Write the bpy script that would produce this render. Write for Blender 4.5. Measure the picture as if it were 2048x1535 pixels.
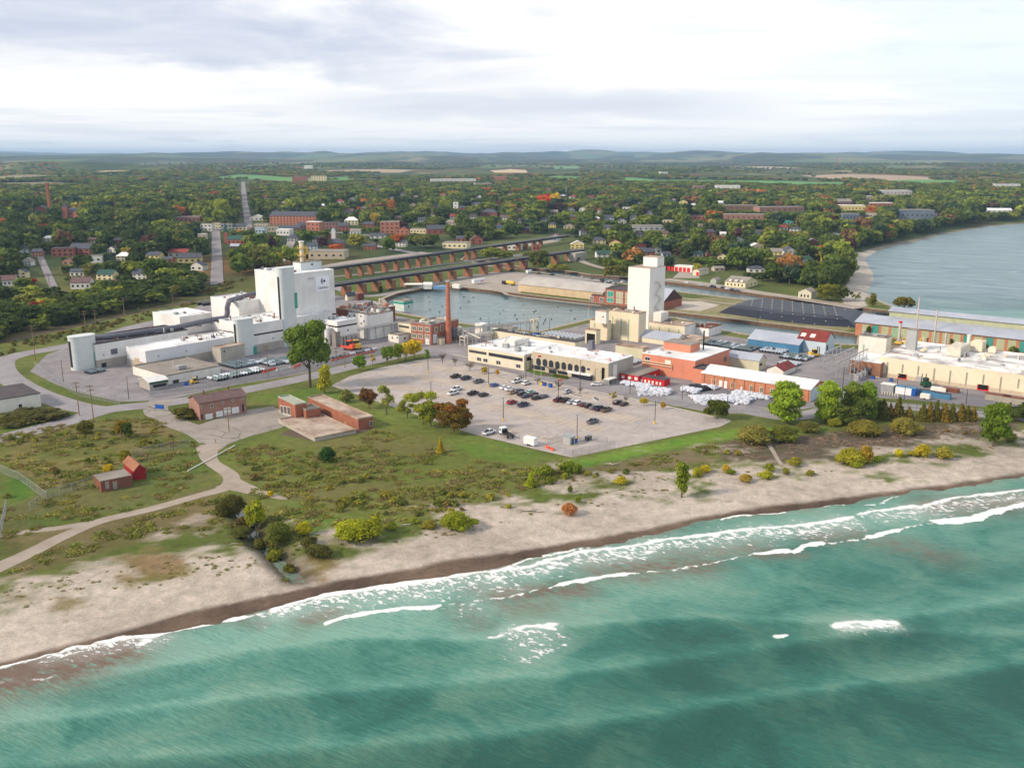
HAZE=5.8e-5
import bpy, bmesh, math, random
import numpy as np
from mathutils import Vector, Matrix
R=math.radians
for o in list(bpy.data.objects): bpy.data.objects.remove(o)
SC=bpy.context.scene; COL=SC.collection
random.seed(7); NR=np.random.RandomState(11)
# ------------------------------------------------------------ camera
PW,PH=2048.,1535.; F=1850.; PI_=R(13.7); CH=95.; CX,CY=PW/2,PH/2
cp,sp=math.cos(PI_),math.sin(PI_)
cam=bpy.data.cameras.new('camera'); camo=bpy.data.objects.new('camera',cam); COL.objects.link(camo)
camo.location=(0,0,CH); camo.rotation_euler=(R(90)-PI_,0,0)
cam.sensor_width=36; cam.lens=36*F/PW; cam.clip_start=1; cam.clip_end=90000
SC.camera=camo
SC.view_settings.view_transform='Standard'; SC.view_settings.look='None'; SC.view_settings.gamma=1
SC.view_settings.exposure=0.5
def S(r,g,b): 
    f=lambda c:(c/255./12.92) if c/255.<=.04045 else ((c/255.+.055)/1.055)**2.4
    return (f(r),f(g),f(b))
# ------------------------------------------------------------ sun + sky
SUN_EL,SUN_AZ=R(32),R(-78)      # azimuth from +Y, clockwise positive
sl=bpy.data.lights.new('sun','SUN'); so=bpy.data.objects.new('sun',sl); COL.objects.link(so)
sl.energy=3.1; sl.angle=R(8); sl.color=(1,.86,.68)
sd=Vector((math.sin(SUN_AZ)*math.cos(SUN_EL),math.cos(SUN_AZ)*math.cos(SUN_EL)*-.35,math.sin(SUN_EL)))
sd=Vector((math.sin(SUN_AZ)*math.cos(SUN_EL),-.30,math.sin(SUN_EL))).normalized()
so.rotation_euler=sd.to_track_quat('Z','Y').to_euler()
W=bpy.data.worlds.new('World'); SC.world=W; W.use_nodes=True
def nt_clear(nt):
    for n in list(nt.nodes): nt.nodes.remove(n)
class NB:
    """tiny node-graph helper"""
    def __init__(s,nt): s.nt=nt
    def n(s,t,**k):
        x=s.nt.nodes.new(t)
        for a,b in k.items(): setattr(x,a,b)
        return x
    def l(s,a,b): s.nt.links.new(a,b)
    def val(s,sock,v):
        if hasattr(v,'links'): s.l(v,sock)
        else: sock.default_value=v
    def math(s,op,a,b=0.,clamp=False,c=None):
        m=s.n('ShaderNodeMath',operation=op,use_clamp=clamp); s.val(m.inputs[0],a); s.val(m.inputs[1],b)
        if c is not None: s.val(m.inputs[2],c)
        return m.outputs[0]
    def mr(s,v,a,b,c=0.,d=1.,smooth=False):
        m=s.n('ShaderNodeMapRange'); m.interpolation_type='SMOOTHSTEP' if smooth else 'LINEAR'
        s.val(m.inputs[0],v)
        for i,x in enumerate((a,b,c,d)): s.val(m.inputs[i+1],x)
        return m.outputs[0]
    def noise(s,vec,scale,detail=4,rough=.55,dist=0.):
        m=s.n('ShaderNodeTexNoise'); 
        if vec is not None: s.l(vec,m.inputs['Vector'])
        m.inputs['Scale'].default_value=scale; m.inputs['Detail'].default_value=detail; m.inputs['Roughness'].default_value=rough; m.inputs['Distortion'].default_value=dist
        return m.outputs[0]
    def mix(s,f,a,b,mode='MIX'):
        m=s.n('ShaderNodeMix',data_type='RGBA',blend_type=mode); s.val(m.inputs[0],f)
        for i,v in ((6,a),(7,b)):
            if hasattr(v,'links'): s.l(v,m.inputs[i])
            else: m.inputs[i].default_value=(*v[:3],1)
        return m.outputs[2]
    def xyz(s,v):
        m=s.n('ShaderNodeSeparateXYZ'); s.l(v,m.inputs[0]); return m.outputs
    def comb(s,x,y,z):
        m=s.n('ShaderNodeCombineXYZ')
        for i,v in enumerate((x,y,z)): s.val(m.inputs[i],v)
        return m.outputs[0]
    def vmul(s,v,k):
        m=s.n('ShaderNodeVectorMath',operation='MULTIPLY'); s.l(v,m.inputs[0]); m.inputs[1].default_value=k; return m.outputs[0]
nt_clear(W.node_tree); b=NB(W.node_tree)
tc=b.n('ShaderNodeTexCoord'); X,Y,Z=b.xyz(tc.outputs['Generated'])
sky=b.n('ShaderNodeTexSky'); sky.sky_type='NISHITA'; sky.sun_disc=False; sky.sun_elevation=SUN_EL; sky.sun_rotation=math.atan2(sd.x,sd.y)
az=b.math('ARCTAN2',X,Y); el=b.math('ARCSINE',Z); elw=b.math('POWER',b.math('MAXIMUM',el,0.001),.75)
pl=b.comb(az,elw,0.)
n1=b.noise(b.vmul(pl,(3.2,13,1)),1.0,7,.6,.6); n2=b.noise(b.vmul(pl,(7.,34,1)),1.,6,.62,.5); n3=b.noise(b.vmul(pl,(2.2,30,1)),1.3,6,.6,.2)
lim=b.math('ADD',b.math('MULTIPLY',b.math('ADD',az,.51),-.035),.078)
d=b.math('SUBTRACT',el,lim)
bank=b.mr(b.math('ADD',d,b.math('MULTIPLY',b.math('SUBTRACT',n1,.5),.12)),-.008,.03,0,1,True)
edge=b.mr(b.math('ADD',az,b.math('ADD',b.math('MULTIPLY',b.math('SUBTRACT',n1,.5),.9),b.math('MULTIPLY',el,1.9))),-.02,.30,1,0,True)
low=b.mr(b.math('ADD',b.math('MULTIPLY',b.math('ABSOLUTE',b.math('SUBTRACT',el,.054)),-22.),n2),-.05,.45,0,1,True)
low=b.math('MULTIPLY',low,b.mr(b.math('ABSOLUTE',b.math('SUBTRACT',az,.02)),.10,.34,1,0,True))
right=b.math('MULTIPLY',b.mr(n2,.52,.68,0,1,True),b.mr(n1,.4,.6,.2,1.))
grey=b.math('MAXIMUM',b.math('MULTIPLY',bank,edge),b.math('MAXIMUM',b.math('MULTIPLY',low,.75),b.math('MULTIPLY',right,.75)))
grey=b.math('MULTIPLY',grey,b.mr(n2,.28,.72,1.08,.6),True)
streak=b.mr(n3,.46,.62,0,.5,True)
grey=b.math('MAXIMUM',grey,b.math('MULTIPLY',streak,b.mr(el,.0,.08,.9,.4)))
cloud=b.mix(grey,(8.9,8.7,8.4),(4.7,5.05,6.1))
blue=b.mr(b.math('ADD',b.math('MULTIPLY',b.math('SUBTRACT',az,.10),1.6),b.math('MULTIPLY',b.math('SUBTRACT',n1,.5),1.8)),.0,.6,0,.6,True)
blue=b.math('MULTIPLY',blue,b.mr(el,.01,.06,.3,1))
skc=b.mix(blue,cloud,(6.2,7.1,8.0))
skc=b.mix(.06,skc,sky.outputs[0])
up=b.mr(el,.25,.8,1.,.85,True)
skc=b.mix(1.,skc,b.comb(up,up,up),'MULTIPLY')
bg=b.n('ShaderNodeBackground'); b.l(skc,bg.inputs[0]); bg.inputs[1].default_value=.1
wo=b.n('ShaderNodeOutputWorld'); b.l(bg.outputs[0],wo.inputs[0])
# ------------------------------------------------------------ projection
def ray(px,py):
    dx=px-CX; dy=py-CY
    return (dx, F*cp-dy*sp, -F*sp-dy*cp)
def P(px,py,z=0.):
    d=ray(px,py); t=(z-CH)/d[2]; return (d[0]*t,d[1]*t,z)
def proj(x,y,z):
    zz=z-CH; dep=y*cp-zz*sp; u=y*sp+zz*cp
    return CX+F*x/dep, CY-F*u/dep
def depth(x,y,z): return y*cp-(z-CH)*sp
# ------------------------------------------------------------ noise / terrain
def _h(ix,iy,s): 
    n=(ix.astype(np.int64)*374761393+iy.astype(np.int64)*668265263+s*974634777)&0x7fffffff
    n=((n^(n>>13))*1274126177)&0x7fffffff
    return ((n^(n>>16))&0xffff)/65535.
def vn(x,y,s=0):
    x=np.asarray(x,float); y=np.asarray(y,float)
    ix=np.floor(x); iy=np.floor(y); fx=x-ix; fy=y-iy; fx=fx*fx*(3-2*fx); fy=fy*fy*(3-2*fy)
    a=_h(ix,iy,s); bb=_h(ix+1,iy,s); c=_h(ix,iy+1,s); d=_h(ix+1,iy+1,s)
    return (a*(1-fx)+bb*fx)*(1-fy)+(c*(1-fx)+d*fx)*fy
def fbm(x,y,s=0,o=4):
    r=0;a=.5;t=0
    for i in range(o): r=r+a*vn(np.asarray(x)*2**i,np.asarray(y)*2**i,s+i*17); t+=a; a*=.5
    return r/t
def inpoly(x,y,poly):
    x=np.asarray(x,float); y=np.asarray(y,float); r=np.zeros(x.shape,bool); n=len(poly); j=n-1
    for i in range(n):
        xi,yi=poly[i][:2]; xj,yj=poly[j][:2]
        if yi!=yj:
            c=((yi>y)!=(yj>y))&(x<(xj-xi)*(y-yi)/(yj-yi)+xi); r^=c
        j=i
    return r
def dline(x,y,pts,closed=False):
    x=np.asarray(x,float); y=np.asarray(y,float); m=np.full(x.shape,1e18)
    q=list(pts)+([pts[0]] if closed else [])
    for a,c in zip(q[:-1],q[1:]):
        ax,ay=a[:2]; dx,dy=c[0]-ax,c[1]-ay; L=dx*dx+dy*dy+1e-9
        t=np.clip(((x-ax)*dx+(y-ay)*dy)/L,0,1); m=np.minimum(m,(x-ax-t*dx)**2+(y-ay-t*dy)**2)
    return np.sqrt(m)
WL=-2.0     # lake level
shore_px=[(-700,1490),(-300,1402),(0,1335),(68,1316),(164,1290),(253,1274),(325,1266),(393,1247),(472,1234),(554,1218),(598,1198),(651,1187),(735,1176),(819,1165),(873,1158),(928,1148),(1003,1138),(1055,1119),(1133,1102),(1208,1088),(1300,1069),(1348,1057),(1410,1038),(1490,1030),(1570,1022),(1641,1012),(1797,988),(1973,964),(2048,950),(2300,906),(2800,820)]
shore=[P(a,c,WL)[:2] for a,c in shore_px]
nearlake=shore+[(shore[-1][0]+3000,shore[-1][1]-300),(6000,-3000),(-6000,-3000),(-3000,shore[0][1]-900)]
east_px=[(2700,425),(2300,438),(2048,447),(1985,452),(1930,461),(1880,470),(1830,484),(1790,491),(1755,501),(1730,516),(1736,530),(1747,548),(1745,566),(1736,578),(1738,588),(1756,598),(1790,612),(1812,622),(1900,634),(1975,646),(2048,657),(2300,692),(2700,742)]
east=[P(a,c,WL)[:2] for a,c in east_px]
eastlake=east+[(9000,east[-1][1]),(30000,3000),(30000,east[0][1]+3000)]
def sdl(x,y):
    """signed distance to the lake shore, positive on land"""
    a=dline(x,y,shore); a=np.where(inpoly(x,y,nearlake),-a,a)
    e=dline(x,y,east); e=np.where(inpoly(x,y,eastlake),-e,e)
    return a,e
basin_px=[(768,603),(800,590),(884,576),(1000,588),(1110,602),(1200,613),(1265,620),(1330,629),(1420,639),(1500,649),(1600,661),(1715,675),(1712,696),(1600,690),(1497,675),(1447,667),(1400,652),(1355,641),(1320,640),(1260,643),(1190,641),(1130,655),(1078,669),(1010,661),(940,654),(860,642),(790,629)]
river_px=[(930,517),(985,529),(1047,539),(1129,546),(1178,554),(1260,560),(1330,568),(1427,580),(1536,597),(1600,604),(1680,615),(1750,625),(1830,634),(1800,646),(1725,631),(1640,622),(1560,612),(1500,605),(1458,600),(1372,590),(1330,583),(1260,573),(1200,565),(1108,553),(1045,544),(970,534),(925,523)]
basin=[P(a,c,WL)[:2] for a,c in basin_px]; river=[P(a,c,WL)[:2] for a,c in river_px]
creek_px=[(470,1012),(498,1046),(512,1085),(545,1105),(572,1138),(596,1158)]
creek=[P(a,c,-1.6)[:2] for a,c in creek_px]
hillc=P(105,372,14)
FLATS=[[P(a,c)[:2] for a,c in L] for L in ([(640,780),(760,735),(1250,780),(1480,842),(1142,918),(940,870),(800,822)],[(1200,780),(2700,760),(2700,860),(1700,842),(1560,850),(1400,860)],[(-900,1300),(100,1110),(400,1000),(470,960),(440,890),(700,880),(770,850),(700,780),(-900,780)])]
_yk=[-9000,0,860,1080,1500,2200,3000,4500,6000,8000,10000,12500,16000,20000,60000]
_zk=[0,0,0,4,12,26,36,45,54,78,106,136,168,176,150]
def T(x,y):
    x=np.asarray(x,float); y=np.asarray(y,float)
    z=np.interp(y,_yk,_zk)
    am=np.interp(y,[860,1500,3000,6000,10000,14000,20000],[0,3,9,26,70,105,90])
    z=z+am*(fbm(x/1300.+3,y/2600.,5,4)-.5)*2*1.1
    rd=np.sqrt(((x-hillc[0]*1.5)/520)**2+((y-hillc[1]*1.5)/260)**2)
    z=z+42*np.exp(-rd**2*1.2)
    a,e=sdl(x,y)
    z=np.where(y>300,z*np.clip(e/260.,0,1)**.7 if True else z,z)
    z=np.where(a<27,np.maximum(np.minimum(z,-2+a*.075),-5),z)
    bl=np.clip(e*.14-2,-5,1e9); z=np.minimum(z,np.where(y>700,np.maximum(bl,-2+e*.12),-2+e*.35).clip(-5))
    # dunes and low banks on the foreshore
    m=np.clip((a-18)/12,0,1)*np.clip((110-a)/30,0,1)
    fd=np.full(x.shape,99.)
    for fp in FLATS: fd=np.where(inpoly(x,y,fp),0,np.minimum(fd,dline(x,y,fp,True)))
    z=z+m*np.clip((fd-5)/14,0,1)*(fbm(x/9.,y/9.,31,3)-.45)*.9
    cd=dline(x,y,creek); z=np.where(cd<7,np.minimum(z,-2.5+np.clip(cd-.7,0,9)*.55),z)
    return z
def T1(x,y): return float(T(np.array([x]),np.array([y]))[0])
def G(px,py,add=0.):
    """ground point seen at photo pixel (px,py)"""
    d=ray(px,py)
    if d[2]>=-1e-6: d=(d[0],d[1],-1e-3)
    s0=(CH+3)/-d[2]*.35
    ts=np.linspace(s0*.5/.35*.35, min((CH+5)/-d[2],26000/d[1]),700)
    x=d[0]*ts; y=d[1]*ts; z=CH+d[2]*ts; g=T(x,y); k=np.where(z<=g)[0]
    if len(k)==0: t=ts[-1]
    else:
        i=max(k[0],1); a=z[i-1]-g[i-1]; c=z[i]-g[i]; t=ts[i-1]+(ts[i]-ts[i-1])*a/(a-c+1e-9)
    return (d[0]*t,d[1]*t,T1(d[0]*t,d[1]*t)+add)
# ------------------------------------------------------------ object helpers
def tag(o,label=None,cat=None,group=None,kind=None):
    if label: o['label']=label
    if cat: o['category']=cat
    if group: o['group']=group
    if kind: o['kind']=kind
    return o
def linko(name,me,parent=None,loc=None,rz=0.):
    o=bpy.data.objects.new(name,me); COL.objects.link(o)
    if parent is not None: o.parent=parent
    if loc is not None: o.location=loc
    if rz: o.rotation_euler=(0,0,rz)
    return o
def thing(name,label,cat,loc,rz=0.,group=None):
    return tag(linko(name,None,None,loc,rz),label,cat,group)
class MB:
    def __init__(s): s.v=[];s.f=[];s.m=[]
    def add(s,vs,fs,mi=0):
        o=len(s.v); s.v+=[tuple(p) for p in vs]; s.f+=[tuple(i+o for i in f) for f in fs]; s.m+=[mi]*len(fs)
    def box(s,x0,y0,z0,x1,y1,z1,mi=0):
        s.add([(x0,y0,z0),(x1,y0,z0),(x1,y1,z0),(x0,y1,z0),(x0,y0,z1),(x1,y0,z1),(x1,y1,z1),(x0,y1,z1)],[(0,3,2,1),(4,5,6,7),(0,1,5,4),(1,2,6,5),(2,3,7,6),(3,0,4,7)],mi)
    def prism(s,poly,z0,z1,mi=0,scale_top=1.):
        n=len(poly); cx=sum(p[0] for p in poly)/n; cy=sum(p[1] for p in poly)/n
        ar=sum(poly[i][0]*poly[(i+1)%n][1]-poly[(i+1)%n][0]*poly[i][1] for i in range(n))
        if ar<0: poly=poly[::-1]
        v=[(p[0],p[1],z0) for p in poly]+[(cx+(p[0]-cx)*scale_top,cy+(p[1]-cy)*scale_top,z1) for p in poly]
        s.add(v,[tuple(range(n-1,-1,-1)),tuple(range(n,2*n))]+[(i,(i+1)%n,n+(i+1)%n,n+i) for i in range(n)],mi)
    def cyl(s,x,y,z0,z1,r0,r1=None,n=14,mi=0,sx=1.,sy=1.):
        r1=r0 if r1 is None else r1
        v=[(x+r0*sx*math.cos(2*math.pi*i/n),y+r0*sy*math.sin(2*math.pi*i/n),z0) for i in range(n)]+[(x+r1*sx*math.cos(2*math.pi*i/n),y+r1*sy*math.sin(2*math.pi*i/n),z1) for i in range(n)]
        s.add(v,[tuple(range(n-1,-1,-1)),tuple(range(n,2*n))]+[(i,(i+1)%n,n+(i+1)%n,n+i) for i in range(n)],mi)
    def tube(s,pts,rs,n=8,mi=0):
        if not hasattr(rs,'__len__'): rs=[rs]*len(pts)
        pts=[Vector(p) for p in pts]; rings=[]
        for i,p in enumerate(pts):
            t=(pts[min(i+1,len(pts)-1)]-pts[max(i-1,0)]).normalized()
            a=t.cross(Vector((0,0,1))); 
            if a.length<.05: a=t.cross(Vector((1,0,0)))
            a.normalize(); c=t.cross(a)
            rings.append([p+(a*math.cos(2*math.pi*k/n)+c*math.sin(2*math.pi*k/n))*rs[i] for k in range(n)])
        v=[q for r in rings for q in r]; f=[]
        for i in range(len(pts)-1):
            for k in range(n): f.append((i*n+k,i*n+(k+1)%n,(i+1)*n+(k+1)%n,(i+1)*n+k))
        f+=[tuple(range(n-1,-1,-1)),tuple(range((len(pts)-1)*n,len(pts)*n))]
        s.add(v,f,mi)
    def build(s,name,mats,parent=None,loc=None,rz=0.,smooth=False):
        me=bpy.data.meshes.new(name); me.from_pydata(s.v,[],s.f)
        for m in (mats if isinstance(mats,(list,tuple)) else [mats]): me.materials.append(m)
        if any(s.m): me.polygons.foreach_set('material_index',s.m)
        if smooth: me.polygons.foreach_set('use_smooth',[True]*len(s.f))
        return linko(name,me,parent,loc,rz)
def grid_mesh(name,xs,ys,zf,keep=None,attrs=None):
    Xg,Yg=np.meshgrid(xs,ys); nx,ny=len(xs),len(ys)
    Zg=zf(Xg,Yg); idx=np.arange(nx*ny).reshape(ny,nx)
    q=np.stack([idx[:-1,:-1],idx[:-1,1:],idx[1:,1:],idx[1:,:-1]],-1).reshape(-1,4)
    co=np.stack([Xg,Yg,Zg],-1).reshape(-1,3)
    if keep is not None:
        k=keep(Xg,Yg).reshape(-1); q=q[k[q].any(1)]
        used=np.zeros(len(co),bool); used[q.reshape(-1)]=True; mp=np.cumsum(used)-1; co=co[used]; q=mp[q]
    me=bpy.data.meshes.new(name); me.vertices.add(len(co)); me.vertices.foreach_set('co',co.astype(np.float32).reshape(-1))
    me.loops.add(len(q)*4); me.loops.foreach_set('vertex_index',q.reshape(-1).astype(np.int32))
    me.polygons.add(len(q)); me.polygons.foreach_set('loop_start',(np.arange(len(q))*4).astype(np.int32))
    try: me.polygons.foreach_set('loop_total',np.full(len(q),4,np.int32))
    except Exception: pass
    me.polygons.foreach_set('use_smooth',np.ones(len(q),bool)); me.update(calc_edges=True); me.validate()
    return me,co
# ------------------------------------------------------------ materials
MATS={}
def M(name,c1,c2=None,scale=.6,rough=.8,bump=0.,metal=0.,kind='noise',per=.3,alpha=1.,spec=.3,lo=.3,hi=.7):
    if name in MATS: return MATS[name]
    m=bpy.data.materials.new(name); m.use_nodes=True; nt_clear(m.node_tree); b=NB(m.node_tree)
    tc=b.n('ShaderNodeTexCoord'); v=tc.outputs['Object']; x,y,z=b.xyz(v)
    oi=b.n('ShaderNodeObjectInfo')
    c2=c2 or tuple(k*.72 for k in c1)
    n=b.noise(v,scale,5,.62,.2); f=b.mr(n,lo,hi,0,1)
    col=b.mix(f,c1,c2); hgt=n
    h=b.math('ADD',x,y)
    if kind=='corr':
        w=b.math('SINE',b.math('MULTIPLY',h,2*math.pi/per)); col=b.mix(b.mr(w,-.2,-.9,0,.3),col,tuple(k*.55 for k in c1)); hgt=w
    elif kind=='brick':
        bt=b.n('ShaderNodeTexBrick'); b.l(b.comb(h,z,0.),bt.inputs['Vector']); bt.inputs['Scale'].default_value=1.
        bt.inputs['Brick Width'].default_value=.5; bt.inputs['Row Height'].default_value=.16; bt.inputs['Mortar Size'].default_value=.012
        bt.inputs['Color1'].default_value=(1,1,1,1); bt.inputs['Color2'].default_value=(.72,.7,.7,1); bt.inputs['Mortar'].default_value=(.8,.8,.78,1)
        col=b.mix(1.,col,bt.outputs[0],'MULTIPLY')
    elif kind=='panel':
        w=b.math('FRACT',b.math('DIVIDE',h,per)); col=b.mix(b.mr(w,.93,.97,0,.45),col,tuple(k*.5 for k in c1))
    elif kind=='streak':
        n3=b.noise(b.comb(b.math('MULTIPLY',h,1.3),b.math('MULTIPLY',z,.12),0.),1.,4,.6); col=b.mix(b.mr(n3,.5,.75,0,.55),col,c2)
    n4=b.noise(v,scale*9,3,.6); col=b.mix(1.,col,b.mix(n4,(.86,.86,.86),(1.1,1.1,1.1)),'MULTIPLY')
    bs=b.n('ShaderNodeBsdfPrincipled'); b.l(col,bs.inputs['Base Color']); bs.inputs['Roughness'].default_value=rough; bs.inputs['Metallic'].default_value=metal
    bs.inputs['Specular IOR Level'].default_value=spec
    if bump:
        bp=b.n('ShaderNodeBump'); bp.inputs['Strength'].default_value=bump; bp.inputs['Distance'].default_value=.08; b.l(hgt,bp.inputs['Height']); b.l(bp.outputs[0],bs.inputs['Normal'])
    out=b.n('ShaderNodeOutputMaterial')
    if alpha<1:
        tr=b.n('ShaderNodeBsdfTransparent'); mx=b.n('ShaderNodeMixShader'); mx.inputs[0].default_value=alpha
        b.l(tr.outputs[0],mx.inputs[1]); b.l(bs.outputs[0],mx.inputs[2]); b.l(mx.outputs[0],out.inputs[0])
    else: b.l(bs.outputs[0],out.inputs[0])
    MATS[name]=m; return m
# ------------------------------------------------------------ ground sheet
def seq(*a): return np.concatenate(a)
def geo(a,b,r0,ratio):
    o=[a];s=r0
    while o[-1]<b: o.append(o[-1]+s); s*=ratio
    return np.array(o[1:])
core=np.arange(-420,420.1,1.7); mid=np.arange(432,2400,13.); far=geo(2400,26000,20,1.09)
xs=seq(-far[::-1],-mid[::-1],core,mid,far)
ys=seq(-geo(60,6000,60,1.4)[::-1],np.arange(-60,110,20.),np.arange(110,345,1.3),np.arange(345,840,2.6),geo(840,27000,5,1.0125))
px=lambda L,z=0.:[P(a,c,z)[:2] for a,c in L]
sandline=[(-600,1290),(0,1172),(60,1150),(170,1128),(225,1105),(300,1082),(420,1072),(500,1078),(560,1118),(620,1078),(690,1072),(780,1058),(880,1038),(1000,1004),(1150,965),(1350,936),(1550,930),(1700,922),(1900,886),(2048,868),(2600,800)]
wetline=[(-600,1440),(0,1321),(62,1307),(137,1287),(222,1266),(290,1246),(359,1225),(478,1201),(588,1177),(668,1160),(839,1133),(908,1115),(993,1106),(1113,1087),(1300,1054),(1406,1031),(1524,1011),(1641,998),(1914,963),(2048,943),(2600,850)]
def ppx(x,y,z):
    zz=z-CH; dep=np.maximum(y*cp-zz*sp,1.); u=y*sp+zz*cp
    return CX+F*x/dep, CY-F*u/dep
# lawn and meadow patches  (photo pixel outlines put on the ground)
C_=lambda r,g,b:np.array(S(r,g,b))
patches=[ # outline, colour a, colour b
 ([(440,905),(560,855),(760,850),(1120,918),(1180,935),(1000,1000),(900,1030),(700,1075),(560,1000),(470,960),(420,930)],C_(98,108,50),C_(104,102,60)),
 ([(640,772),(800,815),(960,872),(1140,915),(1050,945),(900,900),(830,868),(745,858),(640,830),(480,800),(500,785)],C_(92,116,46),C_(102,110,54)),
 ([(1110,915),(1150,913),(1430,858),(1560,850),(1700,850),(1640,868),(1430,885),(1170,938)],C_(84,126,40),C_(104,128,52)),
 ([(0,870),(170,842),(300,835),(390,870),(380,905),(300,920),(180,950),(80,990),(0,1010)],C_(94,98,50),C_(118,106,68)),
 ([(0,960),(90,985),(190,960),(400,905),(440,950),(380,985),(220,1030),(80,1060),(0,1075)],C_(82,98,46),C_(100,100,60)),
 ([(0,920),(60,945),(95,985),(20,1015),(0,1015)],C_(70,104,34),C_(78,108,40)),
 ([(0,1075),(230,1030),(440,960),(480,1000),(430,1060),(300,1085),(150,1130),(0,1170)],C_(96,94,56),C_(110,100,70)),
 ([(560,1000),(640,1000),(690,1040),(670,1070),(600,1070),(560,1030)],C_(80,112,42),C_(90,110,52)),
 ([(300,820),(345,812),(420,820),(465,860),(400,862),(330,845)],C_(86,96,42),C_(96,96,52)),
 ([(500,832),(545,828),(550,842),(515,850),(498,843)],C_(86,96,42),C_(96,96,52)),
 ([(1430,880),(1640,862),(1800,845),(2048,828),(2048,868),(1900,890),(1700,922),(1560,932),(1430,925)],C_(96,86,76),C_(82,78,58)),
 ([(1150,938),(1300,905),(1440,882),(1440,925),(1300,945),(1180,968),(1040,985)],C_(112,100,78),C_(96,96,60)),
 ([(0,755),(30,760),(45,782),(0,790)],C_(84,108,44),C_(90,100,50)),
 ([(0,838),(160,818),(180,828),(120,845),(0,868)],C_(76,98,38),C_(66,80,38)),
 ([(0,690),(200,640),(420,590),(440,560),(300,560),(130,600),(0,620)],C_(92,84,56),C_(72,76,44)),
 ([(640,575),(760,590),(900,560),(1000,540),(940,512),(800,535),(660,552)],C_(92,108,54),C_(80,92,48)),
 ([(885,574),(1000,560),(1040,585),(1200,606),(1260,612),(1110,601),(1000,587)],C_(112,114,74),C_(126,120,92)),
 ([(1330,600),(1460,590),(1600,606),(1720,632),(1700,668),(1500,646),(1330,626)],C_(122,120,84),C_(140,132,104)),
 ([(1345,556),(1400,558),(1470,572),(1420,566)],C_(92,124,54),C_(100,120,60)),
 ([(1540,590),(1600,590),(1600,600),(1560,596)],C_(92,124,54),C_(100,120,60)),
]
fields=[ # far farmland outlines: (pixels, colour)
 ([(436,354),(480,349),(530,351),(580,355),(640,357),(700,353),(700,360),(576,363),(520,358),(430,358)],C_(98,140,84)),
 ([(178,344),(210,341),(260,341),(262,346),(200,348)],C_(190,170,140)),
 ([(980,341),(1020,338),(1052,340),(1055,345),(990,345)],C_(196,178,150)),
 ([(1087,355),(1110,352),(1161,353),(1165,359),(1090,359)],C_(98,140,84)),
 ([(1247,354),(1320,360),(1500,361),(1640,364),(1692,364),(1692,374),(1600,374),(1500,370),(1400,366),(1250,360)],C_(96,142,84)),
 ([(1600,351),(1700,348),(1800,351),(1872,355),(1860,360),(1760,362),(1650,358)],C_(168,148,130)),
 ([(1757,362),(1830,359),(1917,361),(1925,368),(1850,372),(1780,367)],C_(96,142,84)),
 ([(1100,334),(1150,332),(1160,337),(1110,338)],C_(110,146,100)),
 ([(640,342),(760,338),(830,340),(800,345),(660,345)],C_(168,150,128)),
 ([(1430,334),(1520,333),(1600,336),(1540,338)],C_(176,160,140)),
 ([(0,352),(60,350),(120,352),(60,356)],C_(140,128,104)),
 ([(0,366),(90,364),(180,368),(175,373),(40,374),(0,374)],C_(128,120,96)),
]
fields=[([G(a,c)[:2] for a,c in L],k) for L,k in fields]
def gz(x,y):
    z=T(x,y)
    for poly in (basin,river):
        d=dline(x,y,poly,True); z=np.where(inpoly(x,y,poly)|(d<2.),np.minimum(z,-5.),z)
    return z
gme,co=grid_mesh('ground',xs,ys,gz)
gx,gy,gzv=co[:,0].astype(float),co[:,1].astype(float),co[:,2].astype(float)
a_,e_=sdl(gx,gy); pxx,pyy=ppx(gx,gy,gzv)
colr=np.zeros((len(co),3))
nb=fbm(gx/14.,gy/9.,3,4); nc=fbm(gx/4.,gy/3.,8,3)
def lerp(a,b,t): return a+(b-a)*np.clip(t,0,1)[:,None]
grassA,grassB=C_(86,98,46),C_(104,108,58)
colr[:]=lerp(grassA[None],grassB[None],(nb-.3)*2.5)
far_m=gy>560
nf=fbm(gx/220.,gy/420.,13,4); nf2=fbm(gx/70.,gy/150.,23,3)
fcol=lerp(C_(52,68,38)[None],C_(88,96,54)[None],(nf2-.35)*3)
fcol=lerp(fcol,C_(126,84,52)[None]+0*fcol,np.where(nf>.6,(nf-.6)*7*nf2,0))
fcol=lerp(fcol,C_(150,142,100)[None]+0*fcol,np.where((nf<.36)&(gy>2600),(.36-nf)*9,0))
t=np.clip((gy-600)/200,0,1); fcol=fcol*np.where(gy>4500,.62,1.)[:,None]; nf4=fbm(gx/500.,gy/1500.,63,3); fcol=fcol+(np.where((gy>4500)&(nf4>.58),1,0)*np.clip((nf4-.58)*12,0,.5))[:,None]*(lerp(C_(150,140,104)[None],C_(108,140,84)[None],(nf-.4)*5)-fcol); colr=colr*(1-t[:,None])+fcol*t[:,None]
near=(gy<700)
for poly,ca,cb in patches:
    wp=px(poly); ins=inpoly(gx,gy,wp)&(gy<950); d=dline(gx[ins],gy[ins],wp,True)
    cc=lerp(ca[None],cb[None],(nb[ins]-.33)*3.2); tt=np.clip(d/4.+(nc[ins]-.5)*1.2,0,1)[:,None]
    colr[ins]=colr[ins]*(1-tt)+cc*tt
for wp,c in fields:
    ins=inpoly(gx,gy,wp); colr[ins]=c*(.94+.12*nf2[ins][:,None])
sy=np.interp(pxx,[p[0] for p in sandline],[p[1] for p in sandline]); wy=np.interp(pxx,[p[0] for p in wetline],[p[1] for p in wetline])
m=(a_<150)&(gy<560)
sand=lerp(C_(182,171,162)[None],C_(168,157,148)[None],(nb-.35)*3)
ts_=np.where(m,(pyy-sy-10)/40.+.5+(nb-.5)*4.4+(nc-.5)*2.2,0)
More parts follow.
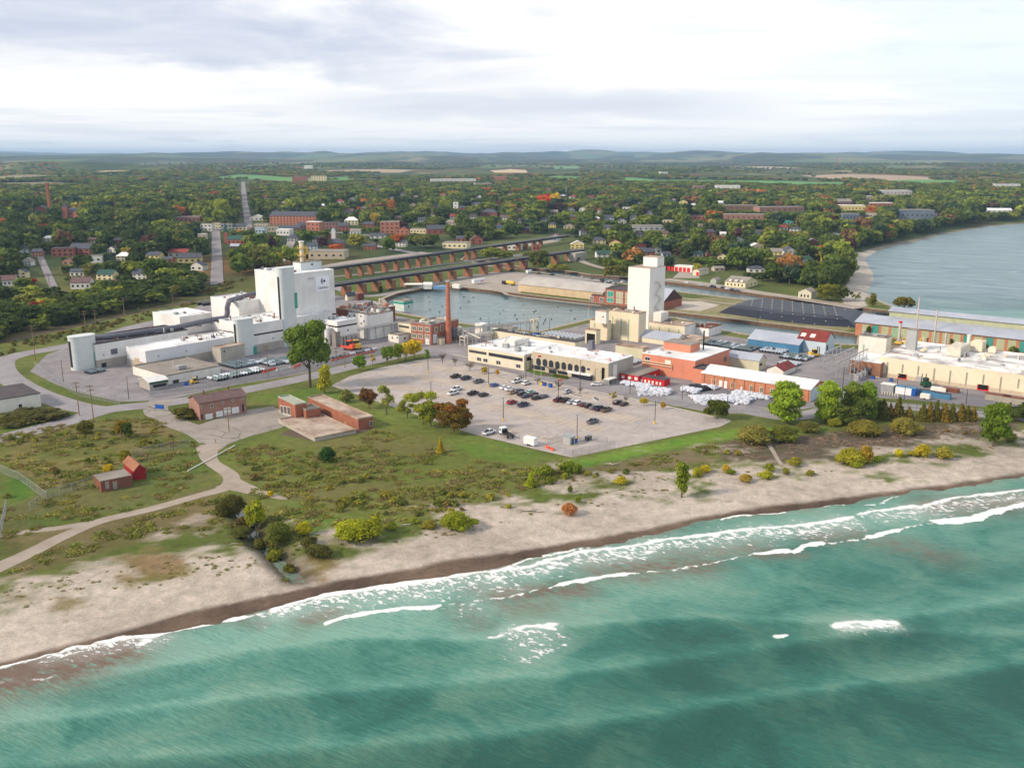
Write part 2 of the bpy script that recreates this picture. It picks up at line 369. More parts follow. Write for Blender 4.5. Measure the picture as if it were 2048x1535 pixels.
colr=lerp(colr,sand,ts_*np.where(m,1,0)) if False else colr*(1-np.clip(ts_,0,1)[:,None])+sand*np.clip(ts_,0,1)[:,None]
for bp_ in ([(225,1120),(300,1090),(380,1110),(385,1150),(250,1165)],[(30,1190),(70,1190),(72,1210),(35,1215)],[(95,1190),(150,1180),(140,1220),(100,1222)],[(590,1100),(680,1085),(690,1110),(650,1150),(610,1150)]):
    wq=px(bp_); d_=dline(gx,gy,wq,True); d_=np.where(inpoly(gx,gy,wq),d_,-d_); tq=np.clip(d_/3.+(nc-.5)*3.5+.3,0,1)*(gy<400); colr=colr*(1-tq[:,None])+lerp(C_(104,100,56)[None],C_(132,112,84)[None],(nb-.3)*3)*tq[:,None]
wet=lerp(C_(108,92,80)[None],C_(84,70,62)[None],(nb-.35)*3)
tw=np.where(m&(a_<60),(pyy-wy)/6.+.2+(nc-.5)*1.0,0); colr=colr*(1-np.clip(tw,0,1)[:,None])+wet*np.clip(tw,0,1)[:,None]
cd=dline(gx,gy,creek); tcx=np.clip(1.6-cd/3.5,0,1)*(gy<400); ck=C_(70,62,50); colr=colr*(1-tcx[:,None]*.85)+ck*tcx[:,None]*.85
# eastern beach and bluff foot
tb=np.where((gy>480)&(e_>-30),np.clip(1-(e_-np.where(gy>1150,3,6))/4,0,1),0)
bpoly=px([(1688,512),(1760,494),(1735,520),(1750,548),(1742,575),(1730,600),(1735,612),(1690,612),(1680,588),(1700,560)]); tb=np.maximum(tb,inpoly(gx,gy,bpoly)*1.)
tb=np.where((gx>0),tb,0); colr=colr*(1-tb[:,None])+np.where(gy>1000,1,0)[:,None]*C_(140,132,122)*tb[:,None]+np.where(gy>1000,0,1)[:,None]*C_(176,168,160)*tb[:,None]
at=gme.color_attributes.new('zone','FLOAT_COLOR','POINT'); at.data.foreach_set('color',np.concatenate([colr,np.ones((len(co),1))],1).astype(np.float32).reshape(-1))
def ground_mat():
    m=bpy.data.materials.new('ground'); m.use_nodes=True; nt_clear(m.node_tree); b=NB(m.node_tree)
    a=b.n('ShaderNodeAttribute',attribute_name='zone'); g=b.n('ShaderNodeNewGeometry'); pos=g.outputs['Position']
    n1=b.noise(pos,.35,6,.65,.4); n2=b.noise(pos,2.2,4,.7); n3=b.noise(b.vmul(pos,(.010,.02,.01)),1.,5,.6)
    c=b.mix(1.,a.outputs[0],b.mix(b.mr(n1,.3,.7),(.72,.74,.70),(1.22,1.18,1.16)),'MULTIPLY')
    c=b.mix(1.,c,b.mix(b.mr(n2,.3,.7),(.78,.78,.78),(1.2,1.2,1.2)),'MULTIPLY')
    c=b.mix(1.,c,b.mix(b.mr(n3,.3,.7),(.85,.85,.85),(1.15,1.15,1.15)),'MULTIPLY')
    bs=b.n('ShaderNodeBsdfPrincipled'); b.l(c,bs.inputs[0]); bs.inputs['Roughness'].default_value=.95; bs.inputs['Specular IOR Level'].default_value=.1
    bp=b.n('ShaderNodeBump'); bp.inputs['Strength'].default_value=.6; bp.inputs['Distance'].default_value=.25; b.l(b.math('ADD',n1,b.math('MULTIPLY',n2,.4)),bp.inputs['Height']); b.l(bp.outputs[0],bs.inputs['Normal'])
    o=b.n('ShaderNodeOutputMaterial'); b.l(bs.outputs[0],o.inputs[0]); return m
gme.materials.append(ground_mat()); tag(linko('ground',gme),kind='structure')
# ------------------------------------------------------------ lake
def LW(L): return [P(a,c,WL)[:2] for a,c in L]
foam=[ # polyline px, width in metres, strength, lace
 ([(0,1335),(68,1317),(120,1305)],1.2,.8,0),
 ([(120,1303),(164,1291),(253,1275),(290,1272)],1.8,1.,.05),([(110,1312),(164,1300),(253,1284),(300,1276)],6.,1.,1.),
 ([(290,1271),(325,1267),(380,1251)],1.6,1.,0),
 ([(372,1254),(400,1246),(440,1239),(478,1234)],2.6,1.1,.05),
 ([(478,1234),(530,1226),(556,1216)],1.,.8,0),
 ([(556,1217),(598,1199),(651,1188),(735,1177),(819,1167),(873,1160)],4.0,1.2,.1),([(560,1224),(651,1197),(735,1186),(819,1175),(900,1160)],7.,1.05,1.),
 ([(640,1203),(735,1193),(819,1187),(900,1172),(1003,1158)],11.,.8,1.),
 ([(873,1160),(928,1149),(1003,1140),(1060,1135),(1110,1117),(1160,1105),(1290,1090)],2.,1.,.05),([(880,1168),(1003,1148),(1070,1142),(1140,1122),(1290,1100)],9.,1.,1.),
 ([(1003,1138),(1055,1119),(1133,1102),(1208,1088)],.9,.8,.05),
 ([(1294,1086),(1340,1078),(1440,1067),(1523,1056),(1620,1051),(1703,1035)],1.8,1.15,.05),
 ([(1300,1094),(1440,1076),(1523,1066),(1620,1059),(1700,1044)],9.,.95,1.),
 ([(1718,1028),(1750,1022),(1860,1011),(1895,998),(1970,990),(2048,982),(2200,958)],1.6,1.,.1),
 ([(1750,1032),(1860,1020),(1970,1002),(2048,993)],8.,.85,1.),
 ([(1440,1036),(1500,1028),(1572,1023)],1.4,.9,.1),
 ([(1570,1018),(1641,1013),(1700,1006)],.9,.7,.1),
 ([(1730,1010),(1760,1007),(1800,990)],.9,.7,.1),
 ([(655,1246),(700,1234),(760,1223),(820,1217),(872,1214)],1.7,1.2,.0),
 ([(872,1214),(930,1212),(965,1200),(1010,1197),(1060,1186),(1126,1172)],.7,.75,.1),
 ([(1126,1171),(1150,1163),(1188,1157),(1220,1152),(1246,1149)],2.4,1.2,.0),
 ([(1246,1150),(1330,1144),(1440,1125),(1510,1109)],.6,.7,.1),
 ([(1510,1108),(1560,1104),(1590,1102),(1615,1092),(1642,1087)],1.9,1.2,.0),
 ([(1642,1088),(1690,1084),(1740,1077)],.6,.7,.1),
 ([(1740,1075),(1765,1066),(1797,1060)],2.1,1.2,.0),
 ([(1797,1060),(1840,1052),(1875,1046)],.7,.75,.1),
 ([(1875,1044),(1930,1040),(1955,1036),(2000,1020),(2048,1010),(2200,985)],2.6,1.2,.0),
 ([(1020,1262),(1050,1256),(1105,1253)],1.6,1.0,.1),
 ([(1030,1268),(1050,1265),(1100,1262)],6.,.95,1.),
 ([(1045,1283),(1088,1280)],8.,.85,1.),([(1055,1302),(1080,1300)],7.,.75,1.),
 ([(978,1279),(1003,1272)],1.6,.9,.3),
 ([(935,1215),(960,1213)],6.,.55,1.),
 ([(1674,1257),(1710,1250),(1788,1251)],2.2,1.1,.2),([(1690,1260),(1730,1257),(1780,1256)],5.,.95,.7),
 ([(1552,1275),(1577,1274)],1.4,1.,.2),([(1030,1180),(1050,1178)],3.,.6,1.),
 ([(0,1368),(60,1364),(110,1358)],1.0,.5,.4),

 
]
foam=[(LW(a),w,s,p) for a,w,s,p in foam]
brown=[([(-60,1360),(0,1348),(60,1336),(120,1325),(200,1300)],10,1.4),([(618,1240),(660,1228)],4,.6),([(1000,1190),(1080,1183),(1160,1178)],5,.8),([(960,1180),(1010,1195)],4,.5),([(1020,1215),(1080,1210)],6,.5),([(1210,1140),(1300,1135),(1350,1130),(1400,1130)],7,.75),([(1330,1115),(1440,1105),(1520,1095)],6,.55),([(1250,1152),(1290,1157)],4,.55),([(1510,1112),(1600,1108)],3,.6),([(1880,1012),(1960,1010),(2048,1002)],9,.8),([(1760,1085),(1830,1095),(1880,1112)],7,.5),([(1640,1075),(1700,1068)],6,.6),([(1130,1125),(1200,1110)],4,.3),([(480,1240),(520,1248)],3,.45),([(930,1225),(965,1250)],5,.4)]
brown=[(LW(a),w,s) for a,w,s in brown]
swell=[ # crest lines of the swell
 [(-200,1400),(60,1364),(250,1345),(500,1300),(700,1275),(980,1280),(1100,1253),(1400,1235),(1700,1250),(2048,1200),(2400,1160)],
 [(-200,1460),(200,1432),(500,1395),(800,1375),(1100,1352),(1300,1327),(1500,1300),(1750,1265),(2048,1270),(2300,1240)],
 [(-200,1560),(200,1520),(600,1500),(1000,1470),(1300,1430),(1500,1400),(1750,1367),(2048,1328),(2400,1290)],
 [(655,1246),(760,1223),(872,1215),(1010,1197),(1126,1172),(1246,1149),(1440,1125),(1642,1087),(1797,1060),(2048,1010),(2200,985)],
 [(556,1222),(735,1185),(928,1155),(1060,1137),(1160,1107),(1290,1092),(1440,1068),(1620,1052),(1703,1036),(1895,999),(2048,982)]]
swell=[LW(a) for a in swell]
def wave(x,y):
    z=np.full(np.shape(x),WL,float)
    for i,L in enumerate(swell):
        d=dline(x,y,L); z=z+(.55 if i<3 else .4)*np.exp(-(d/(4.5 if i<3 else 1.5))**2)
    z=z+.16*(fbm(x/7.+y/15.,y/3.2,77,3)-.5)*2
    return z
wxs=seq(-geo(330,9000,8,1.25)[::-1],np.arange(-330,330,1.1),geo(330,30000,6,1.05)); wys=seq(-geo(20,4000,30,1.4)[::-1],np.arange(-20,105,6.),np.arange(105,345,1.),geo(345,20000,4,1.03))
wme,wc=grid_mesh('lake_water',wxs,wys,wave,keep=lambda x,y:(lambda s:(s[0]<22)|(s[1]<12))(sdl(x,y)))
wx,wy_=wc[:,0].astype(float),wc[:,1].astype(float)
a_,e_=sdl(wx,wy_)
A=np.zeros((len(wc),4))
wig=lambda s,k:(fbm(wx/k,wy_/k,s,3)-.5)*2
for i,(L,w,s,sp_) in enumerate(foam):
    mk=dline(wx,wy_,L)<w*2.2+4
    w=w*(.72 if sp_<.5 else 1.); x,y=wx[mk],wy_[mk]; d=dline(x+wig(61,3.)[mk]*.9,y+wig(62,3.)[mk]*.9,L)
    lw=w*(.6+.8*fbm(x/6.,y/6.,91+i,2)); f=np.clip(1-d/lw,0,1)**(.7 if sp_<.5 else 1.)*s
    f=np.maximum(f,0) if sp_>.5 else np.where(f>.30,f+.22,f*.9); up_=f>A[mk,0]; A[mk,3]=np.where(up_,sp_,A[mk,3]); A[mk,0]=np.where(up_,f,A[mk,0])
for L,w,s in brown:
    mk=dline(wx,wy_,L)<w*2.5; d=dline(wx[mk],wy_[mk],L); A[mk,1]=np.maximum(A[mk,1],np.exp(-(d/w/1.0)**2)*s*1.3)
dcr=dline(wx,wy_,creek); A[:,1]=np.maximum(A[:,1],np.exp(-(dcr/7.)**2)*.9*(a_>-3)); sh=np.clip(1+a_/14.,0,1)*(wy_<600)*(a_>-40); A[:,1]=np.maximum(A[:,1],np.exp(-np.clip(-a_,0,99)/2.0)*.75*(a_<3)*(wy_<600)*(a_>-60))
# lightness: turbid shallows near the shore; lit swell crests and shaded trough faces painted in
tl=np.clip(1+a_/55.,0,1)*.62*(wy_<600)
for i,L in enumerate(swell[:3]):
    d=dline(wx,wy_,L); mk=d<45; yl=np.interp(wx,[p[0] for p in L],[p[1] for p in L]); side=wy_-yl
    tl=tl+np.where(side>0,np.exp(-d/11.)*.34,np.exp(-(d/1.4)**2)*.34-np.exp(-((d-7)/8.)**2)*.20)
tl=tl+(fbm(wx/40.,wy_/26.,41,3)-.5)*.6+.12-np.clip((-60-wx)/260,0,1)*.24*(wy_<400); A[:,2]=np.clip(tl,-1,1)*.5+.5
at=wme.color_attributes.new('lake','FLOAT_COLOR','POINT'); at.data.foreach_set('color',A.astype(np.float32).reshape(-1))
def lake_mat():
    m=bpy.data.materials.new('lake_water'); m.use_nodes=True; nt_clear(m.node_tree); b=NB(m.node_tree)
    a=b.n('ShaderNodeAttribute',attribute_name='lake'); r,g,bl=(lambda q:(q.outputs[0],q.outputs[1],q.outputs[2]))((lambda q:(b.l(a.outputs[0],q.inputs[0]),q)[1])(b.n('ShaderNodeSeparateColor')))
    sp_=a.outputs['Alpha']
    pos=b.n('ShaderNodeNewGeometry').outputs['Position']
    rot=b.n('ShaderNodeMapping'); b.l(pos,rot.inputs[0]); rot.inputs['Rotation'].default_value=(0,0,R(28)); 
    st=b.noise(b.vmul(rot.outputs[0],(.10,.75,1)),1.,5,.68,.4); rip=b.noise(b.vmul(rot.outputs[0],(.45,1.6,1)),1.,5,.7,.3); cl=b.noise(pos,.045,5,.6,.8)
    L=b.math('ADD',bl,b.math('ADD',b.math('MULTIPLY',b.math('SUBTRACT',st,.5),.15),b.math('ADD',b.math('MULTIPLY',b.math('SUBTRACT',rip,.5),.42),b.math('MULTIPLY',b.math('SUBTRACT',cl,.5),.75))))
    cr=b.n('ShaderNodeValToRGB'); b.l(L,cr.inputs[0]); e=cr.color_ramp.elements
    e[0].position=.18; e[0].color=(*S(18,72,62),1); e[1].position=.95; e[1].color=(*S(122,164,150),1)
    for p_,c in ((.42,S(28,84,74)),(.6,S(46,108,96)),(.78,S(84,138,124))):
        q=e.new(p_); q.color=(*c,1)
    col=b.mix(b.mr(b.math('ADD',cl,b.math('MULTIPLY',st,.25)),.60,.85,0,.35),cr.outputs[0],S(92,104,74))
    br=b.math('MULTIPLY',g,b.mr(b.noise(b.vmul(rot.outputs[0],(.25,.8,1)),1.,5,.65,.8),.3,.62,.15,1.1),True)
    col=b.mix(br,col,S(112,92,78))
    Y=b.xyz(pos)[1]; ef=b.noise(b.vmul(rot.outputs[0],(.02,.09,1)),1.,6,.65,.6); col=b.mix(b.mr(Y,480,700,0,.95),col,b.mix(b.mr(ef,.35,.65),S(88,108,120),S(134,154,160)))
    fn=b.noise(pos,.75,6,.72,.5); fn2=b.noise(b.vmul(rot.outputs[0],(.8,1.3,1)),.62,5,.68,.5)
    solid=b.mr(b.math('ADD',r,b.math('MULTIPLY',b.math('SUBTRACT',fn,.5),1.5)),.36,.74,0,1,True)
    spot=b.mr(b.math('ADD',fn2,b.math('MULTIPLY',r,.21)),.655,.72,0,.95,True)
    spot=b.math('MULTIPLY',spot,b.mr(r,.02,.12))
    sol=b.math('MULTIPLY',solid,b.mr(r,.02,.12))
    fo=b.math('ADD',b.math('MULTIPLY',sol,b.math('SUBTRACT',1.,sp_,True)),b.math('MULTIPLY',b.math('ADD',b.math('MULTIPLY',spot,.78),b.math('MULTIPLY',r,.2)),sp_),True)
    wc_=b.mr(b.noise(b.vmul(pos,(.02,.05,1)),1.,6,.7),.66,.71,0,.9); wc_=b.math('MULTIPLY',wc_,b.mr(Y,500,560))
    fo=b.math('MAXIMUM',fo,wc_)
    col=b.mix(fo,col,S(236,238,236))
    bs=b.n('ShaderNodeBsdfPrincipled'); b.l(col,bs.inputs[0]); b.l(b.mr(fo,0,1,.32,.9),bs.inputs['Roughness']); bs.inputs['IOR'].default_value=1.33; bs.inputs['Specular IOR Level'].default_value=.35
    bp=b.n('ShaderNodeBump'); bp.inputs['Strength'].default_value=.9; bp.inputs['Distance'].default_value=.5; b.l(b.math('ADD',b.math('MULTIPLY',rip,.8),b.math('ADD',st,b.math('MULTIPLY',fo,.5))),bp.inputs['Height']); b.l(bp.outputs[0],bs.inputs['Normal'])
    o=b.n('ShaderNodeOutputMaterial'); b.l(bs.outputs[0],o.inputs[0]); return m
wme.materials.append(lake_mat()); tag(linko('lake_water',wme),kind='structure')
# creek
cm=M('creek_water',S(50,66,60),S(34,46,42),.3,.12,spec=.5)
cw=Vector; cpts=[Vector(p) for p in creek]; q=MB(); v=[]
for i,p in enumerate(cpts):
    t=(cpts[min(i+1,len(cpts)-1)]-cpts[max(i-1,0)]).normalized(); n=Vector((-t.y,t.x))*3.4; v+=[(p.x+n.x,p.y+n.y,-2.1),(p.x-n.x,p.y-n.y,-2.1)]
q.add(v,[(2*i+1,2*i,2*i+2,2*i+3) for i in range(len(cpts)-1)]); tag(q.build('creek_water',cm),kind='structure')
# ------------------------------------------------------------ harbour and river
def harb_mat():
    m=bpy.data.materials.new('harbour_water'); m.use_nodes=True; nt_clear(m.node_tree); b=NB(m.node_tree)
    pos=b.n('ShaderNodeNewGeometry').outputs['Position']; n=b.noise(b.vmul(pos,(.05,.12,1)),1.,5,.6,.5); n2=b.noise(b.vmul(pos,(.8,1.8,1)),1.,4,.6)
    col=b.mix(b.mr(n,.35,.65),S(72,100,106),S(98,124,130))
    bs=b.n('ShaderNodeBsdfPrincipled'); b.l(col,bs.inputs[0]); bs.inputs['Roughness'].default_value=.16; bs.inputs['Specular IOR Level'].default_value=.4
    bp=b.n('ShaderNodeBump'); bp.inputs['Strength'].default_value=.6; bp.inputs['Distance'].default_value=.25; b.l(n2,bp.inputs['Height']); b.l(bp.outputs[0],bs.inputs['Normal'])
    o=b.n('ShaderNodeOutputMaterial'); b.l(bs.outputs[0],o.inputs[0]); return m
HM=harb_mat()
def polysheet(name,pts,z,mat,kind='structure'):
    bm=bmesh.new(); vs=[bm.verts.new((p[0],p[1],z)) for p in pts]; f=bm.faces.new(vs); bmesh.ops.triangulate(bm,faces=[f]); bm.normal_update()
    for f in bm.faces:
        if f.normal.z<0: f.normal_flip()
    me=bpy.data.meshes.new(name); bm.to_mesh(me); bm.free(); me.materials.append(mat); o=linko(name,me); return tag(o,kind=kind)
def grow(poly,d):
    out=[];n=len(poly); cx=sum(p[0] for p in poly)/n
    ar=sum(poly[i][0]*poly[(i+1)%n][1]-poly[(i+1)%n][0]*poly[i][1] for i in range(n)); sg=1 if ar>0 else -1
    for i in range(n):
        a,c,e=Vector(poly[i-1][:2]),Vector(poly[i][:2]),Vector(poly[(i+1)%n][:2]); t=((c-a).normalized()+(e-c).normalized()).normalized()
        out.append((c.x+t.y*sg*d,c.y-t.x*sg*d))
    return out
polysheet('harbour_water',grow(basin,1.),WL,HM); polysheet('river_water',grow(river,1.),WL+.02,HM)
conc=M('quay_concrete',S(170,158,140),S(138,126,108),.3,.9,.2); steel=M('sheet_piling',S(118,92,72),S(82,66,56),.5,.8,.3,kind='corr',per=.9)
for nm,poly in (('quay',basin),('river_wall',river)):
    q=MB(); inn=poly; outp=grow(poly,3.2); n=len(poly)
    for i in range(n):
        j=(i+1)%n; a,c,e,f=inn[i],inn[j],outp[j],outp[i]
        if proj(a[0],a[1],0)[0]>1825 and proj(c[0],c[1],0)[0]>1790: continue
        q.add([(*a,-5),(*c,-5),(*c,.16),(*a,.16)],[(0,1,2,3)],1); q.add([(*a,.16),(*c,.16),(*e,.16),(*f,.16)],[(0,1,2,3)],0)
        q.add([(*f,-.6),(*e,-.6),(*e,.16),(*f,.16)],[(0,1,2,3)],0)
    tag(q.build(nm,[conc,steel]),kind='structure')
# ------------------------------------------------------------ roads, yards, paths
def surf_mat(name,c1,c2,crack=0.,sc=.12):
    m=bpy.data.materials.new(name); m.use_nodes=True; nt_clear(m.node_tree); b=NB(m.node_tree)
    pos=b.n('ShaderNodeNewGeometry').outputs['Position']; n=b.noise(pos,sc,6,.65,.6); n2=b.noise(pos,3.,4,.7)
    col=b.mix(b.mr(n,.33,.67),c1,c2); col=b.mix(1.,col,b.mix(n2,(.85,.85,.85),(1.13,1.13,1.13)),'MULTIPLY')
    rt=b.n('ShaderNodeMapping'); b.l(pos,rt.inputs[0]); rt.inputs['Rotation'].default_value=(0,0,R(-51)); n5=b.noise(b.vmul(rt.outputs[0],(.5,.02,1)),1.,3,.6); col=b.mix(b.mr(n5,.6,.8,0,.25),col,tuple(k*.6 for k in c1))
    if crack:
        v=b.n('ShaderNodeTexVoronoi',feature='DISTANCE_TO_EDGE'); v.inputs['Scale'].default_value=.13; b.l(b.n('ShaderNodeNewGeometry').outputs['Position'],v.inputs['Vector'])
        n3=b.noise(pos,.05,3,.6); col=b.mix(b.math('MULTIPLY',b.mr(v.outputs['Distance'],.006,.02,crack,0),b.mr(n3,.4,.6)),col,S(58,54,46))
    bs=b.n('ShaderNodeBsdfPrincipled'); b.l(col,bs.inputs[0]); bs.inputs['Roughness'].default_value=.92; bs.inputs['Specular IOR Level'].default_value=.15
    o=b.n('ShaderNodeOutputMaterial'); b.l(bs.outputs[0],o.inputs[0]); MATS[name]=m; return m
m_lot=surf_mat('worn_asphalt',S(178,168,163),S(154,146,144),.4); m_yard=surf_mat('yard_asphalt',S(146,140,142),S(122,117,120),.3); m_dark=surf_mat('dark_asphalt',S(124,121,126),S(108,105,111))
m_road=surf_mat('road_asphalt',S(150,145,148),S(134,129,133),.3); m_old=surf_mat('cracked_asphalt',S(156,148,142),S(136,128,120),.9); m_path=surf_mat('gravel_path',S(164,152,142),S(146,134,122)); m_walk=surf_mat('pavement',S(186,176,166),S(170,160,150)); m_dirt=surf_mat('dirt',S(104,88,78),S(88,76,66)); m_grav=surf_mat('gravel_lot',S(168,158,150),S(148,138,128))
m_lawn=surf_mat('lawn',S(72,100,38),S(88,104,48),0,.4); m_verge=surf_mat('verge',S(98,98,54),S(86,92,46),0,.3)
def smooth(pts,k=6):
    o=[];n=len(pts)
    for i in range(n-1):
        p0,p1,p2,p3=[Vector(pts[max(0,min(n-1,i+j))][:2]) for j in (-1,0,1,2)]
        for t in range(k):
            t/=k; o.append(.5*((2*p1)+(-p0+p2)*t+(2*p0-5*p1+4*p2-p3)*t*t+(-p0+3*p1-3*p2+p3)*t**3))
    o.append(Vector(pts[-1][:2])); return o
def ribbon(name,pxs,w,mat,dz=.02,k=6,drape=False,kind='structure',ws=None):
    base=[(G(a,c) if drape else P(a,c)) for a,c in pxs]; pts=smooth(base,k) if k>1 else [Vector(p[:2]) for p in base]; v=[];f=[]
    for i,p in enumerate(pts):
        t=(pts[min(i+1,len(pts)-1)]-pts[max(i-1,0)]).normalized(); nn=Vector((-t.y,t.x)); ww=w if ws is None else np.interp(i/(len(pts)-1),np.linspace(0,1,len(ws)),ws)
        for s in (-.5,-.17,.17,.5):
            q=p+nn*s*ww; v.append((q.x,q.y,(T1(q.x,q.y) if drape else 0.)+dz))
    for i in range(len(pts)-1):
        for s in range(3): f.append((4*i+s+1,4*i+s,4*i+4+s,4*i+5+s))
    me=bpy.data.meshes.new(name); me.from_pydata(v,[],f); me.materials.append(mat); return tag(linko(name,me),kind=kind)
def poly(name,pxs,mat,dz=.012): return polysheet(name,[P(a,c)[:2] for a,c in pxs],dz,mat)
poly('plant_yard',[(60,742),(95,708),(200,672),(330,642),(430,597),(640,585),(770,605),(790,631),(860,644),(940,656),(1010,663),(1076,671),(1130,657),(1185,645),(1260,646),(1320,644),(1400,655),(1447,670),(1497,678),(1600,692),(1712,698),(1800,690),(2200,740),(2200,812),(2048,812),(1950,806),(1760,795),(1652,800),(1640,812),(1560,826),(1430,826),(1250,793),(1150,774),(1050,754),(960,732),(900,720),(862,714),(850,705),(700,724),(600,748),(480,768),(330,800),(240,803),(160,785),(110,768)],m_yard,.012)
poly('yard_apron',[(270,765),(440,748),(640,718),(720,700),(800,690),(860,690),(700,724),(600,746),(480,766),(400,778),(300,790)],m_dark,.024)
poly('yard_apron',[(1380,770),(1440,760),(1500,780),(1620,806),(1560,816),(1430,803),(1370,790)],m_dark,.024)
poly('yard_apron',[(1660,755),(1760,762),(1900,782),(2200,815),(2200,825),(2048,818),(1950,812),(1760,792),(1680,776)],m_dark,.024)
poly('parking_lot',[(662,771),(700,752),(760,735),(830,721),(862,716),(900,722),(960,733),(1010,745),(1060,757),(1150,776),(1250,795),(1330,812),(1400,828),(1462,842),(1440,853),(1300,882),(1185,906),(1142,914),(1080,900),(940,866),(800,818)],m_lot,.02)
ribbon('road',[(480,622),(400,628),(330,640),(260,656),(190,679),(110,696),(40,709),(5,724),(15,752),(70,785),(150,812),(215,822)],11,m_road,.026)
ribbon('road',[(-60,892),(60,862),(150,838),(220,818),(330,806),(470,783),(600,757),(720,728),(830,704),(880,698)],10.5,m_road,.030)
ribbon('road',[(850,700),(890,701),(940,712),(1050,737),(1150,757),(1260,779),(1400,803),(1500,822),(1570,833),(1640,824),(1700,806),(1800,812),(2100,842)],9.5,m_road,.034)
ribbon('pavement',[(862,716),(900,721),(960,732),(1010,744),(1060,756),(1150,775),(1250,794),(1330,811),(1400,827),(1462,841)],1.3,m_walk,.05)
ribbon('pavement',[(905,708),(1050,737.5),(1062,741)],1.2,m_walk,.05,k=2)
ribbon('road',[(322,800),(312,822),(350,845),(395,862),(430,880)],9,m_old,.038,ws=[9,9,9,9,11])
ribbon('road',[(540,845),(575,830),(615,812),(640,800)],6,m_old,.038,ws=[9,7,5,3])
poly('forecourt',[(395,850),(480,822),(545,812),(596,836),(560,856),(500,872),(455,888),(440,900),(405,885),(398,868)],m_old,.034)
poly('forecourt',[(556,868),(640,836),(700,846),(745,858),(720,866),(630,882)],m_dirt,.030)
ribbon('path',[(418,888),(416,908),(425,925),(462,952),(450,975),(400,990),(300,1018),(200,1042),(120,1075),(60,1105),(-60,1160)],4.2,m_path,.04,drape=True,ws=[9,6,4.5,5,5,4,4,4,4.5,5,6])
ribbon('path',[(200,1042),(120,1055),(60,1062),(-30,1075)],3.,m_path,.03,drape=True)
ribbon('path',[(455,965),(520,985),(575,998)],3,m_path,.03,drape=True,ws=[9,4,1.2])
ribbon('path',[(1535,885),(1548,905),(1560,925),(1570,938)],1.4,m_path,.06,drape=True)
ribbon('quay_road',[(640,560),(720,590),(800,583),(900,560),(1000,545),(1100,552),(1210,563)],9,m_road,.022)
poly('gravel_lot',[(940,556),(985,543),(1060,546),(1129,555),(1230,570),(1260,576),(1258,582),(1120,562),(1050,572),(1040,586),(985,580),(890,565)],m_grav,.016)
ribbon('quay_road',[(900,569),(1000,583),(1030,592),(1200,611)],3.5,m_path,.03)
ribbon('pier_track',[(1335,592),(1450,606),(1560,618),(1700,640)],4,m_path,.03)
poly('sand_patch',[(1340,603),(1400,602),(1440,610),(1400,622),(1350,618)],m_walk,.025)
ribbon('waterfront_road',[(1330,558),(1400,566),(1500,582),(1620,600),(1720,616)],13,m_grav,.03)
poly('apron',[(1360,542),(1392,546),(1400,556),(1345,556)],m_grav,.02)
ribbon('town_lot',[(650,535),(720,524),(790,515),(860,506)],26,m_grav,.35,drape=True)
ribbon('town_road',[(640,556),(760,545),(880,530),(960,520),(1060,508)],7,m_yard,.3,drape=True)
ribbon('town_lot',[(1000,497),(1060,490),(1110,482)],16,m_grav,.4,drape=True)
ribbon('town_lot',[(600,470),(680,466),(760,474),(830,482)],11,m_yard,.6,drape=True)
ribbon('town_road',[(1150,500),(1160,520),(1200,535),(1250,545)],7,m_grav,.3,drape=True)
ribbon('town_lot',[(1220,466),(1300,460),(1350,455)],26,m_grav,.6,drape=True)
ribbon('town_road',[(118,600),(105,570),(92,540),(80,512)],6,m_yard,.35,drape=True)
ribbon('town_road',[(0,614),(60,606),(118,598),(190,590)],7,m_road,.3,drape=True)
ribbon('street',[(434,570),(434,555),(434,520),(433,490),(431,455)],10,m_yard,.5,drape=True)
ribbon('street',[(498,462),(494,430),(489,400),(486,364)],10,m_yard,.8,drape=True)
ribbon('street',[(560,525),(575,500),(585,480)],9,m_grav,.6,drape=True)
ribbon('street',[(740,490),(790,500),(860,512)],9,m_road,.6,drape=True)
ribbon('street',[(1440,440),(1540,430),(1640,424)],16,m_grav,.8,drape=True)
ribbon('railway',[(-40,693),(0,684),(80,668),(164,649),(240,632),(304,618),(380,603),(450,588)],5,m_dirt,.05)
rail=M('rail_steel',S(96,80,72),S(60,52,48),1,.6)
for off in (-.75,.75):
    ribbon('rail',[(-40,693+off),(0,684+off),(80,668+off),(164,649+off),(240,632+off),(304,618+off),(380,603+off),(450,588+off)],.35,rail,.16)
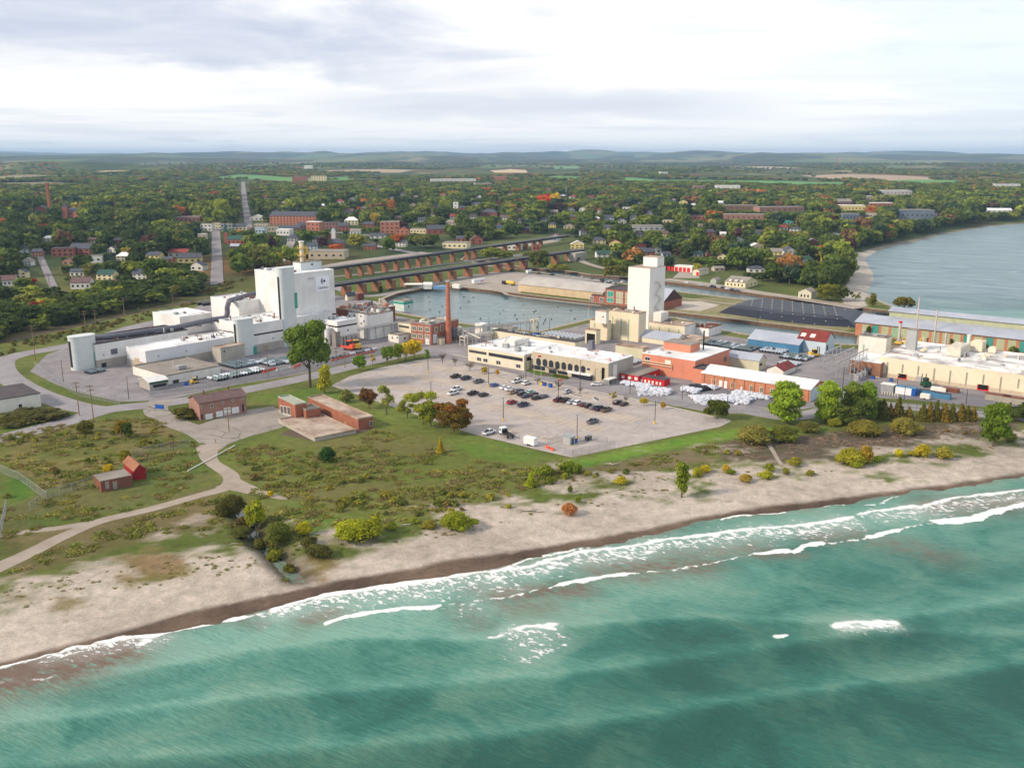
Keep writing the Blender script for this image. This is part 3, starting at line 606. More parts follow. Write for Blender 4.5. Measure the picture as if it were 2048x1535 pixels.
# painted bay lines and kerbs of the car park
th=R(39); U=Vector((math.sin(th),math.cos(th))); V=Vector((-math.cos(th),math.sin(th))); RZ=R(51)
yel=M('yellow_paint',S(218,186,128),S(196,170,126),.8,.8); wht=M('white_paint',S(214,208,200),S(196,190,184),.8,.8)
lotw=[P(a,c)[:2] for a,c in [(662,771),(760,735),(830,721),(862,716),(960,733),(1060,757),(1250,795),(1462,842),(1440,853),(1300,882),(1142,914),(940,866),(800,818)]]
og=Vector(P(1142,905)[:2]); q=MB()
def stripe(q,a,c,w,z,mi=0):
    a=Vector(a);c=Vector(c);t=(c-a).normalized();n=Vector((-t.y,t.x))*w/2
    q.add([(*(a-n),z),(*(c-n),z),(*(c+n),z),(*(a+n),z)],[(0,1,2,3)],mi)
rows=[5,23.5,42,60.5,79,97.5,116]
for ri,r in enumerate(rows):
    c0=0 if ri else 30
    for k in range(100):
        s=k*2.75+4; a=og+U*r+V*s; c=a+U*(5.2 if ri in(0,) else 10.6)
        mid_=(a+c)/2
        inside=bool(inpoly(np.array([a.x,c.x,mid_.x]),np.array([a.y,c.y,mid_.y]),lotw).all())
        if not inside or random.random()<.06: continue
        if dline(np.array([mid_.x]),np.array([mid_.y]),lotw,True)[0]<6.5: continue
        stripe(q,a,c,.32,.045,0)
        if ri and ri%2==1 or ri==2: 
            stripe(q,mid_,mid_+V*2.75,.26,.049,0)
tag(q.build('bay_lines',[yel,wht]),kind='structure')
# ------------------------------------------------------------ building kit
white=M('white_cladding',S(236,234,231),S(206,204,202),.10,.6,.1,kind='streak'); whitec=M('white_corrugated',S(226,226,230),S(206,206,212),.12,.55,.3,kind='corr',per=1.0)
cream=M('cream_render',S(226,214,190),S(208,196,172),.15,.8,kind='streak'); tanw=M('tan_stone',S(194,182,158),S(178,166,146),.2,.85,kind='panel',per=2.4)
conw=M('concrete_wall',S(178,172,162),S(156,150,142),.2,.9,.1,kind='streak'); greyw=M('grey_wall',S(170,172,172),S(150,152,154),.2,.8)
beige=M('beige_metal',S(206,202,176),S(190,186,160),.2,.6,.1,kind='panel',per=1.5)
brick=M('red_brick',S(176,112,92),S(150,92,76),.4,.9,kind='brick'); obrick=M('orange_brick',S(206,142,110),S(184,122,92),.35,.9,kind='brick'); orangew=M('orange_wall',S(210,136,110),S(196,124,100),.12,.85,kind='panel',per=6); brbrick=M('brown_brick',S(166,122,92),S(146,104,80),.4,.9,kind='brick')
tealc=M('pale_teal_cladding',S(206,210,210),S(192,200,201),.1,.85,.1,kind='panel',per=1.6); teal=M('teal_cladding',S(70,156,138),S(56,140,124),.2,.5)
redw=M('red_siding',S(196,34,44),S(172,28,38),.3,.6,kind='corr',per=.4); bluew=M('blue_siding',S(74,128,164),S(62,112,148),.3,.6,kind='corr',per=.6); lblue=M('light_blue_siding',S(196,210,218),S(176,194,206),.3,.6,kind='corr',per=.6)
roofw=M('white_membrane',S(232,232,232),S(186,186,190),.09,.7,lo=.42,hi=.75); roofg=M('grey_gravel_roof',S(150,142,134),S(124,116,110),.15,.95,.2); roofd=M('dark_roof',S(88,80,82),S(66,60,64),.2,.9); roofb=M('brown_shingle',S(118,94,92),S(96,76,76),.5,.9,.2); roofm=M('grey_metal_roof',S(176,182,194),S(150,156,172),.1,.45,.2,kind='corr',per=.9); rust=M('rusty_roof',S(140,58,48),S(100,42,40),.25,.8,.2,kind='corr',per=.7)
roofdirt=M('stained_roof',S(186,170,156),S(134,110,96),.12,.9,lo=.35,hi=.65); slate=M('slate_roof',S(84,88,98),S(66,68,78),.5,.8); redroof=M('red_roof',S(150,70,62),S(122,56,50),.5,.85); greenroof=M('green_roof',S(54,88,80),S(42,72,66),.5,.8)
glass=M('dark_glass',S(46,54,66),S(30,36,46),.6,.15,spec=.6); blackm=M('black_void',S(22,20,24),S(14,13,16),.6,.9); gwin=M('green_window',S(178,180,146),S(156,160,130),.5,.6); gstrip=M('green_strip',S(150,178,150),S(126,158,132),.5,.6); trimw=M('white_trim',S(228,224,216),S(208,204,196),.4,.7); dgrey=M('dark_grey',S(74,74,78),S(58,58,62),.5,.7)
door_w=M('white_door',S(232,232,232),S(216,216,216),.6,.6); redd=M('red_door',S(214,26,42),S(190,22,36),.5,.6); ylw=M('yellow_steel',S(212,178,72),S(188,150,60),.5,.6,metal=0.); galv=M('galvanised_steel',S(176,178,180),S(146,148,152),.6,.45,metal=.3); duct=M('grey_duct',S(112,112,122),S(92,92,102),.3,.6); rustm=M('rusted_steel',S(132,80,60),S(98,60,48),.5,.85); blackt=M('black_steel',S(40,38,42),S(28,27,30),.5,.6); bluep=M('blue_paint',S(34,92,178),S(28,76,150),.5,.5); orgp=M('orange_paint',S(228,92,60),S(200,76,50),.5,.6); grnp=M('green_paint',S(30,84,56),S(24,66,46),.5,.6)
class B:
    def __init__(s,name,label,cx,cy,ytop,xu,xv,wall,roof,base=None,basef=.33,band=None,bandf=.8,group=None,Lu=None,Lv=None,par=.5,h=None,z0=0.,gable=None,gh=2.5,cat='building',th=None,eave=.3,roofname='roof',ground=None):
        c=ground or P(cx,cy,z0); s.c=Vector(c); s.z0=z0
        s.th=R(39) if th is None else th; s.u=Vector((math.sin(s.th),math.cos(s.th),0)); s.v=Vector((-math.cos(s.th),math.sin(s.th),0))
        if h is None:
            lo,hi=0.,120.
            for _ in range(40):
                m=(lo+hi)/2
                if proj(c[0],c[1],z0+m)[1]>ytop: lo=m
                else: hi=m
            h=lo
        s.h=h; zt=z0+h
        def sol(d,xt,inc):
            lo,hi=0.,400.
            for _ in range(40):
                m=(lo+hi)/2; x=proj(c[0]+d.x*m,c[1]+d.y*m,zt)[0]
                if (x<xt)==inc: lo=m
                else: hi=m
            return lo
        s.Lu=Lu or sol(s.u,xu,True); s.Lv=Lv or sol(s.v,xv,False)
        s.root=thing(name,label,cat,tuple(c),R(90)-s.th,group)
        a,bq=s.Lu,s.Lv; q=MB()
        if gable is None:
            q.box(0,0,-.4,a,bq,h-.02)
            s.wall=q.build('wall',wall,s.root)
            q=MB(); q.box(.3,.3,h-.02,a-.3,bq-.3,h+.04); 
            for x0,y0,x1,y1 in ((-.06,-.06,a+.06,.3),(-.06,bq-.3,a+.06,bq+.06),(-.06,.3,.3,bq-.3),(a-.3,.3,a+.06,bq-.3)): q.box(x0,y0,h-.02,x1,y1,h+par)
            s.roof=q.build(roofname,roof,s.root)
        else:
            if gable=='v':   # ridge runs along v
                g=[(0,0,-.4),(a,0,-.4),(a,0,h),(a/2,0,h+gh),(0,0,h)]
                v=g+[(p[0],bq,p[2]) for p in g]
            else:
                g=[(0,0,-.4),(0,bq,-.4),(0,bq,h),(0,bq/2,h+gh),(0,0,h)]
                v=g+[(a,p[1],p[2]) for p in g]
            q.add(v,[(0,1,2,3,4),(9,8,7,6,5),(0,5,6,1),(1,6,7,2),(4,9,5,0)] if gable=='v' else [(4,3,2,1,0),(5,6,7,8,9),(1,6,5,0),(2,7,6,1),(0,5,9,4)])
            s.wall=q.build('wall',wall,s.root); q=MB(); e=eave; t=.22
            def slab(p):   # four points, thicken up
                q.add([(x,y,z+.02) for x,y,z in p]+[(x,y,z+t) for x,y,z in p],[(3,2,1,0),(4,5,6,7),(0,1,5,4),(1,2,6,5),(2,3,7,6),(3,0,4,7)])
            if gable=='arch':
                pass
            if gable=='v':
                k=gh/(a/2)
                slab([(-e,-e,h-e*k),(a/2,-e,h+gh),(a/2,bq+e,h+gh),(-e,bq+e,h-e*k)]); slab([(a/2+.004,-e,h+gh),(a+e,-e,h-e*k),(a+e,bq+e,h-e*k),(a/2+.004,bq+e,h+gh)])
            else:
                k=gh/(bq/2)
                slab([(-e,-e,h-e*k),(a+e,-e,h-e*k),(a+e,bq/2,h+gh),(-e,bq/2,h+gh)]); slab([(-e,bq/2+.004,h+gh),(a+e,bq/2+.004,h+gh),(a+e,bq+e,h-e*k),(-e,bq+e,h-e*k)])
            s.roof=q.build(roofname,roof,s.root)
        if base is not None:
            q=MB(); z=h*basef; q.box(-.07,-.07,-.38,a+.07,bq+.07,z); q.build('lower_wall',base,s.root)
        if band is not None:
            q=MB(); z=h*bandf; w=.75
            q.box(-.1,-.1,z,a+.1,0-.0,z+w); q.box(-.1,0,z,0,bq+.1,z+w); q.build('dark_band',band,s.root)
    def hit(s,face,px,py):
        d=Vector(ray(px,py)); o=Vector((0,0,CH)); n=s.u if face=='L' else s.v
        pt=s.c; t=(pt-o).dot(n)/d.dot(n); p=o+d*t-s.c
        return (p.dot(s.v if face=='L' else s.u),p.z)
    def rect(s,face,x0,y0,x1,y1,mat,name='window',t=.08,frame=None,oct_=False,label=None):
        xc,yc=(x0+x1)/2,(y0+y1)/2; sa=s.hit(face,x0,yc)[0]; sb=s.hit(face,x1,yc)[0]; za=s.hit(face,xc,y0)[1]; zb=s.hit(face,xc,y1)[1]
        s0,s1=min(sa,sb),max(sa,sb); z0,z1=min(za,zb),max(za,zb)
        return s.lrect(face,s0,z0,s1,z1,mat,name,t,frame,oct_,label)
    def lrect(s,face,s0,z0,s1,z1,mat,name='window',t=.08,frame=None,oct_=False,label=None):
        q=MB(); z0=max(z0,.02)
        if oct_:
            w,hh=s1-s0,z1-z0; k=min(w*.32,hh*.3); P8=[(s0+k,z0),(s1-k,z0),(s1,z0+k),(s1,z1-k),(s1-k,z1),(s0+k,z1),(s0,z1-k),(s0,z0+k)]
            if face=='L': q.add([(-t,a,c) for a,c in P8]+[(0,a,c) for a,c in P8],[tuple(range(8))]+[(i,i+8,(i+1)%8+8,(i+1)%8) for i in range(8)])
            else: q.add([(a,-t,c) for a,c in P8]+[(a,0,c) for a,c in P8],[tuple(range(8))]+[(i,i+8,(i+1)%8+8,(i+1)%8) for i in range(8)])
        elif face=='L': q.box(-t,s0,z0,-.001,s1,z1)
        else: q.box(s0,-t,z0,s1,-.001,z1)
        o=q.build(name,mat,s.root)
        if label: o['label']=label
        if frame is not None:
            q=MB(); f=max(.09,min(.2,(s1-s0)*.08)); T_=t+.04
            for a0,b0,a1,b1 in ((s0-f,z0-f,s1+f,z0),(s0-f,z1,s1+f,z1+f),(s0-f,z0,s0,z1),(s1,z0,s1+f,z1)):
                if face=='L': q.box(-T_,a0,b0,-.001,a1,b1)
                else: q.box(a0,-T_,b0,a1,-.001,b1)
            m=(s0+s1)/2
            if face=='L': q.box(-T_,m-.04,z0,-t,m+.04,z1)
            else: q.box(m-.04,-T_,z0,m+.04,-t,z1)
            q.build('frame',frame,o)
        return o
    def row(s,face,n,s0,s1,z0,z1,w,mat=None,frame=None,name='window'):
        for i in range(n):
            c=s0+(s1-s0)*(i+.5)/n; s.lrect(face,c-w/2,z0,c+w/2,z1,mat or glass,name,.08,frame)
    def top(s,px,py,dz=0.):
        d=ray(px,py); t=(s.c.z+s.h+dz-CH)/d[2]; p=Vector((d[0]*t,d[1]*t,0))-Vector((s.c.x,s.c.y,0)); return p.dot(s.u),p.dot(s.v)
    def unit(s,px,py,w,d,h,mat,name='rooftop_unit',leg=.25):
        x,y=s.top(px,py); x=min(max(x,w/2+.4),s.Lu-w/2-.4); y=min(max(y,d/2+.4),s.Lv-d/2-.4); q=MB(); z=s.h+.05
        q.box(x-w/2,y-d/2,z+leg,x+w/2,y+d/2,z+h); q.box(x-w*.42,y-d*.42,z+h,x+w*.1,y+d*.42,z+h+.18)
        for i in (-.4,.4):
            for j in (-.4,.4): q.box(x+w*i-.08,y+d*j-.08,z,x+w*i+.08,y+d*j+.08,z+leg)
        q.cyl(x+w*.28,y,z+h,z+h+.3,min(w,d)*.18,n=10); return q.build(name,mat,s.root)
    def pipe(s,px,py,h,r,mat,name='vent_stack'):
        x,y=s.top(px,py); x=min(max(x,.5),s.Lu-.5); y=min(max(y,.5),s.Lv-.5); q=MB(); q.cyl(x,y,s.h,s.h+h,r,n=10); q.cyl(x,y,s.h+h,s.h+h+.3,r*1.3,n=10); return q.build(name,mat,s.root)
    def clutter(s,n,seed,x0=0,x1=1,y0=0,y1=1,big=1.,mats=None):
        rr=random.Random(seed)
        for i in range(n):
            x=s.Lu*(x0+(x1-x0)*rr.uniform(.06,.94)); y=s.Lv*(y0+(y1-y0)*rr.uniform(.04,.96)); k=rr.random(); q=MB(); z=s.h+.04
            mt=rr.choice(mats or [galv,galv,trimw,duct,rustm])
            if k<.35: 
                w,d,hh=rr.uniform(.8,2.6)*big,rr.uniform(.8,2.2)*big,rr.uniform(.6,1.6)*big; q.box(x-w/2,y-d/2,z+.2,x+w/2,y+d/2,z+hh); q.box(x-w*.3,y-d*.3,z,x+w*.3,y+d*.3,z+.2); q.cyl(x,y,z+hh,z+hh+.25,min(w,d)*.3,n=10); nm='rooftop_unit'
            elif k<.6: 
                r=rr.uniform(.12,.35)*big; hh=rr.uniform(.8,2.6)*big; q.cyl(x,y,z,z+hh,r,n=8); q.cyl(x,y,z+hh,z+hh+.3,r*1.6,r*.9,n=8); nm='vent_stack'
            elif k<.85:
                L=rr.uniform(3,10)*big; ax=rr.random()<.5; e=(min(x+L,s.Lu-.5),y) if ax else (x,min(y+L,s.Lv-.5)); q.tube([(x,y,z),(x,y,z+.7),(e[0],e[1],z+.7),(e[0],e[1],z)],.14*big,6); nm='roof_pipe'
            else: r=rr.uniform(.6,1.3)*big; q.cyl(x,y,z,z+.5,r,n=14); q.cyl(x,y,z+.5,z+.8,r*.8,r*.2,n=14); nm='roof_fan'
            q.build(nm,mt,s.root)
# ------------------------------------------------------------ west production complex
L3=B('warehouse','white windowless warehouse block behind the long grey duct at the west end',362,669,635.4,425,305,white,roofw); L3.clutter(5,1)
L4b=B('process_building','low white step of the plant left of the grey duct elbow',459,667,600,520,421,white,roofw); L4b.clutter(6,2)
L4a=B('process_building','square white block in front of the tall plant with dark band at its foot',482,677,604.6,533,458.5,white,roofw,band=blackt,bandf=.16); L4a.clutter(10,3)
L1=B('production_hall','long white hall with blue grey window at the far west end of the plant',195,736,689,375,146,white,roofd,base=conw,basef=.33); 
L1.rect('R',221.5,697,235,708,duct); L1.rect('R',203,725,213,735,glass,'vent_grille'); L1.rect('R',206,708,208,710.5,dgrey,'wall_lamp'); L1.clutter(12,4)
L5=B('production_hall','wide white podium hall below the tall logo building with dark band and concrete foot',501,706,651,664,438,white,roofw,base=conw,basef=.27,band=blackt,bandf=.60); L5.clutter(26,5,.0,.5,0,1)
for a,c in ((546,676),(503,676)): L5.rect('R',a-1,c-1.3,a+1,c+1.3,dgrey,'wall_lamp')
L2=B('warehouse','long white corrugated warehouse with tan door in its gable end',294,741,704,482,252,whitec,roofw,base=conw,basef=.42); L2.rect('L',270,716,279,737,M('tan_door',S(188,170,138)),'door'); L2.clutter(22,6,.35,1,0,1,.9); 
for a,c in ((317,711.5),(372.5,701.6)): L2.rect('R',a-1,c-1.3,a+1,c+1.3,dgrey,'wall_lamp')
L6=B('tower_building','tall white windowless block carrying the blue logo sign',592,683,549.5,667.5,509,white,roofw,band=blackt,bandf=.31); L6.clutter(9,7,0,.5,.2,1)
# stair annex and green topped penthouse
q6=L6
def cyltower(name,label,px0,px1,ybase,ytop,slot=None,panel=None):
    c=P((px0+px1)/2,ybase); Z=depth(*c); w=(px1-px0)*Z/F; 
    lo,hi=0,90
    for _ in range(40):
        m=(lo+hi)/2
        if proj(c[0],c[1],m)[1]>ytop: lo=m
        else: hi=m
    h=lo; r=w/2*.72; t=thing(name,label,'tower',c,RZ)
    q=MB(); L=w*.55
    pts=[(L/2+r*math.cos(a),r*math.sin(a)) for a in [R(-90+k*15) for k in range(13)]]+[(-L/2+r*math.cos(a),r*math.sin(a)) for a in [R(90+k*15) for k in range(13)]]
    q.prism(pts,0,h); q.build('shell',tealc,t,smooth=False)
    q=MB(); q.prism([(x*1.03,y*1.03) for x,y in pts],h,h+.5); q.build('cap',tealc,t)
    q=MB(); q.box(-L/2-r*1.04,-r*.3,h*.10,-L/2-r*.9,r*.1,h*.9); q.build('glazing_slot',blackt,t)
    if panel: q=MB(); q.box(L/2+r*.2,-r-.03,h*panel[0],L/2+r*.85,-r*.3,h*panel[1]); q.build('green_panel',teal,t)
    return h
cyltower('stair_tower','pale green rounded stair tower at the west end of the long hall',149,190,736,672,panel=(.05,.5))
cyltower('stair_tower','pale green rounded stair tower standing at the middle of the podium',474,507,709,638,panel=(.0,.22))
cyltower('stair_tower','tallest pale green rounded stair tower on the corner of the logo building',564,594,690,536,panel=(.48,.68))
x0,y0=L6.top(600,541); 
ph=B('penthouse','pale green roof house on top of the logo building',602,541,526,643,585.7,tealc,roofg,z0=L6.h+.1)
ph.rect('R',622,527,626,530,blackt,'vent_grille')
def stack(name,label,px,yb,yt,r,mat,z0=0.,bands=0,plat=None,r1=None,group=None,tip=None,cat='chimney'):
    c=P(px,yb,z0); lo,hi=0,120
    for _ in range(40):
        m=(lo+hi)/2
        if proj(c[0],c[1],z0+m)[1]>yt: lo=m
        else: hi=m
    t=thing(name,label,cat,c,0,group); q=MB(); r1=r1 or r; q.cyl(0,0,-.2,lo,r,r1,n=16); q.build('shaft',mat,t)
    for k in range(bands):
        z=lo*(k+.7)/bands; rr=r+(r1-r)*z/lo; q=MB(); q.cyl(0,0,z-.08,z+.08,rr+.06,n=16); q.build('band',dgrey,t)
    if plat:
        for f in plat:
            q=MB(); z=lo*f; R_=r*2.3; q.cyl(0,0,z-.15,z,R_,n=12)
            for k in range(12):
                a=2*math.pi*k/12; q.tube([(R_*math.cos(a),R_*math.sin(a),z),(R_*math.cos(a),R_*math.sin(a),z+1.1)],.05,4)
            q.tube([(R_*math.cos(2*math.pi*k/12),R_*math.sin(2*math.pi*k/12),z+1.1) for k in range(13)],.06,4); q.box(R_-.2,-.5,z-6,R_+.6,.5,z+.5); q.build('platform',ylw,t)
    if tip: q=MB(); q.cyl(0,0,lo,lo+.7,r1*1.35,n=16); q.build('cap',tip,t)
    return t,lo
stack('exhaust_stack','pale stack with yellow platforms on top of the logo building',604.5,524,484.6,1.15,cream,z0=L6.h+4,plat=(.72,.35),tip=trimw)
# sign with the company mark
a0,z0=L6.hit('R',632,566); a1,_=L6.hit('R',658.5,566); zt=L6.hit('R',645,552)[1]; zb=L6.hit('R',645,581)[1]
signm=M('sign_white',S(240,240,244),S(234,234,240),.3,.5); navy=M('sign_navy',S(24,44,110),S(22,40,104),.3,.5); sgrey=M('sign_grey',S(96,98,112),S(90,92,106),.3,.5)
q=MB(); q.box(a0,-.14,zb,a1,-.001,zt); sg=q.build('sign_panel',signm,L6.root)
w=a1-a0; hh=zt-zb; cxs=a0+w*.62; czs=zb+hh*.66
def ring(q,cx,cz,r0,r1,d0,d1,y,n=14):
    v=[];f=[]
    for i in range(n+1):
        a=R(d0+(d1-d0)*i/n); tp=math.sin(math.pi*i/n)*.75+.25; m=(r0+r1)/2; hw=(r1-r0)/2*tp
        v+=[(cx+(m-hw)*math.cos(a),y,cz+(m-hw)*math.sin(a)),(cx+(m+hw)*math.cos(a),y,cz+(m+hw)*math.sin(a))]
    for i in range(n): f.append((2*i,2*i+1,2*i+3,2*i+2))
    q.add(v,f)
q=MB(); ring(q,cxs,czs,0,w*.075,0,360,-.19,24); R_=w*.075
q=MB(); n=24; q.add([(cxs+R_*math.cos(2*math.pi*i/n),-.19,czs+R_*math.sin(2*math.pi*i/n)) for i in range(n)],[tuple(range(n))]); ring(q,cxs,czs,w*.115,w*.165,120,240,-.19); ring(q,cxs,czs,w*.20,w*.265,125,235,-.19); 
q.add([(cxs-w*.30+w*.014*math.cos(2*math.pi*i/8),-.19,czs+w*.014*math.sin(2*math.pi*i/8)) for i in range(8)],[tuple(range(8))])
q.build('emblem',navy,sg)
tx=bpy.data.curves.new('lettering','FONT'); tx.body='Cameco'; tx.size=hh*.27; tx.align_x='CENTER'; tx.extrude=.02; tx.offset=.01
to=bpy.data.objects.new('lettering',tx); COL.objects.link(to); bpy.context.view_layer.update()
dg=bpy.context.evaluated_depsgraph_get(); tm=bpy.data.meshes.new_from_object(to.evaluated_get(dg)); bpy.data.objects.remove(to)
tm.materials.clear(); tm.materials.append(sgrey); to=linko('lettering',tm,sg); to.rotation_euler=(R(90),0,0); to.location=((a0+a1)/2,-.19,zb+hh*.13)
wd=max(v.co.x for v in tm.vertices)-min(v.co.x for v in tm.vertices); k=w*.80/wd; to.scale=(k,k*1.05,1)
a0_,_=L6.hit('R',615,556); a1_,_=L6.hit('R',628,556); L6.lrect('R',a0_,L6.hit('R',621,560)[1],a1_,L6.hit('R',621,554.5)[1],M('faded_patch',S(206,206,210)),'faded_panel',.03)
L7=B('annex_building','white square annex with concrete foot at the east end of the podium',676.5,692,644.7,713,647,white,roofw,base=conw,basef=.4,band=blackt,bandf=.78); L7.rect('R',694.5,658,697,661.5,dgrey,'wall_lamp'); L7.clutter(6,8)
def tank(label,px,yb,yt,r,mat,legs=0,group=None,cone=.12,name='storage_tank'):
    c=P(px,yb); lo,hi=0,60
    for _ in range(40):
        m=(lo+hi)/2
        if proj(c[0],c[1],m)[1]>yt: lo=m
        else: hi=m
    t=thing(name,label,'tank',c,RZ,group); q=MB(); z0=lo*.3 if legs else 0; q.cyl(0,0,z0,lo*(1-cone),r,n=22); q.cyl(0,0,lo*(1-cone),lo,r,r*.35,n=22)
    if legs: q.cyl(0,0,z0*.45,z0,r*.2,r,n=22)
    q.build('vessel',mat,t,smooth=False)
    if legs:
        for a in (45,135,225,315): q=MB(); q.tube([(r*.85*math.cos(R(a)),r*.85*math.sin(R(a)),0),(r*.85*math.cos(R(a)),r*.85*math.sin(R(a)),z0+.5)],.12,6); q.build('leg',galv,t)
    q=MB(); 
    for s in (-.22,.22): q.tube([(s,-r-.15,0),(s,-r-.15,lo*.9)],.035,4)
    for k in range(int(lo/.6)): q.tube([(-.22,-r-.15,.3+k*.6),(.22,-r-.15,.3+k*.6)],.03,4)
    q.build('ladder',galv,t)
tank('tall white cylindrical tank against the east annex',656,691,650.6,1.75,white,0)
q=B('louvre_enclosure','grey louvred enclosure beside the tall white tank',672,694,666,680,663,M('louvre',S(150,144,138),S(128,122,116),.5,.8,.4,kind='corr',per=.35),roofg,cat='enclosure')
L8=B('process_building','white plant with rusty rooftop pipework east of the logo building',741,679,630,786,697,white,roofg)
for a,c in ((708.7,630),(722,632),(728,642),(722.7,646.4)): L8.rect('L',a-1.2,c-1.6,a+1.2,c+1.6,glass)
L8.rect('L',698,630,700.5,636,glass,'door'); L8.clutter(34,9,big=1.3,mats=[galv,galv,rustm,M('pink_pipe',S(190,126,110)),tealc,trimw])
L8b=B('process_building','low rust stained roof plant behind the white round cornered plant',722,660,624,790,672,rustm,roofdirt); L8b.clutter(44,10,big=1.5,mats=[galv,rustm,M('pink_pipe',S(190,126,110)),cream,trimw,duct])
B('shed','small cream gabled shed on the quay behind the rusty pipework',695,601,592,711,690,cream,slate,gable='u',gh=2,cat='shed'); B('shed','small brown shed beside the cream quay shed',716,601,590,728,711.5,M('brown_shed',S(112,70,60)),rust,cat='shed')
LG=B('pump_building','pale green block with teal fascia at the harbour edge',808,622,603,826,787,M('pale_green_wall',S(206,220,210)),roofg); LG.lrect('R',0,LG.h-2,LG.Lu,LG.h-.4,teal,'fascia'); LG.lrect('L',0,LG.h-2,LG.Lv,LG.h-.4,teal,'fascia'); LG.rect('R',816,611,818,615,glass)
# chimney and boiler house
L9=B('boiler_house','red brick boiler house beside the tall brick chimney',863,690,651,917,822,brick,roofg,par=.7)
for a in (828.5,841,854.5): 
    for c in (0,1): L9.rect('L',a-4.2,652+(a-828)*.10+c*15,a+4.2,660+(a-828)*.10+c*15,M('old_window',S(120,122,108),S(96,98,88),2.,.4),frame=trimw)
for a in (872,884): L9.rect('R',a-3,654-(a-872)*.3,a+3,664-(a-872)*.3,M('old_window',S(120,122,108)),frame=trimw)
L9.rect('L',851,673,859,689,door_w,'loading_door'); L9.rect('R',866,668,874,686,tealc,'loading_door'); L9.clutter(16,11,big=1.25,mats=[galv,trimw,M('tan_unit',S(206,190,156))])
L9c=B('office_annex','cream flat roofed annex on the west side of the brick boiler house',822.5,681,648,845,796,cream,roofg); L9c.rect('L',798,651,818,655,dgrey,'window')
c9=B('shed','low white shed west of the boiler house behind the maples',797.3,685.7,671,819,776,trimw,roofg,cat='shed'); 
for a in (784.5,794.5): c9.rect('L',a-1,673,a+1,677,glass)
c9.rect('R',808,674,811,678,glass)
bchim=M('chimney_brick',S(214,134,102),S(186,110,84),.35,.9,kind='brick')
stack('brick_chimney','tall tapering orange brick chimney with iron bands beside the boiler house',897.4,686.5,564,1.75,bchim,bands=26,r1=.85,tip=conw)
tank('grey silo on legs just right of the brick chimney',908,681,654,1.45,duct,1); tank('white silo on legs right of the grey silo',919,679,651,1.55,trimw,1)
B('shed','small beige shed at the foot of the brick chimney',881,689,677,890,873.5,cream,roofg,cat='shed')
B('low_building','pale green low building on the quay behind the pipe racks',1018,672,659,1035,971,M('pale_green_wall',S(206,220,210)),roofg)
B('low_building','small white roofed block by the pipe racks at the quay',965,668,650,975,950,trimw,roofw)
# pipe racks
def rack(label,a,c,h,w,mat,n=7,name='pipe_rack',pipes=4,z1=None,rail=False):
    a=Vector(P(*a)[:2]); c=Vector(P(*c)[:2]); d=c-a; L=d.length; t=thing(name,label,'pipe rack',(a.x,a.y,0),math.atan2(d.y,d.x))
    for i in range(n):
        x=L*i/(n-1); q=MB()
        for s in (-w/2,w/2): q.box(x-.14,s-.14,0,x+.14,s+.14,h)
        q.box(x-.12,-w/2-.3,h,x+.12,w/2+.3,h+.25); q.box(x-.12,-w/2,h*.62,x+.12,w/2,h*.62+.2); q.build('trestle',mat,t)
    for k in range(pipes):
        q=MB(); y=-w/2+w*(k+.5)/pipes; r=random.uniform(.1,.24); q.tube([(0,y,h+.25+r),(L,y,h+.25+r)],r,8); q.build('pipe',random.choice([galv,cream,trimw,duct]),t)
    q=MB()
    for s in (-w/2,w/2):
        q.box(0,s-.1,h-.3,L,s+.1,h-.02)
        if rail:
            q.tube([(0,s,h+1.3),(L,s,h+1.3)],.06,4); q.tube([(0,s,h+.8),(L,s,h+.8)],.05,4)
            for k in range(int(L/1.5)): q.tube([(k*1.5,s,h),(k*1.5,s,h+1.3)],.05,4)
    q.build('girder',mat,t); return t
rack('raised steel walkway from the annex to the boiler house',(716,683),(797,668),6.2,2.6,galv,6,'elevated_walkway',2,rail=True)
rack('pipe bridge on lattice legs from the chimney to the quay',(925,686),(1074,669),7.5,3,galv,9)
rack('lower pipe rack in front of the pale green quay building',(925,691),(1000,678),4.5,4,cream,6,pipes=6)
rack('short pipe rack beside the chimney silos',(925,680),(960,697),5,3,galv,5,pipes=5)
rack('twin post gantry at the end of the quay pipe bridge',(1064,672),(1074,669),9,2,cream,3,'pipe_gantry',1)
rack('yellow steel gantry among the cylinder rows',(424,706),(437,703),3.,3.,ylw,3,'pipe_gantry',2)
# long grey duct over the west roofs
t=thing('roof_duct','thick grey ventilation duct running over the west roofs and up to the logo building','duct',P(230,700,L1.h)[:2]+(L1.h,))
def Dw(px,py,z): p=Vector(P(px,py,z)); return p-Vector(t.location)
q=MB(); z=L1.h+1.3; pts=[Dw(189,674.5,z),Dw(215,673,z),Dw(250,669,z),Dw(300,662,z),Dw(350,655,z),Dw(395,645,z),Dw(425,639,z),Dw(448,636,z)]; q.tube(pts,1.35,14); q.build('duct_run',duct,t)
zt=L4b.h+2.; pb=Dw(448,636,z); pu=Vector((pb.x,pb.y,zt-2.2+float(-t.location.z)+0)); pe=Dw(511,586,zt); p2=pu+(Vector((pe.x,pe.y,pu.z))-pu)*.18
p2.z=pe.z
q=MB(); q.tube([pb,pb+Vector((1,1,.6)),Vector((pb.x+1.6,pb.y+1.4,pb.z+3)),Vector((pb.x+1.6,pb.y+1.4,pe.z-3)),Vector((pb.x+2.2,pb.y+2.,pe.z-1)),p2,pe],1.35,14); q.build('riser',duct,t)
for k in range(9):
    q=MB(); f=(k+.5)/9; i=int(f*7); p=pts[i].lerp(pts[i+1],f*7-i); q.box(p.x-1.6,p.y-.15,p.z-2.2,p.x+1.6,p.y+.15,p.z-.9); q.build('support',galv,t)
wo_=B('gatehouse_office','low white office with grey gravel roof and small dark windows by the gate',335,769,752,440,265,trimw,roofg,th=R(41))
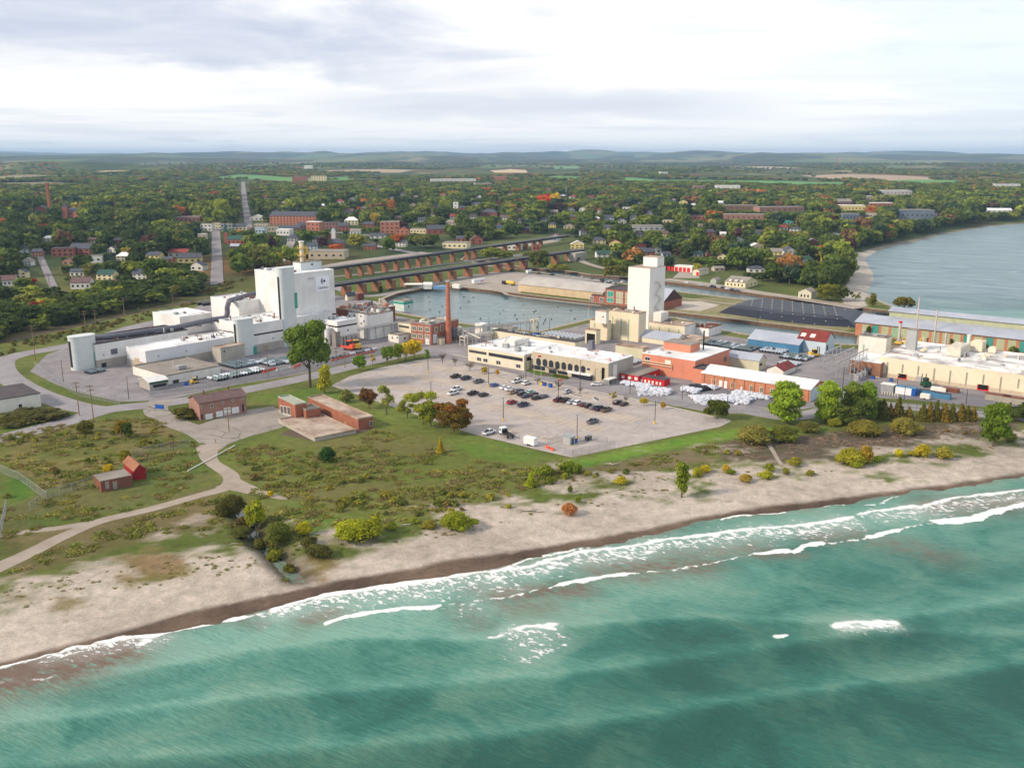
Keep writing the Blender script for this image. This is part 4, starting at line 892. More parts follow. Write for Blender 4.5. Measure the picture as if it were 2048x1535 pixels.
for a in (392,401.5,411,419.7): wo_.rect('R',a-1.8,760-(a-400)*.22,a+1.8,756-(a-400)*.22,glass)
wo_.rect('R',346,759,358,772,dgrey,'garage_door'); wo_.rect('R',362,761,374,771,door_w,'garage_door'); wo_.unit(362,738,4,3,1.6,galv); wo_.pipe(347,735,3,.1,trimw)
gs=B('canopy_building','white roofed gate lodge with green fascia and glazed front',300,781,765,336,278,conw,M('white_metal_roof',S(226,226,226)),gable='u',gh=1.,th=R(44),cat='lodge'); gs.lrect('R',0,gs.h-.9,gs.Lu,gs.h-.1,grnp,'fascia',.1); gs.lrect('R',1.5,.9,gs.Lu-1,gs.h-1.2,glass)
cb=B('concrete_building','small concrete block house against the white corrugated warehouse',443,725,697.5,489,424,conw,roofdirt); cb.rect('R',447,701,450,704,dgrey,'wall_lamp')
# ------------------------------------------------------------ laboratory and office
L10b=B('laboratory','dark roofed rear range behind the laboratory with white roof lights',1150,706,685,1163,985,cream,roofd,par=.3); L10b.clutter(16,12,mats=[trimw,galv,cream,bluep])
L10=B('laboratory','long cream laboratory with white roof and ribbon windows',1048,741,711,1130,936,cream,roofw,par=.35)
dh=L10.h
L10.lrect('L',.8,dh*.60,L10.Lv*.62,dh*.82,glass,'ribbon_window',.1); L10.lrect('L',L10.Lv*.66,dh*.62,L10.Lv*.98,dh*.80,dgrey,'ribbon_window',.1); L10.lrect('R',2,dh*.60,9,dh*.85,glass,'ribbon_window',.1)
for k in range(16): 
    if k%5!=4 and 5+k*4<L10.Lv-.5: L10.lrect('L',2+k*4,.9,4.6+k*4,dh*.36,random.choice([dgrey,M('old_window',S(120,122,108)),cream]),'window',.08,trimw)
L10.unit(1036,688,12,5,2.6,trimw); L10.unit(1014,695,2,2,1.8,galv); L10.unit(1036,702,2.4,2.4,2,galv); L10.unit(1055,692,2.4,2.4,2,galv); L10.clutter(14,13,0,1,.45,1,mats=[galv,rustm,trimw,bluep])
L11=B('office_building','two storey tan office with eight tall rounded windows and white roof',1216,766,727,1267,1063,tanw,roofw,par=.3)
L11.lrect('R',-.02,.1,L11.Lu,L11.h-.05,conw,'side_wall',.04)
for a,c in zip((1077.4,1090.1,1102.6,1115.1,1127.8,1140.5,1153.5,1166.6),(722.8,724.7,727.3,729.2,731.1,733.6,735.9,738.1)): L11.rect('L',a-3.6,c-7.0,a+3.6,c+7.0,glass,'window',.5,oct_=True)
for x0,y0,x1,y1,nm in ((1064.8,731,1090,739,'window'),(1098,740.5,1113,747.5,'window'),(1115.5,742,1135,748,'window'),(1143.5,749.5,1159,755.5,'entrance')): L11.rect('L',x0,y0,x1,y1,glass,nm,.1)
L11.rect('L',1161,751,1185,757,glass,'bay_window',1.6); L11.rect('L',1140,744,1186,746.5,roofw,'canopy',2.4); L11.rect('L',1094,733.5,1113,735.5,roofg,'canopy',1.6); L11.rect('L',1203.5,735,1209,759,blackm,'stair_window',.12); L11.rect('R',1226,729,1233,753,trimw,'banner',.2)
sgn=L11.rect('L',1174,736,1180,740,navy,'wall_emblem',.06,oct_=True)
L11.unit(1196,697,2.6,2.6,4.5,duct); L11.clutter(26,14,big=.7,mats=[galv,trimw,M('pink_unit',S(226,180,180)),roofw])
# bus shelter
c=P(1220,768); t=thing('bus_shelter','glazed shelter with pale roof outside the office corner','shelter',c,RZ)
q=MB(); q.box(-3,-1.5,2.5,3,1.5,2.75); q.build('roof',trimw,t)
q=MB(); q.box(-2.8,1.3,.2,2.8,1.36,2.4); q.box(-2.86,-1.3,.2,-2.8,1.3,2.4); q.box(2.8,-1.3,.2,2.86,1.3,2.4); q.build('glass_wall',M('shelter_glass',S(160,168,172),None,1,.2,alpha=.45),t)
for x in (-2.8,2.8):
    for y in (-1.3,1.3): q=MB(); q.box(x-.07,y-.07,0,x+.07,y+.07,2.5); q.build('post',galv,t)
q=MB(); q.box(-2,.6,.42,2,1.,.5); q.box(-1.8,.7,0,-1.7,.9,.42); q.box(1.7,.7,0,1.8,.9,.42); q.build('bench',dgrey,t)
# ------------------------------------------------------------ white tower group
L12=B('elevator_tower','tallest slender white tower with zigzag outside stairs',1296,661,537,1331,1257,M('tower_white',S(238,234,226),S(226,222,216),.1,.7,kind='streak'),roofdirt,par=.2)
hx=B('tower_head','white lift head set on top of the slender tower',1323.7,535,522,1330.6,1284,M('tower_white',S(238,234,226)),roofdirt,Lu=5,Lv=15,ground=tuple(Vector(L12.c)+L12.u*(L12.Lu-5)+L12.v*2)[:2]+(L12.h+.04,),z0=L12.h+.04,par=.1) if False else None
bpy.context.view_layer.update()
q=MB(); q.box(L12.Lu*.55,1,L12.h+.05,L12.Lu-.02,L12.Lv*.72,L12.h+5.2); hd=q.build('lift_head',M('tower_white',S(238,234,226)),L12.root)
q=MB(); q.box(L12.Lu*.55-.1,.9,L12.h+5.2,L12.Lu+.08,L12.Lv*.72+.1,L12.h+5.45); q.build('head_roof',roofdirt,hd)
q=MB(); zz=[L12.h*f for f in (.03,.14,.25,.36,.47,.58,.69,.78)]; xa,xb=L12.Lu*.38,L12.Lu*.72
for i in range(len(zz)-1):
    a,c=(xa,xb) if i%2 else (xb,xa); 
    for yy in (-.25,-1.25):
        q.tube([(a,yy,zz[i]),(c,yy,zz[i+1])],.12,4); q.tube([(a,yy,zz[i]+1),(c,yy,zz[i+1]+1)],.07,4)
    n=9
    for k in range(n): f=k/n; q.box(a+(c-a)*f-.2,-1.25,zz[i]+(zz[i+1]-zz[i])*f,a+(c-a)*f+.2,-.2,zz[i]+(zz[i+1]-zz[i])*f+.08)
    q.box(min(c,c+1.2*(1 if c>a else -1)),-1.4,zz[i+1]-.1,max(c,c+1.2*(1 if c>a else -1)),-.02,zz[i+1])
q.build('outside_stairs',trimw,L12.root)
L13=B('mill_building','tall cream mill block with three green window strips below the white tower',1276,684,628,1292.6,1214.6,M('cream_metal',S(226,214,186),S(206,194,168),.12,.6,kind='streak'),roofdirt)
for a,y0,y1 in ((1225,633,681),(1242,636,681),(1257,638,682)): L13.rect('L',a-1.1,y0,a+1.1,y1,gstrip,'window_strip',.06)
L13.clutter(14,15,mats=[rustm,galv,cream])
L13b=B('mill_building','lower cream wing with pale roof left of the mill block',1214,681,644,1222,1180,M('cream_metal',S(226,214,186)),roofdirt); L13b.rect('L',1188,646,1190.5,655,gstrip,'window_strip'); 
L13c=B('mill_annex','small white square hut on top of the lower cream wing',1212,646,624,1218,1191,trimw,roofdirt,z0=L13b.h+.3,cat='hut'); L13c.rect('L',1205,632,1208,634.5,glass)
L13d=B('loading_dock','cream loading house with a big dark open door below the mill',1192,689,662,1201,1170.5,M('cream_metal',S(226,214,186)),roofdirt); L13d.rect('L',1173.5,667,1190,687.5,blackm,'open_door',.06)
q=MB(); q.tube([(-.5,2,9),(-2,-1,1)],.5,8); q.tube([(-.8,-2,6),(3,-3,3)],.3,6); t=q.build('loading_chute',ylw); t.location=P(1204,672); tag(t,'yellow loading chute on the wall beside the open dock door','chute')
L14=B('mill_building','long cream range with four green window strips right of the mill',1368.5,676,653,1391,1298,M('cream_metal',S(226,214,186)),roofdirt)
for a in (1301,1319,1338,1357.5): L14.rect('L',a-1,651+(a-1300)*.12,a+1,661+(a-1300)*.12,gstrip,'window_strip')
L14.unit(1322,640,8,5,5,trimw); L14.clutter(8,16); L14.lrect('R',0,.1,L14.Lu,L14.h-.1,white,'side_wall',.05)
L15=B('warehouse','low shed with pale blue grey roof in front of the cream mill range',1352,693,683,1375,1277,cream,roofm,gable='v',gh=3)
L16=B('substation_building','small cream flat roofed block with white parapet by the orange building',1396,694,682,1419,1354,cream,roofdirt)
L18=B('process_building','white walled plant with rusty roof at the channel edge',1417,673,657,1443.5,1390,white,rustm); L18.clutter(12,17,mats=[rustm,galv])
L17=B('warehouse','grey beige windowless store with stained flat roof between the offices and mill',1285.4,718,698,1298,1231,beige,roofdirt)
L19=B('orange_building','large orange clad block with stained white roof',1389,761,722,1459,1284.5,orangew,roofw,par=.3)
L19.rect('L',1290.5,714,1300,720,glass,frame=trimw); L19.rect('L',1330,720,1342,727,trimw,'wall_panel'); L19.rect('R',1448,713,1454,722,duct,'loading_door')
q=MB(); 
for dz in (0,1.1): q.tube([(-.6,L19.Lv*.99,L19.h*.52+dz),(-.6,L19.Lv*.42,L19.h*.52+dz),(-.6,L19.Lv*.42,L19.h*.36+dz)],.22,6)
q.build('wall_pipe',M('cream_pipe',S(222,206,176)),L19.root); L19.clutter(12,18,big=.8,mats=[galv,trimw])
x,y=L19.top(1326,700); q=MB(); q.box(L19.Lu*.42,L19.Lv-17,L19.h,L19.Lu*.42+9,L19.Lv-3,L19.h+3.6); ho=q.build('roof_house',orangew,L19.root); q=MB(); q.box(L19.Lu*.42-.2,L19.Lv-17.2,L19.h+3.6,L19.Lu*.42+9.2,L19.Lv-2.8,L19.h+3.9); q.build('house_roof',roofg,ho)
q=MB(); q.cyl(L19.Lu*.42+10.5,L19.Lv-18,L19.h,L19.h+9,.35,n=10); q.build('flue',blackt,L19.root)
L19b=B('orange_annex','small orange lean-to with a dark roof at the corner of the orange block',1404,767,739,1424,1386,orangew,roofd)
L20=B('brick_workshop','long orange brick workshop with white gabled roof and arched windows',1619,804,779,1652,1404,obrick,roofw,gable='v',gh=2.2,eave=.4)
L20.lrect('R',.05,.1,L20.Lu-.05,L20.h,lblue,'gable_wall',.06)
for a,c in ((1427.6,763.6),(1466,770),(1504,776),(1524,779.5),(1545,782.7),(1566,786.5),(1586,790)): L20.rect('L',a-3.8,c-5,a+3.8,c+5,M('workshop_window',S(112,112,92),S(84,86,76),2.,.4),frame=trimw,t=.1)
L20.rect('L',1438,761,1454,779,door_w,'garage_door'); L20.rect('L',1481,773,1484.5,783,door_w,'door')
for f in np.linspace(.02,.98,11): q=MB(); y=L20.Lv*f; q.box(-.28,y-.35,0,-.001,y+.35,L20.h-.1); q.build('pilaster',obrick,L20.root)
L21b=B('site_trailer','red office trailer with pale grey roof behind the front red trailer',1277,766,752,1320,1240,redw,roofg,par=.15,cat='trailer'); 
L21a=B('site_trailer','long bright red office trailer with a row of small white windows',1328.5,773,760.5,1340,1276,redw,roofd,par=.15,cat='trailer')
for a in (1283,1290.5,1298,1305.5,1313.5,1320.5): L21a.rect('L',a-1.8,757.6+(a-1283)*.17,a+1.8,763.6+(a-1283)*.17,trimw,'window')
for a in (1246,1259,1272): L21b.rect('L',a-3,750.5+(a-1246)*.14,a+3,756.5+(a-1246)*.14,trimw,'window')
for a in (1290,1300,1310): L21b.rect('R',a-1.5,758-(a-1280)*.32,a+1.5,763-(a-1280)*.32,trimw,'window')
B('site_trailer','short red trailer end tucked beside the office corner',1241,756,741,1247,1232,redw,roofg,par=.15,cat='trailer')
L22=B('storage_shed','beige arched roof shed behind the brick workshop',1517,742,722,1532.6,1457,beige,roofm,gable='v',gh=2.5); L22.rect('R',1519,726,1524,731,glass,'window')
L23=B('storage_shed','low shed with rusty red roof right of the beige arched shed',1566,752,742,1591,1534,trimw,rust,gable='u',gh=2.,cat='shed')
L24=B('quay_shed','long bright blue shed with grey roof by the channel',1597,706,690,1626,1496,bluew,roofm,gable='v',gh=3.5)
L25=B('quay_shed','light blue shed with steep rust red roof and two skylights',1649.9,708.5,684,1670,1595,lblue,rust,gable='v',gh=4.)
for f in (.45,.78): q=MB(); k=4./(L25.Lu/2); x0,x1=L25.Lu*.12,L25.Lu*.3; q.add([(x0,L25.Lv*f,L25.h+x0*k+.28),(x1,L25.Lv*f,L25.h+x1*k+.28),(x1,L25.Lv*f+2.5,L25.h+x1*k+.28),(x0,L25.Lv*f+2.5,L25.h+x0*k+.28)],[(0,1,2,3)]); q.build('skylight',trimw,L25.root)
L25.rect('R',1653,690,1656,700,glass,'window')
# ------------------------------------------------------------ east factory
fcream=M('factory_cream',S(232,218,192),S(216,202,176),.06,.8,kind='streak')
L26=B('factory_hall','very long cream factory hall with grey window slots and two dark dock doors',2130,804,761,None,1759.4,fcream,M('factory_roof',S(226,224,222),S(150,142,138),.10,.8,lo=.45,hi=.66),Lu=46,par=.35)
for a,y0,y1 in ((1774.2,724,751.5),(1805,728,746),(1836.5,731.5,750),(1868,736,763),(1899.8,740,768.5),(1932.5,744,773.5),(1966.8,748.5,768),(2001,753,784),(2037,757.5,776)): L26.rect('L',a-1.7,y0,a+1.7,y1,M('slot_window',S(160,158,140),S(138,136,120)),'window_slot',.06)
for x0,y0,x1,y1 in ((1796.7,747.5,1812.3,763.3),(1955.5,769,1975.5,786.6)):
    o=L26.rect('L',x0,y0,x1,y1,blackm,'dock_door',.12); 
    a=L26.hit('L',x0,(y0+y1)/2)[0]; c=L26.hit('L',x1,(y0+y1)/2)[0]; zt=L26.hit('L',(x0+x1)/2,y0)[1]; q=MB(); q.box(-.2,min(a,c)-.3,0,-.01,min(a,c),zt); q.box(-.2,max(a,c),0,-.01,max(a,c)+.3,zt); q.box(-.3,min(a,c)-.3,-.02,-.125,max(a,c)+.3,.5); q.build('door_surround',orgp if x0<1900 else redd,o)
L26.rect('L',1831.4,752,1844,768,greyw,'roller_door',.1); L26.lrect('L',0,0,L26.Lv,L26.h*.2,M('plinth',S(206,188,164)),'plinth',.05)
L26.unit(1915,708,16,6,4.2,M('penthouse_cream',S(214,206,192)),'rooftop_house'); L26.unit(1960,698,8,5,4.5,cream,'rooftop_house'); L26.unit(1985,705,4,3,2.5,cream); L26.pipe(1940,693,6,.8,trimw); L26.clutter(46,19,big=1.05,mats=[galv,trimw,rustm,cream,duct])
L26b=B('factory_office','brown brick office block at the west end of the long factory',1759.4,755.4,727,1790,1700.3,brbrick,roofw,par=.3)
for x0,x1 in ((1702,1713),(1726,1742)): L26b.rect('L',x0,734,x1,738,duct,'awning',.9); L26b.rect('L',x0,742,x1,747,glass,'window')
L26b.rect('L',1717,741,1724,751,glass,'door'); L26b.lrect('L',.2,0,L26b.Lv-.1,.1+L26b.h*.0+.2,cream,'plinth')
L26c=B('process_building','cream upper plant storey with yellow pipework above the factory roof',1853,722,697,1870,1784,cream,roofdirt,h=None); L26c.clutter(36,20,big=1.5,mats=[ylw,ylw,trimw,galv,cream,rustm])
L26d=B('process_building','plain white tall block behind the brown brick office',1769,724,677,1784,1719,trimw,roofg); L26d.rect('L',1726,689,1728.5,703,gstrip,'window_strip'); L26d.clutter(8,21,big=1.2,mats=[galv,duct])
L26e=B('roof_cabin','light grey steel cabin perched above the factory pipework',1830,700,656,1838,1814,greyw,roofg,z0=9,h=9,cat='cabin')
for nm,px_,yb,yt,r in (('white flue stack, left of the pair behind the east factory',1829.5,690,594,.38),('white flue stack, right of the pair behind the east factory',1864.5,712,620,.38),('short pink white flue beside the right pair of stacks',1888,712,666,.6),('slim white vent column with red tip above the factory pipework',1796,698,645,.7)): stack('exhaust_stack',nm,px_,yb,yt,r,M('stack_pale',S(206,192,186)),tip=redd if 'tip' in nm else None,z0=0)
# transformer yard lattice
c=P(1682,752); t=thing('transformer_yard','grey steel lattice gantries with transformers left of the brown brick office','substation',c,RZ)
for i in range(5):
    for j in range(3):
        q=MB(); x,y=i*5.-6,j*6.-6; 
        for dx in (-.3,.3): q.box(x+dx-.06,y-.06,0,x+dx+.06,y+.06,11)
        for k in range(10): q.tube([(x-.3,y,k*1.1),(x+.3,y,k*1.1+1.1)],.04,4)
        q.build('lattice_mast',galv,t)
for j in range(3): q=MB(); q.box(-6.5,j*6-6.2,10.8,14.5,j*6-5.8,11.2); q.box(-6.5,j*6-6.2,7.,14.5,j*6-5.8,7.3); q.build('busbar_beam',galv,t)
for i in range(4):
    q=MB(); x=i*5.-4; q.box(x-1.3,-9.5,.3,x+1.3,-7.5,2.6); q.box(x-1.6,-9.9,0,x+1.6,-7.1,.3)
    for k in range(3): q.cyl(x-.8+k*.8,-8.5,2.6,3.9,.14,n=8)
    q.build('transformer',galv,t)
# ------------------------------------------------------------ long harbour warehouse with monitor roof
L27=B('monitor_warehouse','very long brick harbour warehouse with grey monitor roof and green window bays',2130,717,688,None,1712,obrick,roofm,Lu=34,par=.05)
hL=L27.h
q=MB(); a,bq=L27.Lu,L27.Lv
q.add([(-1,-1,hL+.1),(11.5,-1,hL+3.),(11.5,bq+.6,hL+3.),(-1,bq+.6,hL+.1),(-1,-1,hL-.2),(11.5,-1,hL+2.7),(11.5,bq+.6,hL+2.7),(-1,bq+.6,hL-.2)],[(0,1,2,3),(7,6,5,4),(0,4,5,1),(1,5,6,2),(2,6,7,3),(3,7,4,0)])
q.add([(a+1,-1,hL+.1),(a-11.5,-1,hL+3.),(a-11.5,bq+.6,hL+3.),(a+1,bq+.6,hL+.1)],[(3,2,1,0)]); q.build('lean_to_roof',roofm,L27.root)
q=MB(); q.box(11.5,.5,hL,a-11.5,bq-14,hL+6.2); mo=q.build('monitor',gwin,L27.root)
q=MB(); q.add([(10.6,-.5,hL+6.1),(a/2,-.5,hL+7.6),(a-10.6,-.5,hL+6.1),(10.6,bq-13.4,hL+6.1),(a/2,bq-13.4,hL+7.6),(a-10.6,bq-13.4,hL+6.1),(10.6,-.5,hL+5.8),(a-10.6,-.5,hL+5.8),(10.6,bq-13.4,hL+5.8),(a-10.6,bq-13.4,hL+5.8)],[(0,1,4,3),(1,2,5,4),(6,8,9,7),(0,3,8,6),(3,4,5,9,8),(0,6,7,2,1)]); q.build('monitor_roof',roofm,mo)
nb_=int(bq/5.4); ivy=M('ivy',S(62,78,44),S(84,80,48),1.2,.9,.5)
for k in range(nb_):
    y=bq-3-(k+1)*5.2+.8; 
    if y<.5: break
    L27.lrect('L',y,.6,y+3.7,hL*.86,random.choice([gwin,gwin,gwin,gstrip,M('teal_pane',S(70,150,140))]),'window_bay',.05)
q=MB(); rr=random.Random(5)
# curved roof warehouse on the pier
L28=B('arched_warehouse','long tan pier warehouse with low grey curved roof',1205,601,586,None,1036.5,M('tan_render',S(206,184,152),S(186,164,134),.2,.9,kind='panel',per=6.2),roofm,Lu=27,par=.02)
q=MB(); n=14; a,bq,h=L28.Lu,L28.Lv,L28.h; v=[];f=[]
for k in range(n+1):
    t_=k/n; x=-.6+(a+1.2)*t_; z=h+.1+4.6*math.sin(math.pi*t_); v+=[(x,-.6,z),(x,bq+.6,z),(x,-.6,h-.2),(x,bq+.6,h-.2)]
for k in range(n): i=4*k; f+=[(i,i+4,i+5,i+1),(i+2,i+6,i+4,i),(i+1,i+5,i+7,i+3)]
q.add(v,f); q.build('curved_roof',M('curved_roof_metal',S(186,180,174),S(160,154,150),.12,.7,.2,kind='corr',per=1.5),L28.root,smooth=False)
L29=B('brick_hall','two storey red brick pier building with pale green windows',1268,614,583,None,1211,brick,roofd,Lu=18)
for k in range(5):
    for z0_,z1_ in ((.15,.42),(.52,.86)): y=L29.Lv-4.2-k*7.2; L29.lrect('L',y-4.6 if False else y-2.2,L29.h*z0_,y+2.6,L29.h*z1_,gwin if k!=0 else teal,'window',.06,trimw)
L29b=B('brick_hall','low red brick wing with grey windows beside the green windowed hall',1211,606,593,1216,1183,brick,roofd); 
for k in (0,2): L29b.lrect('L',2+k*4,1,4.6+k*4,3.4,duct,'window',.06,trimw)
L30=B('gabled_hall','brown gabled brick hall right of the slender white tower',1327,620,602.5,1364,1288,brick,roofm,gable='v',gh=6.5)
q=MB(); a=L30.Lu; q.add([(0,-.08,L30.h-.6),(a,-.08,L30.h-.6),(a,-.08,L30.h),(a/2,-.08,L30.h+6.4),(0,-.08,L30.h)],[(0,1,2,3,4)]); q.build('gable_cladding',M('dark_red_cladding',S(84,54,52),S(70,44,44)),L30.root)
# tarpaulin covered stockpile
tp=[(1437,625),(1475,608),(1530,604),(1600,612),(1735,630),(1712,655),(1640,651),(1560,643)]
tb=[P(a,c)[:2] for a,c in tp]; cc=P(1590,630); t=thing('covered_stockpile','flat topped soil stockpile under a black tarpaulin held by white weights','stockpile',(cc[0],cc[1],0))
loc=[(x-cc[0],y-cc[1]) for x,y in tb]
def ins(poly,k): 
    g=grow([(p[0],p[1]) for p in poly],-k); return g
r0,r1,r2=loc,ins(loc,7),ins(loc,13); q=MB(); n=len(loc)
v=[(x,y,0) for x,y in r0]+[(x,y,3.6) for x,y in r1]+[(x,y,4.6) for x,y in r2]
q.add(v,[(i,(i+1)%n,n+(i+1)%n,n+i) for i in range(n)]+[(n+i,n+(i+1)%n,2*n+(i+1)%n,2*n+i) for i in range(n)]+[tuple(range(2*n,3*n))])
ta=q.build('tarpaulin',M('black_tarpaulin',S(34,38,52),S(22,26,40),.08,.5,.5,spec=.35),t)
rr=random.Random(3); xs_=[p[0] for p in loc]; ys_=[p[1] for p in loc]; q=MB(); dirv=V
for ln in range(14):
    f0=Vector((min(xs_)+(max(xs_)-min(xs_))*(ln+.5)/14,min(ys_)))
    for k in range(0,26,2):
        x=min(xs_)+(max(xs_)-min(xs_))*(ln+.5)/14-4+k*1.8*.6; y=min(ys_)+(max(ys_)-min(ys_))*(k+.5)/26
        if not inpoly(np.array([x]),np.array([y]),r0)[0]: continue
        i1=inpoly(np.array([x]),np.array([y]),r1)[0]; d=dline(np.array([x]),np.array([y]),r0,True)[0]; z=3.6*d/7 if not i1 else min(4.6,3.6+(d-7)/6)
        q.box(x-.28,y-.28,z,x+.28,y+.28,z+.22)
q.build('weight',trimw,t)['kind']='stuff'
# remaining site buildings
fh=B('fire_hall','row of red garage doors under a long white roof across the river',1384,545,533,1392,1349,trimw,roofw,cat='garage',par=.2)
for k in range(7): fh.lrect('L',2+k*3.9,.05,4.9+k*3.9,fh.h*.72,redd,'garage_door',.08)
f2=B('garage_block','beige gabled garage with one red door near the red garage row',1398,551.5,541,1418,1386,cream,roofg,gable='u',gh=1.,cat='garage'); f2.rect('L',1392.5,544,1397.5,551,redd,'garage_door')
B('green_shed','small grey green hipped shed beside the waterfront road',1432,567.5,560,1442,1421,M('grey_green_wall',S(170,180,164)),roofg,gable='u',gh=1.5,cat='shed')
ych=B('waterfront_house','cream house with white dormers and verandah on the waterfront',1490,576,566,1515,1450,M('cream_siding',S(232,220,180),S(214,202,164)),roofg,gable='v',gh=3.2,cat='house')
for k in range(3): q=MB(); y=ych.Lv*(.2+.28*k); q.box(.4,y-1,ych.h-.2,3.2,y+1,ych.h+1.7); d_=q.build('dormer',trimw,ych.root)
ych.row('L',5,1,ych.Lv-1,1,2.6,1.1); ych.row('R',3,.5,ych.Lu-.5,1,2.6,1.1)
hp=B('pump_house','pale hipped roof pump house by the harbour mouth',1622,598,585,1634,1597,M('pale_block',S(206,202,180),S(190,184,164)),roofg,gable='u',gh=2.2,cat='house'); hp.row('L',3,1,hp.Lv-1,1,2.8,1.)
# foreground brick buildings
gb=B('brick_garage','two storey pink brick garage with brown roof and four white garage doors',401,841,806,491.5,377,M('pink_brick',S(176,136,122),S(154,114,102),.4,.9,kind='brick'),roofb,gable='u',gh=1.8,th=R(50),eave=.5)
for x0,y0,x1,y1 in ((411.5,828,424.5,838),(433,822.5,445,832),(448.5,815.5,460.5,828),(464.5,814.5,477,825)): gb.rect('R',x0,y0,x1,y1,door_w,'garage_door',.1,trimw)
for x0,y0,x1,y1 in ((421.5,808,426,814),(443.5,802.5,447,806.5),(464,798,467.5,802),(484,793.5,487.5,797.5),(401.5,811.5,405,815.5)): gb.rect('R',x0,y0,x1,y1,glass,'window',.1,trimw)
gb.rect('R',484,808,488,822,dgrey,'door'); gb.rect('R',402.5,828,406,838,dgrey,'door')
q=MB(); q.cyl(4,gb.Lv/2,gb.h+1,gb.h+3.2,.25,n=8); q.cyl(gb.Lu*.75,gb.Lv/2,gb.h+1,gb.h+3.4,.25,n=8); q.build('flue',rust,gb.root)
tb_=M('turret_brick',S(172,110,86),S(148,94,74),.4,.9,kind='brick'); grr=M('green_copper_roof',S(168,174,158),S(146,150,138),.3,.8)
bb=B('brick_plant','long flat roofed orange brick waterworks with green edged roof',717,860,839,746.5,616,tb_,roofdirt,th=R(52))
for a,c0,c1 in ((649,833,843),(670,838,848),(691,843,852)): bb.rect('L',a-2,c0,a+2,c1,M('bricked_opening',S(190,140,104)),'blocked_window',.05)
bb.rect('L',646,832,650.5,842,door_w,'door'); bb.rect('R',739,842,744,851,glass,'window',.08,trimw)
b2=B('brick_plant','square orange brick pump hall with tall windows and green parapet',592,841,810,613,556,tb_,grr,th=R(52))
for a in (564,571,578): b2.rect('L',a-2.4,812+(a-564)*.15,a+2.4,826+(a-564)*.15,glass,'window',.08,trimw)
b2.lrect('L',-.2,0,b2.Lv+.2,1.,conw,'plinth'); b3=B('brick_plant','low link between the pump hall and the long waterworks',613,842,821,640,597,tb_,roofg,th=R(52)); b3.rect('L',601,829,608,840,dgrey,'door',.1)
bs=B('buried_reservoir','low flat concrete reservoir roof in the grass before the waterworks',630,883,880,None,556,conw,roofdirt,th=R(52),h=1.1,Lu=16,Lv=30,cat='reservoir')
bs.rect if False else None
ha=B('brick_hut','small weathered brick hut with grey felt roof in the meadow',203,984,962.5,262.5,187,M('old_brick',S(152,88,70),S(118,82,70),.6,.9,kind='brick',lo=.35,hi=.6),roofg,par=.12,th=R(52),cat='hut')
for x0,x1 in ((210.5,218),(225.5,234)): ha.rect('R',x0,962.,x1,977,M('plywood',S(156,150,140)),'door')
hb=B('red_hut','small red gabled hut with rust brown roof behind the brick hut',270,961,941,291,247,M('dark_red_paint',S(156,32,38),S(132,28,34),.4,.8),M('rust_felt',S(158,108,82),S(136,90,68),.4,.9),gable='v',gh=1.6,th=R(52),cat='hut')
lw=B('white_warehouse','low white building with grey roof at the left picture edge',83,811,792,110,-60,trimw,roofg,th=R(-35)) if False else None
c=P(83,812); t=thing('white_warehouse','low white building with dark grey roof at the left picture edge','building',c,R(180)+math.atan2(-(P(0,826)[1]-P(83,812)[1]),-(P(0,826)[0]-P(83,812)[0]))*1.0)
dv=(Vector(P(0,826)[:2])-Vector(P(83,812)[:2])); t.rotation_euler=(0,0,math.atan2(dv.y,dv.x)); Lw=dv.length*1.8
q=MB(); q.box(0,-22,-.3,Lw,0,5.2); 
q.build('wall',trimw,t); q=MB(); q.box(-.2,-22.2,5.2,Lw+.2,.2,5.5); q.build('roof',roofd,t)
for x,w_,z0_,z1_,nm in ((7,1.1,.1,2.2,'door'),(22,1.,1.4,2.6,'window'),(34,1.,1.4,2.6,'window')): q=MB(); q.box(x,.0,z0_,x+w_,.1,z1_); q.build(nm,glass,t)
# ------------------------------------------------------------ trees
def leafmat(name,inst=False):
    m=bpy.data.materials.new(name); m.use_nodes=True; nt_clear(m.node_tree); b=NB(m.node_tree)
    if inst: a=b.n('ShaderNodeAttribute',attribute_name='tcol'); a.attribute_type='INSTANCER'; c=a.outputs['Color']
    else: c=b.n('ShaderNodeObjectInfo').outputs['Color']
    lv=b.n('ShaderNodeAttribute',attribute_name='lv'); r,g,_=b.n('ShaderNodeSeparateColor').outputs[:3]; sc=b.nt.nodes[-1]; b.l(lv.outputs[0],sc.inputs[0])
    c1=b.mix(b.mr(r,0,1,0,.55),c,b.mix(1.,c,(1.55,1.25,.75),'MULTIPLY')); k=b.mr(g,0,1,.62,1.38); c1=b.mix(1.,c1,b.comb(k,k,k),'MULTIPLY')
    bs=b.n('ShaderNodeBsdfPrincipled'); b.l(c1,bs.inputs[0]); bs.inputs['Roughness'].default_value=.75; bs.inputs['Specular IOR Level'].default_value=.12
    tr=b.n('ShaderNodeBsdfTranslucent'); b.l(c1,tr.inputs[0]); mx=b.n('ShaderNodeMixShader'); mx.inputs[0].default_value=.34; b.l(bs.outputs[0],mx.inputs[1]); b.l(tr.outputs[0],mx.inputs[2])
    o=b.n('ShaderNodeOutputMaterial'); b.l(mx.outputs[0],o.inputs[0]); return m
LM=leafmat('foliage'); LMI=leafmat('woodland_foliage',True)
barkm=M('bark',S(108,94,78),S(80,68,56),2.,.95,.5); barkg=M('grey_bark',S(150,142,130),S(120,112,102),2.,.95,.4)
